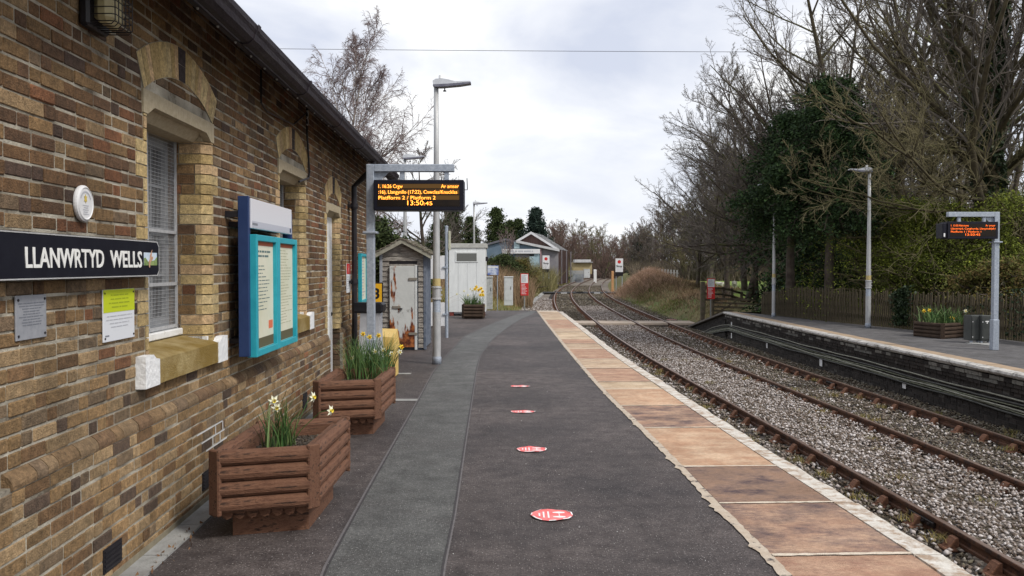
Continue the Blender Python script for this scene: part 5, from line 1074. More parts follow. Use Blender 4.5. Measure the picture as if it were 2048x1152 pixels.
# ------------------------------------------------------------------ cabinets, red signs, stop boards and other lineside things
M_cab = mat('cabinet_grey', (.50, .52, .53), (.60, .62, .63), 4, .55, .2, c3=(.34, .35, .33), s3=5, t3=(.6, .7))
def cabinet(label, pxl, pxr, yt, yb, Y, m, depth=.4, zfoot=None):
    x0, x1 = D(pxl, yb, Y)[0], D(pxr, yb, Y)[0]; z0, z1 = D(pxl, yb, Y)[2], D(pxl, yt, Y)[2]; t = thing('equipment_cabinet', label, 'cabinet', ((x0+x1)/2, Y, z0)); w_ = (x1 - x0)/2
    MB().bev(-w_, w_, 0, depth, -.15, z1 - z0 - .06, .015).build('body', m, t); MB().bev(-w_ - .02, w_ + .02, -.03, depth + .03, z1 - z0 - .06, z1 - z0, .015).build('cap', m, t); MB().box(-w_ + .05, w_ - .05, -.012, -.001, .12, z1 - z0 - .12).build('door', m, t); MB().bev(w_*.45, w_*.55, -.03, -.012, (z1-z0)*.5, (z1-z0)*.62, .003).build('handle', M_blk, t); return t
cabinet('plain pale grey cabinet standing in rough grass left of the red warning sign', 1008, 1026, 553, 605, 44, M_cab)
cabinet('mottled grey cabinet half hidden behind the white kiosk', 970, 985, 553, 612, 38, mat('speckled_cab', (.30, .31, .30), (.48, .49, .48), 14, .8))
cabinet('small pale grey cabinet far away on the outside of the curve', 1168, 1180, 538, 554, 150, M_cab, 1.0)
for i, (a, b_) in enumerate(((1942, 1961), (1962, 1983))):
    Y = 20.1 - .1*i; x0, x1 = D(a, 687, Y)[0], D(b_, 687, Y)[0]; zt = D(a, 631, Y)[2]; t = thing('steel_cabinet', ['dark steel cabinet next to the log planter on the far platform', 'dark steel cabinet touching the display post on the far platform'][i], 'cabinet', (x0, Y, FZ), .0)
    M_cs = mat('dark_steel_cabinet', (.05, .055, .055), (.085, .09, .085), 4, .45, metal=.3); MB().bev(0, x1 - x0 - .01, 0, .35, .06, zt - FZ, .012).build('body', M_cs, t); MB().box(.02, x1 - x0 - .03, -.01, -.001, .1, zt - FZ - .05).build('door', M_cs, t)
    for xx in (.02, x1 - x0 - .05): MB().box(xx, xx + .03, .02, .1, 0, .06).build('foot', M_galv, t)
    if i: MB().box(.09, .17, -.012, -.0105, .50, .525).build('white_sticker', M_wht, t); MB().box(.12, .14, -.012, -.0105, .46, .50).build('white_sticker', M_wht, t)
    for zc2 in (.15, .5): MB().lathe([(0, 0), (.012, 0), (.012, .006)], n=8).build('lock', M_wht, t, loc=(.03, -.012, zc2), rot=(R(90), 0, 0))
b = MB().prism([(D(1930, 684, 20)[0], 20.0), (D(1985, 690, 19.4)[0], 19.3), (D(1990, 690, 19.4)[0] + .1, 19.6), (D(1985, 684, 20)[0] + .2, 20.4)], FZ - .02, FZ + .02); tag(b.build('concrete_plinth', M_conc), 'thin cracked concrete plinth under the two dark steel cabinets', 'plinth')
M_red = mat('sign_red', (.62, .025, .02), (.70, .035, .03), 4, .45)
def red_sign(label, xa, xb, yt, ysplit, yb, Y, zg, post_px):
    x0, x1 = D(xa, 560, Y)[0], D(xb, 560, Y)[0]; zT, zS, zB = D(xa, yt, Y)[2], D(xa, ysplit, Y)[2], D(xa, yb, Y)[2]; t = thing('warning_sign', label, 'sign', ((x0 + x1)/2, Y, zg), 0, 'red and white warning signs at the platform ends'); w_ = (x1 - x0)/2
    MB().bev(-.03, .03, .005, .05, 0, zT - zg - .1, .006).build('post', mat('post_grey', (.20, .20, .20), (.28, .28, .27), 8, .7), t); p_ = MB().bev(-w_, w_, -.014, .004, zB - zg, zT - zg, .003).build('panel', M_red, t)
    MB().box(-w_ + .03, w_ - .025, -.016, -.0145, zS - zg, zT - zg - .03).build('white_panel', M_bw, p_); lines(p_, -w_ + .05, w_ - .05, zS - zg + .03, zT - zg - .06, 7, M_ink, -.017, .35, .5); lines(p_, -w_ + .05, w_ - .06, zB - zg + .05, zS - zg - .03, 8, M_bw, -.0145, .4, .45)
red_sign('red and white warning sign on a post beyond the tan slabs of the near platform', 1041, 1057, 547, 566, 591, 40, gz(.6, 40), 1049)
red_sign('red and white warning sign in front of the wooden gate by the ramp', 1414, 1430, 557, 574, 598, 39.8, -.3 - .4, 1421)
def stop_board(label, xa, xb, yt, yb, yk, Y):
    k = Y / 1750; xc = D((xa + xb)/2, 530, Y)[0]; zg = gz(xc, Y); t = thing('stop_board', label, 'sign', (xc, Y, zg), 0, 'white Stop boards facing the platforms'); w_ = (xb - xa)*k/2; zT, zB, zK = D(xa, yt, Y)[2] - zg, D(xa, yb, Y)[2] - zg, D(xa, yk, Y)[2] - zg
    MB().bev(-w_, w_, -.02, .02, zB, zT, .005).build('panel', M_bw, t); MB().bev(-w_, w_, -.04, .02, zK, zB - .005, .005).build('black_box', M_blk, t)
    for sx in (-.8, .8): MB().tube([(sx*w_, .06, -.2), (sx*w_, .06, zT - .1)], .035, 8).build('post', M_galv, t)
    MB().prism([(w_*.46*math.cos(a), zT - (zT-zB)*.25 + w_*.46*math.sin(a)) for a in np.linspace(0, 2*math.pi, 24, endpoint=False)], -.024, -.021, 'y').build('red_disc', M_red, t)
    text('lettering', 'Stop', w_*.75, mat('black_ink', (.02, .02, .025)), t, Matrix.Translation((-w_*.78, -.024, zB + (zT - zB)*.36)) @ Matrix.Rotation(R(90), 4, 'X'), width=w_*1.56, ext=.001, offset=.01)
    lines(t, -w_*.75, w_*.75, zB + .05, zB + (zT-zB)*.3, 3, M_ink2, -.021, .3, .1)
stop_board('white Stop board with red disc outside the curve in front of the pale blue shed', 1085, 1099, 511, 538, 545, 96)
stop_board('white Stop board with red disc beside the reddish scrub on the bank', 1231, 1246, 517, 544, 552, 90)
# platform floor stickers
M_stk = mat('sticker_red', (.80, .12, .12), (.86, .24, .24), 6, .6); M_stw = mat('sticker_white', (.80, .78, .78))
for i, (px_, py_, rr_, sq, lb) in enumerate(((1103.5, 1032, .155, 1, 'largest red and white footprint sticker on the asphalt, nearest the camera'), (1063, 900, .15, .9, 'second red footprint sticker, one back from the nearest'), (1046, 824.5, .155, .6, 'third red footprint sticker, with curled white edges'), (1041, 773.5, .15, .62, 'farthest and smallest looking red footprint sticker on the asphalt'))):
    x, y = G(px_, py_); t = thing('floor_sticker', lb, 'sticker', (x, y, .0045), 0, 'red distancing stickers on the platform'); r_ = rr_*.95; sq = sq*.85 + .1
    P = [(r_*(1 + .02*math.sin(5*a + i))*math.cos(a), r_*sq*(1 + .035*math.sin(3*a + i))*math.sin(a)) for a in np.linspace(0, 2*math.pi, 18, endpoint=False)]
    b = MB(); P3 = [(p[0], p[1], .004 + .006*max(0, math.sin(4*math.atan2(p[1], p[0]) + i))) for p in P]; n = len(P); b.v = [(0, 0, .004)] + P3 + [(p[0]*.8, p[1]*.8, .003) for p in P]
    for k in range(n): b.face((0, n + 1 + k, n + 1 + (k+1) % n)); b.mi = 0; b.face((n + 1 + k, 1 + k, 1 + (k+1) % n, n + 1 + (k+1) % n))
    b.build('disc', M_stk, t)
    b = MB()
    for k in range(n):
        if (k*7 + i) % 5 < 3: p, q_ = P3[k], P3[(k+1) % n]; b.add([p, q_, (q_[0]*.93, q_[1]*.93, q_[2] + .002), (p[0]*.93, p[1]*.93, p[2] + .002)], [(0, 1, 2, 3)])
    b.build('white_rim', M_stw, t)
    b = MB()
    for sy in (-1, 1):
        b.prism([(r_*.05, sy*r_*sq*.38 - .008), (r_*.35, sy*r_*sq*.38 - .022), (r_*.62, sy*r_*sq*.38 - .012), (r_*.62, sy*r_*sq*.38 + .012), (r_*.35, sy*r_*sq*.38 + .022), (r_*.05, sy*r_*sq*.38 + .008)], .0045, .006)
    b.box(r_*.33, r_*.37, -r_*sq*.2, r_*sq*.2, .0045, .006)
    for k, (xx, hh2) in enumerate(((-.62, .25), (-.42, .5), (-.2, .55))): b.box(r_*xx, r_*(xx + .08), -r_*sq*hh2, r_*sq*hh2, .0045, .006)
    b.build('footprints', M_stw, t)
# far lineside bits
def post(name, label, px_, yb, yt, Y, w_, m, cat='post'):
    x = D(px_, yb, Y)[0]; z0, z1 = gz(x, Y) - .1, D(px_, yt, Y)[2]; return tag(MB().bev(-w_, w_, -w_, w_, 0, z1 - z0, w_*.2).build(name, m, loc=(x, Y, z0)), label, cat)
post('marker_post', 'thin orange marker post left of the inner stop board', 1225, 563, 542, 92, .12, mat('faded_orange', (.48, .24, .10), (.55, .32, .16), 6, .8))
post('marker_post', 'small white post far away beside the curve', 1190, 547, 539, 150, .25, M_wht)
t = thing('advert_board', 'blue and white poster board on legs behind the white kiosk', 'notice board', (D(986, 560, 46)[0], 46, gz(-1, 46))); z0, z1 = D(986, 550, 46)[2] - t.location.z, D(986, 531, 46)[2] - t.location.z; w_ = 11*46/1750
MB().bev(-w_, w_, -.02, .02, z0, z1, .004).build('panel', mat('poster_blue', (.10, .16, .42), (.55, .60, .72), 2.2, .4, lo=.42, hi=.55), t); MB().box(-w_*.9, w_*.9, -.022, -.0205, z1 - .12, z1 - .04).build('white_strip', M_wht, t)
for sx in (-1, 1): MB().tube([(sx*w_*.8, .05, -.1), (sx*w_*.8, .05, z0 + .05)], .03, 6).build('leg', M_galv, t)
# overhead wire
p0, p1 = D(-300, 91, 62), D(2300, 109, 62); b = MB().tube([tuple(p0[i] + (p1[i] - p0[i])*t_ - (.25*4*t_*(1 - t_) - .2 if i == 2 else 0) for i in range(3)) for t_ in np.linspace(0, 1, 24)], .016, 4); tag(b.build('overhead_wire', M_blk), 'single thin overhead wire crossing the whole sky', 'wire')
# ------------------------------------------------------------------ fences and gate on the far side
M_pale = mat('fence_pale', (.035, .027, .018), (.105, .086, .053), 5, .95, .9, 30, stretch=(4, 4, .6), c3=(.06, .075, .03), s3=2, t3=(.55, .7)); M_pgate = mat('gate_timber', (.07, .055, .04), (.15, .12, .09), 5, .95, .8, c3=(.10, .11, .05), s3=4, t3=(.5, .68))
fnc = thing('paling_fence', 'long dark wooden paling fence along the back of the far platform', 'fence')
def fpt(d):
    P = FENCE; 
    for i in range(len(P) - 1):
        a, c = Vector(P[i]), Vector(P[i+1]); l_ = (c - a).length
        if d <= l_ or i == len(P) - 2: v = (c - a).normalized(); return a + v*d, v
        d -= l_
PM = [MB().prism([(-.023, 0), (.023, 0), (.023, h - .03), (0, h), (-.023, h - .03)], -.011, .011, 'y').mesh('pale', M_pale) for h in (1.02, 1.05, 1.0, 1.08)]
d = 0.0; i = 0
while d < 24:
    p, v = fpt(d); ang = math.atan2(v.y, v.x); f = min(1, .72 + d/8)
    o = put('pale', PM[i % 4], fnc, (p.x, p.y, FZ + .02), (random.uniform(-.02, .02), random.uniform(-.03, .03), ang)); o.scale = (1, 1, f*random.uniform(.96, 1.03)); d += .087 + random.uniform(-.006, .008); i += 1
for z in (.3, .8):
    for a, c in zip(FENCE[:-1], FENCE[1:]): v = (Vector(c) - Vector(a)).normalized(); n_ = Vector((-v.y, v.x)); a2 = Vector(a) + n_*.05; c2 = Vector(c) + n_*.05; MB().sweep([(-.02, -.035), (.02, -.035), (.02, .035), (-.02, .035)], [(a2.x, a2.y, z*.95), (c2.x, c2.y, z)]).build('rail', M_pale, fnc)
gt = thing('field_gate', 'five barred wooden gate at the end of the far platform ramp', 'gate', (0, 0, 0)); GY = 40.5
g = lambda px_, py_, Y=GY: D(px_, py_, Y)
for yy in (597, 605, 613, 621, 629): a, c = g(1424, yy), g(1527, yy + 4); MB().sweep([(-.02, -.045), (.02, -.045), (.02, .045), (-.02, .045)], [a, c]).build('bar', M_pgate, gt)
a, c = g(1428, 630), g(1476, 599); MB().sweep([(-.03, -.04), (-.01, -.04), (-.01, .04), (-.03, .04)], [(a[0], a[1] - .05, a[2]), (c[0], c[1] - .05, c[2])]).build('brace', M_pgate, gt)
for px_ in (1426, 1526): a, c = g(px_, 640), g(px_, 594); MB().bev(a[0] - .05, a[0] + .05, a[1] - .04, a[1] + .06, a[2], c[2], .01).build('stile', M_pgate, gt)
def wpost(lb, px_, yb, yt, Y, w_=.08): a = g(px_, yb, Y); c = g(px_, yt, Y); tag(MB().bev(-w_, w_, -w_, w_, 0, c[2] - a[2] + .3, .015).build('gate_post', M_pgate, loc=(a[0], Y, a[2] - .3)), lb, 'post')
wpost('tallest dark wooden post hung beside the red and white warning sign', 1405, 640, 563, 39.9, .09); wpost('wooden gate post at the lamp post end of the five barred gate', 1532, 640, 592, GY, .09); wpost('rough wooden post just behind the gate post by the slender lamp post', 1541, 636, 598, 42, .08)
fr_ = thing('post_and_rail_fence', 'sagging post and rail fence in the field behind the gate', 'fence')
pts_ = [(1408, 570, 43), (1447, 573, 45), (1464, 576, 46), (1483, 583, 47), (1497, 590, 48)]
for px_, yt, Y in pts_: a = g(px_, yt, Y); x = a[0]; MB().bev(x - .07, x + .07, Y - .06, Y + .06, gz(x, Y) - .2, a[2], .01).build('post', M_pgate, fr_)
for k in range(3):
    for (p_, y_, Y_), (p2, y2, Y2) in zip(pts_[:-1], pts_[1:]): a, c = g(p_, y_ + 5 + k*12, Y_ - .1), g(p2, y2 + 4 + k*12, Y2 - .1); MB().sweep([(-.02, -.05), (.02, -.05), (.02, .05), (-.02, .05)], [a, c]).build('rail', M_pgate, fr_)
wf = thing('wire_fence', 'thin concrete fence posts in a line beyond the crest of the bracken bank', 'fence')
for i in range(12):
    f = i/11; a = D(1288 + 66*f, 548 + 7*f, 96 - 14*f); MB().bev(-.07, .07, -.07, .07, 0, 1.6, .01).build('post', M_conc, wf, loc=(a[0], a[1], a[2] - .9))
a, c = D(1284, 549, 96), D(1358, 557, 82); 
for dz in (.5, .2, -.1): MB().tube([(a[0], a[1], a[2] + dz), (c[0], c[1], c[2] + dz)], .012, 4).build('wire', M_wire, wf)
# ------------------------------------------------------------------ goods shed and small buildings beyond the platform end
def BX(t, name, m, xa, xb, ya, yb, Y, dep, **k):
    a, c = D(xa, yb, Y), D(xb, ya, Y); return MB().box(a[0], c[0], Y, Y + dep, a[2], c[2]).build(name, m, t, **k)
gs = thing('goods_shed', 'pale blue and grey goods shed with brown gable, white verges and a white banner', 'building'); GS = 112
M_brn = mat('brown_gable', (.085, .05, .045), (.14, .09, .08), 1.5, .9, stretch=(3, 3, .3)); M_blue = mat('slate_blue_wall', (.10, .15, .20), (.16, .21, .27), .6, .85); M_lblue = mat('pale_blue_wall', (.32, .44, .50), (.42, .54, .58), 1.2, .8); M_gw = mat('grey_wall', (.17, .16, .18), (.24, .23, .24), 1, .9); M_verge = mat('pale_verge', (.45, .45, .46), (.58, .58, .60), 2, .7); M_rf = mat('grey_sheet_roof', (.24, .24, .25), (.34, .34, .34), 1, .8)
P3 = lambda a, Y=GS: (D(a[0], a[1], Y)[0], D(a[0], a[1], Y)[2])
zlow = -.6
P = [P3((1030, 483)), P3((1062, 464)), P3((1118, 499))]; base = [(P[2][0], zlow), (P[0][0], zlow)]
MB().prism((P + base)[::-1], GS, GS + .3, 'y').build('gable_wall', M_brn, gs)
b = MB(); ridge = P[1]; e1 = P[0]; e2 = P[2]; dep = 11; sk = 1.9
for q0, q1, nm in ((e1, ridge, 'roof'), (ridge, e2, 'roof')):
    dx_ = (q1[0]-q0[0]); b = MB(); b.add([(q0[0] - .0, GS - .4, q0[1]), (q1[0], GS - .4, q1[1]), (q1[0] + sk, GS + dep, q1[1]), (q0[0] + sk, GS + dep, q0[1]), (q0[0], GS - .4, q0[1] - .25), (q1[0], GS - .4, q1[1] - .25)], [(0, 1, 2, 3), (3, 2, 1, 0), (4, 5, 1, 0)]); b.build(nm, M_rf, gs)
for q0, q1 in ((e1, ridge), (ridge, e2)): b = MB(); b.prism([(q0[0], q0[1] + .05), (q1[0], q1[1] + .05), (q1[0], q1[1] - .28), (q0[0], q0[1] - .28)][::-1], GS - .6, GS - .45, 'y').build('verge_board', M_verge, gs)
xw = e2[0]
MB().add([(xw, GS, zlow), (xw + sk, GS + dep, zlow), (xw + sk, GS + dep, e2[1]), (xw, GS, e2[1])], [(0, 1, 2, 3), (3, 2, 1, 0)]).build('bay_shade_wall', M_brn, gs)  # dark brown sheet painting in the shade of the open side bays
for i in range(3): f = i/2; MB().bev(-.06, .06, -.06, .06, zlow, e2[1] - .1, .015).build('column', M_gw, gs, loc=(xw + .35 + sk*f, GS + dep*f, 0))
# lean to front
q = [P3((1032, 482), GS - 3), P3((1117, 500), GS - 3)]; MB().prism([q[0], (q[0][0], zlow), (q[1][0], zlow), q[1]], GS - 3, GS - 2.8, 'y').build('front_wall', M_gw, gs)
MB().prism([(q[0][0], q[0][1] + .1), (q[0][0], q[0][1] - .2), (q[1][0] + .1, q[1][1] - .2), (q[1][0] + .1, q[1][1] + .1)], GS - 3.5, GS - .2, 'y').build('lean_to_roof', M_verge, gs)
BX(gs, 'blue_wall', M_blue, 1036, 1082, 490, 500, GS - 3.1, .08); BX(gs, 'pale_blue_panel', M_lblue, 1059, 1080, 507, 545, GS - 3.15, .12); BX(gs, 'pale_panel', M_lblue, 1028, 1039, 484, 497, GS - 3.2, .12); BX(gs, 'dark_window', M_blk, 1059, 1068, 508, 512, GS - 3.2, .04); BX(gs, 'pink_pier', mat('pink_brick', (.30, .20, .21)), 1080, 1083, 497, 545, GS - 3.25, .3)
bn = BX(gs, 'banner', M_bw, 1004, 1080, 498, 507, GS - 3.4, .1); a, c = D(1008, 505, GS - 3.41), D(1066, 500, GS - 3.41); lines(bn, a[0], c[0], a[2], c[2], 1, M_ink2, GS - 3.41, .6, .0)
sh = thing('low_blue_building', 'long low slate blue building adjoining the goods shed', 'building'); q = [P3((975, 488), GS), P3((1030, 486), GS)]
a, c = P3((974, 530)), P3((1033, 486)); MB().prism([(a[0], zlow), (c[0], zlow), (c[0], c[1] - .1), (P3((1012, 481))[0], P3((1012, 481))[1]), (a[0], P3((974, 492))[1])][::-1], GS - 2, GS + 6, 'y').build('wall', M_blue, sh)
MB().prism([(a[0] - .2, P3((974, 491))[1] - .1), (P3((1012, 480))[0], P3((1012, 480))[1] - .1), (c[0] + .1, c[1] - .1), (c[0] + .1, c[1] + .15), (P3((1012, 480))[0], P3((1012, 480))[1] + .15), (a[0] - .2, P3((974, 491))[1] + .15)][::-1], GS - 2.3, GS + 6.2, 'y').build('roof', mat('dark_roof', (.10, .10, .12), (.15, .15, .17), 1, .8), sh)
cb = thing('cabin', 'low ochre cabin with a flat pale roof far away beside the curve', 'building'); BX(cb, 'wall', mat('ochre_wall', (.34, .27, .14), (.42, .34, .2), 1, .8), 1144, 1184, 525, 548, 165, 4); BX(cb, 'roof', M_verge, 1150, 1182, 519, 523.5, 164.6, 5); BX(cb, 'roof_edge', M_rf, 1148, 1186, 523.5, 525.5, 164.5, 5)
pf = thing('palisade_fence', 'short grey palisade fence in front of the ochre cabin', 'fence')
pm_ = MB().box(-.06, .06, -.02, .02, 0, 2.1).mesh('pale', M_galv)
for i in range(22): a = D(1124 + i*2, 552, 152); put('pale', pm_, pf, (a[0], 152, gz(a[0], 152)))
# concrete cable trough slabs by the outer stop board
tr = thing('cable_trough', 'line of pale concrete trough slabs angling through the stones toward the outer stop board', 'cable trough'); p0 = Vector(G(1050, 606, -.75)); p1 = Vector(G(1098, 571, -.75)); n_ = 14
for i in range(n_):
    a = p0.lerp(p1, i/n_); c = p0.lerp(p1, (i + .93)/n_); m_ = (a + c)/2; o = MB().bev(-.2, .2, -(c-a).length/2, (c-a).length/2, -.1, .05, .01).build('slab', M_conc, tr, loc=(m_.x, m_.y, gz(m_.x, m_.y) + .05)); o.rotation_euler = (0, 0, -math.atan2(p1.x-p0.x, p1.y-p0.y))
tag(MB().prism([(-.0, -.05), (.12, -.06), (.5, .03), (.4, .08), (.05, .06)], 0, .04).build('pink_litter', mat('pink_plastic', (.6, .35, .33)), loc=(r3(43.5) + 1.7, 42.9, RAILZ)), 'scrap of pinkish plastic beside the rail on the timber foot crossing', 'litter')
# ------------------------------------------------------------------ sheep
M_wool = mat('wool', (.52, .50, .44), (.64, .62, .56), 14, .95, 1, 30); M_sface = mat('sheep_face', (.60, .58, .52), rough=.8)
def sheep(label, x, y, rz, s=1.0, grazing=True):
    t = thing('sheep', label, 'sheep', (x, y, gz(x, y) + .03), rz, 'sheep in the pasture'); bm = bpy.data.meshes.new('body')
    hd = ((.62, 0, .30), (.78, 0, .14)) if grazing else ((.62, 0, .78), (.78, 0, .74))
    v = [(-.42, 0, .56), (-.18, 0, .60), (.12, 0, .60), (.38, 0, .60)] + [hd[0], hd[1]] + [(-.38, .12, .34), (-.40, .12, .18), (-.38, .12, 0), (-.38, -.12, .34), (-.40, -.12, .18), (-.38, -.12, 0), (.34, .11, .34), (.34, .11, .17), (.34, .11, 0), (.34, -.11, .34), (.34, -.11, .17), (.34, -.11, 0), (-.52, 0, .50)]
    e_ = [(0, 1), (1, 2), (2, 3), (3, 4), (4, 5), (0, 6), (6, 7), (7, 8), (0, 9), (9, 10), (10, 11), (3, 12), (12, 13), (13, 14), (3, 15), (15, 16), (16, 17), (0, 18)]
    bm.from_pydata(v, e_, []); bm.materials.append(M_wool); o = put('body', bm, t); o.scale = (s,)*3; md = o.modifiers.new('skin', 'SKIN'); r_ = [.22, .27, .27, .21, .10, .055, .08, .05, .035, .08, .05, .035, .07, .045, .035, .07, .045, .035, .05]
    for i, sv_ in enumerate(bm.skin_vertices[0].data): sv_.radius = (r_[i], r_[i]); sv_.use_root = (i == 1)
    sb = o.modifiers.new('sub', 'SUBSURF'); sb.levels = sb.render_levels = 2
    for sg in (-1, 1): MB().prism([(-.0, 0), (.03, .09), (-.03, .09)], -.01, .01).build('ear', M_sface, o, loc=(hd[0][0] + .04, sg*.06, hd[0][2] + .02), rot=(0, 0, 0 if sg > 0 else math.pi))
p = D(1440, 574, 74); sheep('sheep with its head up behind the fence nearest the red and white sign', p[0], 74, 2.4, .62, False); p = D(1469, 578, 70); sheep('plump white sheep turned away between the fence and the forked tree', p[0], 70, 1.3, .78)
p = D(1390, 566, 100); sheep('distant sheep grazing at the far side of the pasture', p[0] + 2.5, 104, .4, .8)
# ------------------------------------------------------------------ trees
def nrm(v): return v / np.maximum(np.linalg.norm(v, axis=-1, keepdims=True), 1e-9)
def grow(st, di, ln, r0, k, wob, up, r1f=.35, g=None):
    g = g or rng; n = len(st); P = np.zeros((n, k + 1, 3)); P[:, 0] = st; d = nrm(di); T = np.zeros((n, k + 1, 3)); T[:, 0] = d
    for i in range(k):
        d = nrm(d + g.normal(0, wob, (n, 3)) + np.array([0, 0, 1.0]) * np.reshape(up, (-1, 1))); P[:, i+1] = P[:, i] + d * (ln / k)[:, None]; T[:, i+1] = d
    t = np.linspace(0, 1, k + 1)[None]; Rr = r0[:, None] * (1 - t * (1 - r1f)); return P, T, Rr
def kids(P, T, Rr, ln, m, t0, a0, a1, lf, rf, g=None, tp=.55):
    g = g or rng; n, k1, _ = P.shape; k = k1 - 1; t = t0 + (1 - t0) * (np.arange(m)[None] + g.random((n, m))) / m; f = t * k; i = np.minimum(f.astype(int), k - 1); fr = f - i; ii = np.arange(n)[:, None]
    S_ = P[ii, i] * (1 - fr)[..., None] + P[ii, i + 1] * fr[..., None]; d = T[ii, i + 1]; r = Rr[ii, i]
    a = nrm(np.cross(d, nrm(g.normal(size=(n, m, 3))))); ang = g.uniform(a0, a1, (n, m)); nd = d * np.cos(ang)[..., None] + a * np.sin(ang)[..., None]
    L_ = ln[:, None] * lf * (1 - tp * t) * g.uniform(.65, 1.25, (n, m)); R_ = np.minimum(r * .8, r * rf * g.uniform(.8, 1.2, (n, m)))
    return S_.reshape(-1, 3), nd.reshape(-1, 3), L_.ravel(), R_.ravel()
def tubes(P, T, Rr, m):
    n, k1, _ = P.shape; ref = nrm(rng.normal(size=(n, 1, 3))); a = nrm(np.cross(T, ref)); b = np.cross(T, a); th = np.arange(m) * 2 * math.pi / m
    V = P[:, :, None] + (a[:, :, None] * np.cos(th)[None, None, :, None] + b[:, :, None] * np.sin(th)[None, None, :, None]) * Rr[:, :, None, None]
    i = np.arange(k1 - 1)[:, None] * m; j = np.arange(m)[None]; j2 = (j + 1) % m; Fq = np.stack([i + j, i + j2, i + m + j2, i + m + j], -1).reshape(-1, 4); Fq = (Fq[None] + (np.arange(n) * k1 * m)[:, None, None]).reshape(-1, 4)
    return V.reshape(-1, 3), Fq
def join(parts):
    Vs, Fs, o = [], [], 0
    for V, Fq in parts: Vs.append(V); Fs.append(Fq + o); o += len(V)
    return np.concatenate(Vs), np.concatenate(Fs)
def leafmesh(name, C_, size, m, flat=0.0, asp=.5):
    n = len(C_); a = nrm(rng.normal(size=(n, 3)) * np.array([1, 1, 1 - flat])); b = nrm(np.cross(a, nrm(rng.normal(size=(n, 3))))); s = size * rng.uniform(.6, 1.4, (n, 1)); V = np.stack([C_ - a*s, C_ + b*s*asp, C_ + a*s, C_ - b*s*asp], 1)
    return npmesh(name, V.reshape(-1, 3), np.arange(4*n).reshape(-1, 4), m)
M_bark = mat('bare_bark', (.045, .034, .028), (.11, .088, .072), 3, .95, .8, 14, c3=(.085, .10, .03), s3=1.2, t3=(.5, .66)); M_twig = mat('bare_twigs', (.095, .080, .070), (.175, .152, .135), .5, .95)
M_twigr = mat('reddish_twigs', (.12, .075, .065), (.20, .135, .115), .12, .95); M_twigo = mat('olive_twigs', (.11, .095, .05), (.19, .165, .09), .12, .95); M_birch = mat('birch_bark', (.30, .26, .23), (.48, .44, .40), 3, .85, c3=(.05, .04, .04), s3=4, t3=(.55, .62)); M_twigb = mat('birch_twigs', (.15, .105, .105), (.25, .19, .185), .6, .95)  # reddish twigs of the far trees coloured lighter in place of distance haze
M_mossy = mat('mossy_bark', (.050, .040, .028), (.10, .082, .05), 4, .95, .8, 16, up=((.085, .09, .022), .0, .9))
M_bud = mat('opening_buds', (.8, .8, .8), (1.1, 1.1, 1), .5, .9, island=[(.13, .12, .045), (.20, .20, .07), (.24, .26, .08)])
def bare(seed, H, r=.28, spread=.55, nl=(11, 7, 6, 5), trunk=.35, up=(.05, .10, .06, .02), wob=.16, mt=None, mc=None, buds=0, droop=0, lf=(.62, .5, .45, .4), multi=1, tr=.0085, lean=(0, 0), tk=3, ang0=.3):
    global rng
    keep = rng; rng = np.random.default_rng(seed + 100); g = rng; n = multi; st = g.normal(0, .18 * (n > 1), (n, 3)); st[:, 2] = 0; di = np.tile([lean[0], lean[1], 1.0], (n, 1)) + g.normal(0, .16 if n > 1 else .03, (n, 3)) * [1, 1, 0]; ln = np.full(n, H * .93) * g.uniform(.85, 1.05, n); r0 = np.full(n, r)
    P, T, Rr = grow(st, di, ln, r0, 9, .05, .05, .12); bare.stem = P.copy(); tp = [tubes(P, T, Rr, 9)]; cp = []
    s, d, l, q = kids(P, T, Rr, ln, nl[0], trunk, ang0 + .15, spread + .55, lf[0], .5, tp=.72); P, T, Rr = grow(s, d, l, q, 6, wob*.7, up[0], .3); tp.append(tubes(P, T, Rr, 5))
    s, d, l, q = kids(P, T, Rr, l, nl[1], .15, .3, .95, lf[1], .55); q = np.maximum(q, tr*1.8); P, T, Rr = grow(s, d, l, q, 5, wob, up[1], .35); cp.append(tubes(P, T, Rr, 3))
    s, d, l, q = kids(P, T, Rr, l, nl[2], .12, .3, 1.0, lf[2], .55); q = np.maximum(q, tr); P, T, Rr = grow(s, d, l, q, tk, wob*1.2, up[2] - droop, .45); cp.append(tubes(P, T, Rr, 3))
    s, d, l, q = kids(P, T, Rr, np.maximum(l, .25), nl[3], .1, .3, 1.0, lf[3] * (1.6 if droop else 1), .7, tp=.3); q = np.maximum(q, tr*.7); P, T, Rr = grow(s, d, l, q, 2 if not droop else 3, wob*1.3, up[3] - droop*1.6, .5); cp.append(tubes(P, T, Rr, 3))
    tm = npmesh('trunk', *join(tp), mt or M_bark, True); cm = npmesh('crown', *join(cp), mc or M_twig, False); lm = None
    if buds: e = P[:, -1]; idx = g.integers(0, len(e), buds); lm = leafmesh('buds', e[idx] + g.normal(0, .04, (buds, 3)), .022 + H*.0008, M_bud)
    rng = keep; return tm, cm, lm
def plant_tree(name, label, cat, ms, loc, rz=0, s=1.0, group=None, sz=None):
    t = thing(name, label, cat, loc, rz, group); t.scale = (s, s, sz or s)
    for nm, me in zip(('trunk', 'crown', 'buds'), ms):
        if me: put(nm, me, t, kind='stuff') if nm != 'trunk' else put(nm, me, t)
    return t
def at(px_, Y, dz=0): x = D(px_, 560, Y)[0]; return (x, Y, gz(x, Y) - .1 + dz)
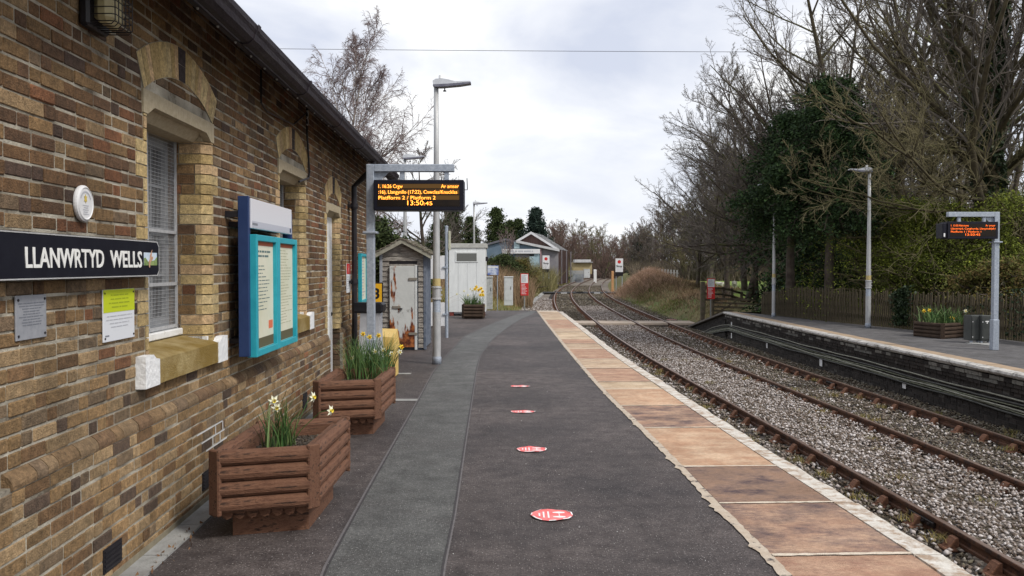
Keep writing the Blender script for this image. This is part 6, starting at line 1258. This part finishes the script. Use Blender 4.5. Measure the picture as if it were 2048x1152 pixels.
# big bare trees on the right
b1 = bare(1, 19, .30, .50, (24, 12, 9, 8), .12, (.05, .10, .08, .04), .15, M_bark, M_twig, 2500, ang0=.30, lf=(.60, .50, .44, .38), tr=.0115)
plant_tree('bare_tree', 'small finely twigged bare tree furthest toward the open sky', 'tree', b1, at(1395, 66), 5.0, .52)
plant_tree('bare_tree', 'bare tree between the two finely twigged crowns, a little behind them', 'tree', b1, at(1490, 66), 2.0, .86)
plant_tree('bare_tree', 'finely twigged bare tree at the near edge of the pasture, lowest of the big crowns', 'tree', b1, at(1455, 56), 1.4, .64)
def dome(seed, nlimb=84, Rh=8.3, Rv=10.5, zb=(1.6, 5.5)):      # wide crown of limbs radiating from a short trunk
    global rng
    keep = rng; rng = np.random.default_rng(seed); g = rng
    P, T, Rr = grow(np.zeros((1, 3)), np.array([[.02, 0, 1.0]]), np.array([6.5]), np.array([.36]), 6, .05, .1, .45); tp = [tubes(P, T, Rr, 9)]; tk_ = P[0]
    el = np.arcsin(np.clip(g.random(nlimb)**.9, .04, .99)); az = np.arange(nlimb)*2.4 + g.normal(0, .3, nlimb); z = zb[0] + (zb[1] - zb[0])*g.random(nlimb)**.7
    st = np.c_[np.interp(z, tk_[:, 2], tk_[:, 0]), np.interp(z, tk_[:, 2], tk_[:, 1]), z]; el2 = el*.85; di = np.c_[np.cos(az)*np.cos(el2), np.sin(az)*np.cos(el2), np.sin(el2)]
    ln = (Rh*np.cos(el)**2 + Rv*np.sin(el)**2) * g.uniform(.84, .98, nlimb); P, T, Rr = grow(st, di, ln, .055 + .010*ln*g.uniform(.7, 1.2, nlimb), 9, .085, .035, .12); tp.append(tubes(P, T, Rr, 5))
    s, d, l, q = kids(P, T, Rr, ln, 13, .18, .25, .75, .36, .5, tp=.6); P, T, Rr = grow(s, d, l, np.maximum(q, .014), 5, .13, .05, .35); cp = [tubes(P, T, Rr, 3)]
    s, d, l, q = kids(P, T, Rr, l, 8, .15, .3, .85, .45, .6); P, T, Rr = grow(s, d, l, np.maximum(q, .009), 3, .16, .05, .45); cp.append(tubes(P, T, Rr, 3))
    s, d, l, q = kids(P, T, Rr, np.maximum(l, .3), 6, .12, .3, .9, .45, .7, tp=.3); P, T, Rr = grow(s, d, l, np.maximum(q, .007), 2, .18, .04, .5); cp.append(tubes(P, T, Rr, 3))
    e = P[:, -1]; idx = g.integers(0, len(e), 5000); lm = leafmesh('buds', e[idx] + g.normal(0, .04, (5000, 3)), .03, M_bud); r_ = npmesh('trunk', *join(tp), M_bark, True), npmesh('crown', *join(cp), M_twig, False), lm; rng = keep; return r_
b1w = dome(5)
plant_tree('bare_tree', 'broadest bare tree, a rounded dome of radiating branches reaching out over the gate and pasture', 'tree', b1w, at(1640, 44), 3.3, 1.0)
plant_tree('bare_tree', 'second rounded bare crown behind the broadest one, over the sheep', 'tree', b1w, at(1560, 60), 1.1, .92)
plant_tree('bare_tree', 'widest bare tree far behind, its top just above the dark yew', 'tree', b1, at(1700, 62), .4, 1.0)
b2 = bare(2, 20, .30, .55, (15, 9, 7, 6), .15, (.10, .10, .06, .02), .17, M_mossy, M_twig, 2500, multi=3, ang0=.4, lf=(.68, .55, .45, .4), tr=.009)
B2STEM = bare.stem
plant_tree('bare_tree', 'huge many stemmed mossy tree towering behind the departure board on the far platform', 'tree', b2, at(1965, 27.5), .3, .9)
plant_tree('bare_tree', 'mossy many stemmed bare tree between the yew and the huge tree', 'tree', b2, at(1800, 40), 2.2, .92)
plant_tree('bare_tree', 'tall bare tree rising behind the yellow green thicket', 'tree', b1, at(1880, 52), 4.0, 1.0)
b3 = bare(3, 10, .20, .6, (11, 7, 6, 5), .2, (.06, .08, .05, .02), .18, M_bark, M_twigo, 3500, multi=2, ang0=.4, tr=.009, lf=(.62, .5, .45, .4))
plant_tree('forked_tree', 'small forked tree standing in the pasture just behind the gate', 'tree', b3, at(1503, 47), 1.0, .92)
plant_tree('bare_tree', 'low spreading bare tree at the corner of the pasture behind the sheep', 'tree', b3, at(1420, 92), 2.1, 1.15)
# straight slim poles of trees
b4 = bare(4, 17, .17, .35, (14, 6, 5, 4), .35, (.12, .12, .06, .02), .14, M_bark, M_twig, 1500, lf=(.34, .5, .45, .4), tr=.010)
for i, (px_, Y, s, lb) in enumerate(((1760, 44, .95, 'slim straight bare tree just right of the tall pale lamp post'), (1843, 46, 1.05, 'slim straight bare tree behind the mossy low limbs'), (1700, 56, 1.0, 'slim bare tree above the dark yew'), (1925, 42, 1.0, 'slim straight bare tree beside the huge mossy tree'), (2020, 44, 1.05, 'slim straight bare tree right of the huge mossy tree'))): plant_tree('bare_tree', lb, 'tree', b4, at(px_, Y), i*1.3, s)
# long low mossy limbs
t = [o for o in bpy.data.objects if o.get('label', '').startswith('huge many stemmed')][0]; MW2 = Matrix.Translation(t.location) @ Matrix.Rotation(t.rotation_euler[2], 4, 'Z') @ Matrix.Diagonal((*t.scale, 1))
stw = np.array([[tuple(MW2 @ Vector(p)) for p in stp] for stp in B2STEM]); lm = []
for zs, k_, (x1, y1, Y1), r_ in ((4.2, 0, (1655, 225, 24), .085), (4.8, 1, (1690, 110, 25), .08), (3.8, 2, (1700, 290, 23), .07), (4.5, 0, (2130, 250, 25), .08), (3.6, 1, (1560, 370, 25), .05), (3.4, 2, (1640, 330, 25), .05), (5.4, 0, (1800, 20, 26), .09), (5.6, 1, (1880, -60, 27), .10), (5.6, 2, (2040, -60, 27), .10), (5.0, 2, (1730, 60, 26), .08)):
    sp_ = stw[k_]; a = np.array([np.interp(zs, sp_[:, 2], sp_[:, i]) for i in range(3)]); c = np.array(D(x1, y1, Y1)); lm.append((a, c - a, np.linalg.norm(c - a), r_))
st = np.array([l[0] for l in lm]); di = np.array([l[1] for l in lm]); ln = np.array([l[2] for l in lm]); q = np.array([l[3] for l in lm]); P, T, Rr = grow(st, nrm(di) + [0, 0, -.25], ln*1.06, q, 10, .07, .045, .25); tp = [tubes(P, T, Rr, 7)]
s, d, l, q = kids(P, T, Rr, ln, 11, .12, .3, .9, .42, .5); P, T, Rr = grow(s, d, l, q, 6, .16, .10, .3); tp.append(tubes(P, T, Rr, 4)); s, d, l, q = kids(P, T, Rr, l, 8, .1, .3, .95, .5, .5); q = np.maximum(q, .009); P, T, Rr = grow(s, d, l, q, 4, .2, .06, .4); cp = [tubes(P, T, Rr, 3)]; s, d, l, q = kids(P, T, Rr, l, 7, .1, .3, 1, .5, .7); q = np.maximum(q, .006); P, T, Rr = grow(s, d, l, q, 2, .2, .04, .5); cp.append(tubes(P, T, Rr, 3))
t = [o for o in bpy.data.objects if o.get('label', '').startswith('huge many stemmed')][0]; inv = (Matrix.Translation(t.location) @ Matrix.Rotation(t.rotation_euler[2], 4, 'Z') @ Matrix.Diagonal((*t.scale, 1))).inverted()
for nm, parts, m in (('limb', tp, M_mossy), ('limb_twigs', cp, M_twigo)):
    o = put(nm, npmesh(nm, *join(parts), m, nm == 'limb'), t, kind='stuff'); o.matrix_local = inv
# evergreens
M_yew = mat('yew_leaves', (.6, .6, .6), (1.6, 1.6, 1.4), .9, .85, island=[(.010, .022, .010), (.018, .038, .014), (.030, .058, .020), (.045, .078, .025)]); M_fir = mat('fir_needles', (.8, .8, .8), (1.1, 1.1, 1.1), .3, .9, island=[(.015, .028, .022), (.025, .045, .034), (.04, .065, .045)]); M_ley = mat('cypress_leaves', (.8, .8, .8), (1.1, 1.1, 1.1), .5, .9, island=[(.022, .035, .012), (.045, .065, .02), (.075, .10, .03)]); M_fresh = mat('fresh_leaves', (.6, .6, .6), (1.6, 1.55, 1.4), .9, .85, island=[(.04, .045, .010), (.08, .105, .016), (.13, .165, .022), (.21, .24, .035)]); M_ivy = mat('ivy_leaves', (.8, .8, .8), (1.1, 1.1, 1.1), 1.5, .5, island=[(.012, .022, .010), (.025, .045, .018), (.045, .07, .028)]); M_rusth = mat('rusty_leaves', (.8, .8, .8), (1.1, 1.1, 1.1), .5, .9, island=[(.09, .065, .02), (.14, .095, .03), (.12, .125, .03), (.08, .09, .02)])
def evergreen(H, W_, nb, nleaf, size, m, droop=.25, top=.0, base=.02, r=.2, shape=.8, flat=.4, spray=.20, gap=.0, twigs=True, clump_=-1.2, tw=None):
    global rng
    keep = rng; rng = np.random.default_rng(int(H*10 + W_*100 + nb)); g = rng; P, T, Rr = grow(np.zeros((1, 3)), np.array([[0, 0, 1.0]]), np.array([H]), np.array([r]), 8, .02, .1, .06); tp = [tubes(P, T, Rr, 7)]
    t = np.linspace(base, .985, nb); z = t * H; ang = np.arange(nb)*2.4 + g.normal(0, .3, nb); L_ = W_ * ((1 - t) ** shape * (1 - top) + top * np.sqrt(np.maximum(0, 1 - t))) * g.uniform(.6, 1.25, nb) + .12
    st = np.c_[np.zeros(nb), np.zeros(nb), z]; di = np.c_[np.cos(ang), np.sin(ang), .35 * np.ones(nb) - .3*(1 - t)]
    P, T, Rr = grow(st, di, L_, .02 + L_*.014, 5, .10, -droop*.25, .3); tp.append(tubes(P, T, Rr, 4)); s, d, l, q = kids(P, T, Rr, L_, 9, .12, .35, 1.0, .45, .5); P2, T2, R2 = grow(s, d, l, np.maximum(q, .008), 3, .14, -droop*.3, .4)
    if twigs: tp.append(tubes(P2, T2, R2, 3))
    A_ = np.concatenate([P2.reshape(-1, 3), P[:, 2:].reshape(-1, 3)]); w_ = g.random(len(A_)) > gap; A_ = A_[w_]; idx = g.integers(0, len(A_), nleaf); C_ = A_[idx] + g.normal(0, spray, (nleaf, 3)) * np.array([1, 1, .55]) - np.array([0, 0, 1]) * np.abs(g.normal(0, spray*.5, (nleaf, 1)))
    q1, q2, q3 = g.uniform(0, 6, 3); f_ = 3.2; w_ = np.sin(C_[:, 0]*f_ + q1 + 1.3*np.sin(C_[:, 2]*2.1)) + np.sin(C_[:, 1]*f_*1.1 + q2) + np.sin(C_[:, 2]*f_*1.25 + q3 + np.sin(C_[:, 0]*1.7)); C_ = C_[w_ > clump_ + g.normal(0, .35, len(C_))]
    res = npmesh('trunk', *join(tp), tw or M_bark, True), leafmesh('crown', C_, size, m, flat); rng = keep; return res
e1 = evergreen(9.5, 3.5, 130, 64000, .075, M_yew, .5, .45, .02, .3, .55, .3, .22, .1); e1b = evergreen(8.0, 3.0, 90, 42000, .055, M_yew, .5, .5, .46, .22, .5, .3, .20, .1)
plant_tree('yew_tree', 'large dark yew overhanging the paling fence left of the tall pale lamp post', 'tree', e1, at(1662, 37), 0, 1.06)
plant_tree('yew_tree', 'dark evergreen filling the gap above the palings beside the tall pale lamp post', 'tree', e1, at(1712, 33), 4.0, .55)
plant_tree('yew_tree', 'small dark evergreen whose boughs wrap the head of the slender lamp post', 'tree', e1b, (9.95, 31.2, -.2), 2.4, .92)
plant_tree('yew_tree', 'yew whose drooping boughs hide the top of the slender lamp post', 'tree', e1b, (10.75, 29.7, -.2), 1.0, .95)
e2 = evergreen(3.6, 2.2, 110, 80000, .029, M_fresh, .1, .9, .0, .08, .35, .1, .24, .15, clump_=-.25, tw=M_twigo)
for i, (px_, Y, s, lb) in enumerate(((1795, 29, 1.15, 'yellow green leafy thicket right of the tall pale lamp post'), (1870, 27.5, 1.1, 'bright yellow green thicket behind the far platform planter'), (1950, 26.5, 1.0, 'green thicket around the orange departure board'), (2040, 25.5, 1.12, 'green thicket right of the galvanised display post'), (1750, 34, 1.25, 'dull green thicket between the yew and the brightest leaves'))): plant_tree('leafy_shrub', lb, 'shrub', e2, at(px_, Y), i*1.7, s)
e3 = evergreen(2.2, 1.7, 60, 16000, .045, M_rusth, .1, .9, .0, .06, .35, .1, .2, .1)
plant_tree('rusty_shrub', 'rusty brown shrub above the palings right of the display post', 'shrub', e3, at(2010, 23.2), 0, .95); plant_tree('rusty_shrub', 'rusty brown shrub spilling over the fence behind the steel cabinets', 'shrub', e3, at(1955, 23.8), 2, .85)
tb = [o for o in bpy.data.objects if o.get('label', '').startswith('small dark evergreen whose boughs')][0]; MT = (Matrix.Translation(tb.location) @ Matrix.Rotation(tb.rotation_euler[2], 4, 'Z') @ Matrix.Diagonal((*tb.scale, 1))).inverted(); Cb = []; ln_ = []
for (a, c, n_) in (((10.0, 31.2, 4.9), (8.3, 29.7, 4.35), 3600), ((10.0, 31.2, 5.3), (8.7, 29.3, 5.0), 2600), ((10.0, 31.2, 4.4), (9.0, 29.4, 3.75), 2600), ((10.0, 31.2, 5.0), (7.6, 30.6, 4.0), 2200)):
    a, c = np.array(a), np.array(c); f_ = rng.random((n_, 1))**.8; Cb.append(a*(1 - f_) + c*f_ + rng.normal(0, .17, (n_, 3))*[1, 1, .5] - np.array([0, 0, 1])*np.abs(rng.normal(0, .22, (n_, 1)))*(.4 + f_)); ln_.append((a, c))
Cb = np.array([tuple(MT @ Vector(p)) for p in np.concatenate(Cb)]); put('bough', leafmesh('bough', Cb, .055, M_yew, .3), tb, kind='stuff'); b = MB()
for a, c in ln_: b.tube([MT @ Vector(a), MT @ (Vector(a).lerp(Vector(c), .5) + Vector((0, 0, .12))), MT @ Vector(c)], [.05, .035, .012], 5)
b.build('branch', M_bark, tb, kind='stuff')
# ivy on the fence and on the huge trunks
C_ = []
for _ in range(9000):
    d = rng.choice([rng.normal(17.5, 2.3), rng.normal(15, 2.0), rng.normal(17.5, 2.3), rng.normal(16, 1.5), rng.normal(7.7, .16)]); d = min(max(d, 5.2), 23); p, v = fpt(float(d)); zt_ = .95 + .25*math.sin(d*1.7) ; z = zt_ * (1 - rng.random()**1.6*.95); C_.append((p.x - v.y*0 - abs(rng.normal(0, .04)) - .02, p.y - .03, FZ + z + .06))
tag(put('ivy', leafmesh('ivy', np.array(C_), .035, M_ivy, 0, .8), kind='stuff'), 'dark ivy clinging to the paling fence behind the display post', 'ivy')
Ps = B2STEM; C_ = []
o_ = [o for o in bpy.data.objects if o.get('label', '').startswith('huge many stemmed')][0]; MW = Matrix.Translation(o_.location) @ Matrix.Rotation(o_.rotation_euler[2], 4, 'Z') @ Matrix.Diagonal((*o_.scale, 1))
for stp in Ps:
    t_ = rng.uniform(0, 6.2, 9000); i_ = np.minimum(t_.astype(int), 8); p_ = stp[i_]*(1 - (t_ - i_))[:, None] + stp[np.minimum(i_ + 1, 9)]*(t_ - i_)[:, None]; dr_ = nrm(rng.normal(size=(9000, 3))); rr_ = (.34 - .025*t_) * (1 + .35*np.sin(t_*5 + 3*dr_[:, 0])) * rng.uniform(.85, 1.25, 9000); C_.append(p_ + dr_*rr_[:, None])
C_ = np.concatenate(C_); C_ = np.array([tuple(MW @ Vector(c)) for c in C_])
tag(put('ivy', leafmesh('ivy', C_, .06, M_ivy, 0, .8), kind='stuff'), 'dark ivy climbing the trunks of the huge mossy tree', 'ivy')
# left hand background
w1 = bare(7, 13, .15, .50, (30, 10, 8, 6), .10, (.12, .08, .02, -.05), .12, M_birch, M_twigb, 0, droop=.10, lf=(.56, .55, .5, .5), tr=.009)
plant_tree('birch_tree', 'tallest birch with drooping reddish twigs above the station roof', 'tree', w1, at(648, 42), .5, 1.04); plant_tree('birch_tree', 'birch half hidden behind the station gutter', 'tree', w1, at(600, 40), 3.6, .80); plant_tree('birch_tree', 'small weeping birch directly above the amber departure board', 'tree', w1, at(770, 37), 4.0, .56); plant_tree('birch_tree', 'faint birch just showing over the gutter beside the half hidden birch', 'tree', w1, at(560, 44), 1.0, .80)
b5 = bare(8, 9, .16, .65, (14, 9, 7, 6), .2, (.05, .08, .05, .02), .16, M_bark, M_twig, 0, lf=(.68, .5, .45, .4), tr=.009)
plant_tree('bare_tree', 'bare round headed tree behind the tall lamp post and departure board', 'tree', b5, at(850, 50), 0, 1.06); plant_tree('bare_tree', 'bare tree behind the white kiosk and the small distant lamp post', 'tree', b5, at(905, 66), 2.2, .8)
l1 = evergreen(3.3, 1.1, 80, 22000, .045, M_ley, .15, .9, .0, .08, .3, .2, .12, 0)
for px_, Y, s, lb in ((765, 22.5, 1.0, 'dark green cypress right behind the weatherboarded hut and the display post'), (792, 24.5, .86, 'lower cypress behind the ridge of the weatherboarded hut'), (738, 21.5, 1.02, 'cypress at the corner of the station building'), (840, 27, .62, 'dull green bush seen between the hut and the tall lamp post')): plant_tree('cypress', lb, 'tree', l1, at(px_, Y), px_, s)
f1 = evergreen(10, 4.6, 150, 40000, .15, M_fir, .35, .0, .02, .18, 1.0, .4, .3, .05); f2 = evergreen(10, 2.6, 110, 22000, .14, M_ley, .1, .2, .0, .15, .6, .2, .28, 0)
for px_, Y, s, ms, lb in ((1284, 150, .74, f1, 'small pointed conifer among bare trees right of the inner stop board'), (1072, 135, 1.02, f1, 'broad blue green spruce behind the goods shed roof'), (1098, 140, .62, f1, 'small dark spruce just right of the broad spruce'), (992, 130, .98, f2, 'blunt columnar conifer left of the goods shed'), (906, 125, .98, f2, 'dark conifer above the white kiosk'), (1020, 140, .84, f2, 'slim conifer between the columnar conifer and the broad spruce'), (1037, 142, .88, f2, 'slim conifer nearest the broad spruce'), (940, 135, .86, f2, 'conifer behind the small distant lamp post'), (875, 120, .75, f2, 'low conifer behind the tall lamp post')): plant_tree('conifer', lb, 'tree', ms, at(px_, Y), px_, s, sz=s)
fw_ = [bare(20 + i, 11, .16, .6, (15, 8, 6, 4), .06, (.06, .08, .05, .02), .17, M_bark, m, 0, lf=(.58, .5, .48, .45), tr=.020, multi=2) for i, m in enumerate((M_twigr, M_twigo, M_twig))]
k = 0
for i in range(30):
    px_ = 1098 + i*6.4 + rng.normal(0, 3); Y = rng.uniform(190, 300); s = (Y/1750*(532 - rng.uniform(448, 476)) + 1.9)/10.6; plant_tree('woodland_tree', 'bare reddish brown tree in the distant wood where the tracks curve away', 'tree', fw_[[0, 0, 1][i % 3]], at(px_, Y, -.5), rng.uniform(0, 6), s, 'trees of the distant wood beyond the curve')
for i in range(34):
    px_ = 1275 + i*11 + rng.normal(0, 5); Y = rng.uniform(98, 150); yt = np.interp(px_, [1270, 1300, 1345, 1400, 1500, 1700], [462, 425, 395, 400, 380, 330]) + rng.uniform(-12, 30); s = (Y/1750*(532 - yt) + 1.9)/10.6; plant_tree('woodland_tree', 'bare grey brown tree in the wood at the back of the pasture', 'tree', fw_[[2, 1, 2, 0][i % 4]], at(px_, Y, -.3), rng.uniform(0, 6), s, 'trees of the wood behind the pasture')
for i in range(22):
    px_ = 840 + i*13 + rng.normal(0, 4); Y = rng.uniform(125, 170); yt = rng.uniform(462, 488); s = (Y/1750*(532 - yt) + 1.9)/10.6; plant_tree('woodland_tree', 'bare brown tree among the conifers behind the goods shed', 'tree', fw_[[0, 2, 1][i % 3]], at(px_, Y, -.5), rng.uniform(0, 6), s, 'bare trees around the goods shed')
for i in range(16):
    px_ = 1560 + i*36 + rng.normal(0, 8); Y = rng.uniform(58, 85); s = rng.uniform(.8, 1.1); plant_tree('woodland_tree', 'bare tree deep in the wood behind the paling fence', 'tree', fw_[[2, 1][i % 2]], at(px_, Y, -.3), rng.uniform(0, 6), s, 'trees of the wood behind the paling fence')
# undergrowth that closes the woods near the ground
def brush(n, pxa, pxb, Ya, Yb, h, w_, m, label, lean=.8, name='undergrowth'):
    px_ = rng.uniform(pxa, pxb, n); Y = rng.uniform(Ya, Yb, n); X = (px_ - 1024) / 1750 * Y; return tag(blades(name, on_ground(X, Y), h, w_, lean, m, 3), label, 'undergrowth')
M_bru = mat('brush_stems', (.8, .8, .8), (1.1, 1.05, 1), .08, .95, island=[(.07, .055, .045), (.13, .105, .082), (.18, .15, .115), (.21, .175, .13), (.13, .12, .065)]); M_brur = mat('brush_stems_red', (.8, .8, .8), (1.1, 1.05, 1), .05, .95, island=[(.12, .08, .07), (.19, .135, .12), (.24, .175, .15), (.17, .14, .10)])
brush(14000, 1085, 1300, 200, 320, 3.6, .12, M_brur, 'reddish brown undergrowth of the distant wood beyond the curve')
brush(20000, 1262, 1560, 100, 150, 2.4, .06, M_bru, 'dark bare undergrowth at the back of the pasture')
brush(16000, 1540, 2200, 42, 75, 2.8, .04, M_bru, 'dark undergrowth of the wood behind the paling fence')
brush(9000, 820, 1100, 120, 165, 3.2, .08, M_bru, 'brown undergrowth around the goods shed and conifers')
brush(6000, 740, 845, 26, 45, 1.4, .03, M_brk, 'brown overgrown garden behind the weatherboarded hut')
brush(3500, 975, 1065, 58, 84, 1.9, .04, M_brk, 'brown tangled scrub in front of the pale blue shed', .5)
M_oli = mat('olive_scrub', (.8, .8, .8), (1.1, 1.1, 1), .2, .95, island=[(.12, .11, .045), (.20, .18, .08), (.26, .23, .12)])
n = 7000; y = rng.uniform(100, 150, n); x = r3v(y) - 3.335 - 2.6 - rng.random(n)**1.3 * 9; x2_ = rng.uniform(92, 112, 2500); y2_ = rng.uniform(125, 185, 9000); x = np.r_[x, r3v(x2_) - 3.335 - .7 - rng.random(2500) * 2.8, r3v(y2_) - 3.335 - .8 - rng.random(9000) * 7]; y = np.r_[y, x2_, y2_]; tag(blades('undergrowth', on_ground(x, y), 2.5, .06, .45, M_oli, 3), 'olive yellow scrub between the outer stop board and the distant cabinet', 'undergrowth')
sb = evergreen(3.0, 2.0, 60, 9000, .09, M_ley, .1, .9, .0, .08, .35, .1, .22, .1)
plant_tree('leafy_shrub', 'dark green bush in front of the goods shed banner', 'shrub', sb, at(1012, 78), 0, .98); plant_tree('leafy_shrub', 'dull green bush hiding the foot of the low blue building', 'shrub', sb, at(985, 84), 2, .85); plant_tree('leafy_shrub', 'ragged bush left of the outer stop board', 'shrub', e3, at(1042, 82), 2, 1.35)
bw = bare(30, 6.5, .09, .4, (10, 6, 4, 3), .3, (.12, .1, .0, 0), .14, M_birch, M_twigb, 0, multi=2, tr=.012); plant_tree('birch_tree', 'thin pale stemmed birch in front of the low blue building', 'tree', bw, at(1012, 90), 1, .92)

# grit, chips and a few fallen scraps on the platform
P = [(rng.uniform(-1.9, 1.4), 4.6 + 22*rng.random()**1.8, .004) for _ in range(350)]
tag(scatter('platform_grit', P, .0045, mat('pale_grit', (.8, .8, .8), (1.1, 1.1, 1.1), 30, .9, island=[(.2, .18, .16), (.45, .42, .4), (.7, .7, .68)]), .6), 'pale grit and crumbs scattered over the asphalt', 'grit')
P = [(WA[0] + WU[0]*s_ + .14 + abs(rng.normal(0, .09)), WA[1] + s_, .018) for s_ in rng.uniform(4, 15, 260)]
tag(put('fallen_leaves', leafmesh('fallen_leaves', np.array(P), .016, mat('dead_leaf', (.8, .8, .8), (1.1, 1.1, 1.1), 30, .9, island=[(.10, .05, .03), (.22, .12, .06), (.30, .20, .12)]), -6), kind='stuff'), 'dead leaves and scraps along the concrete channel under the wall', 'leaves')
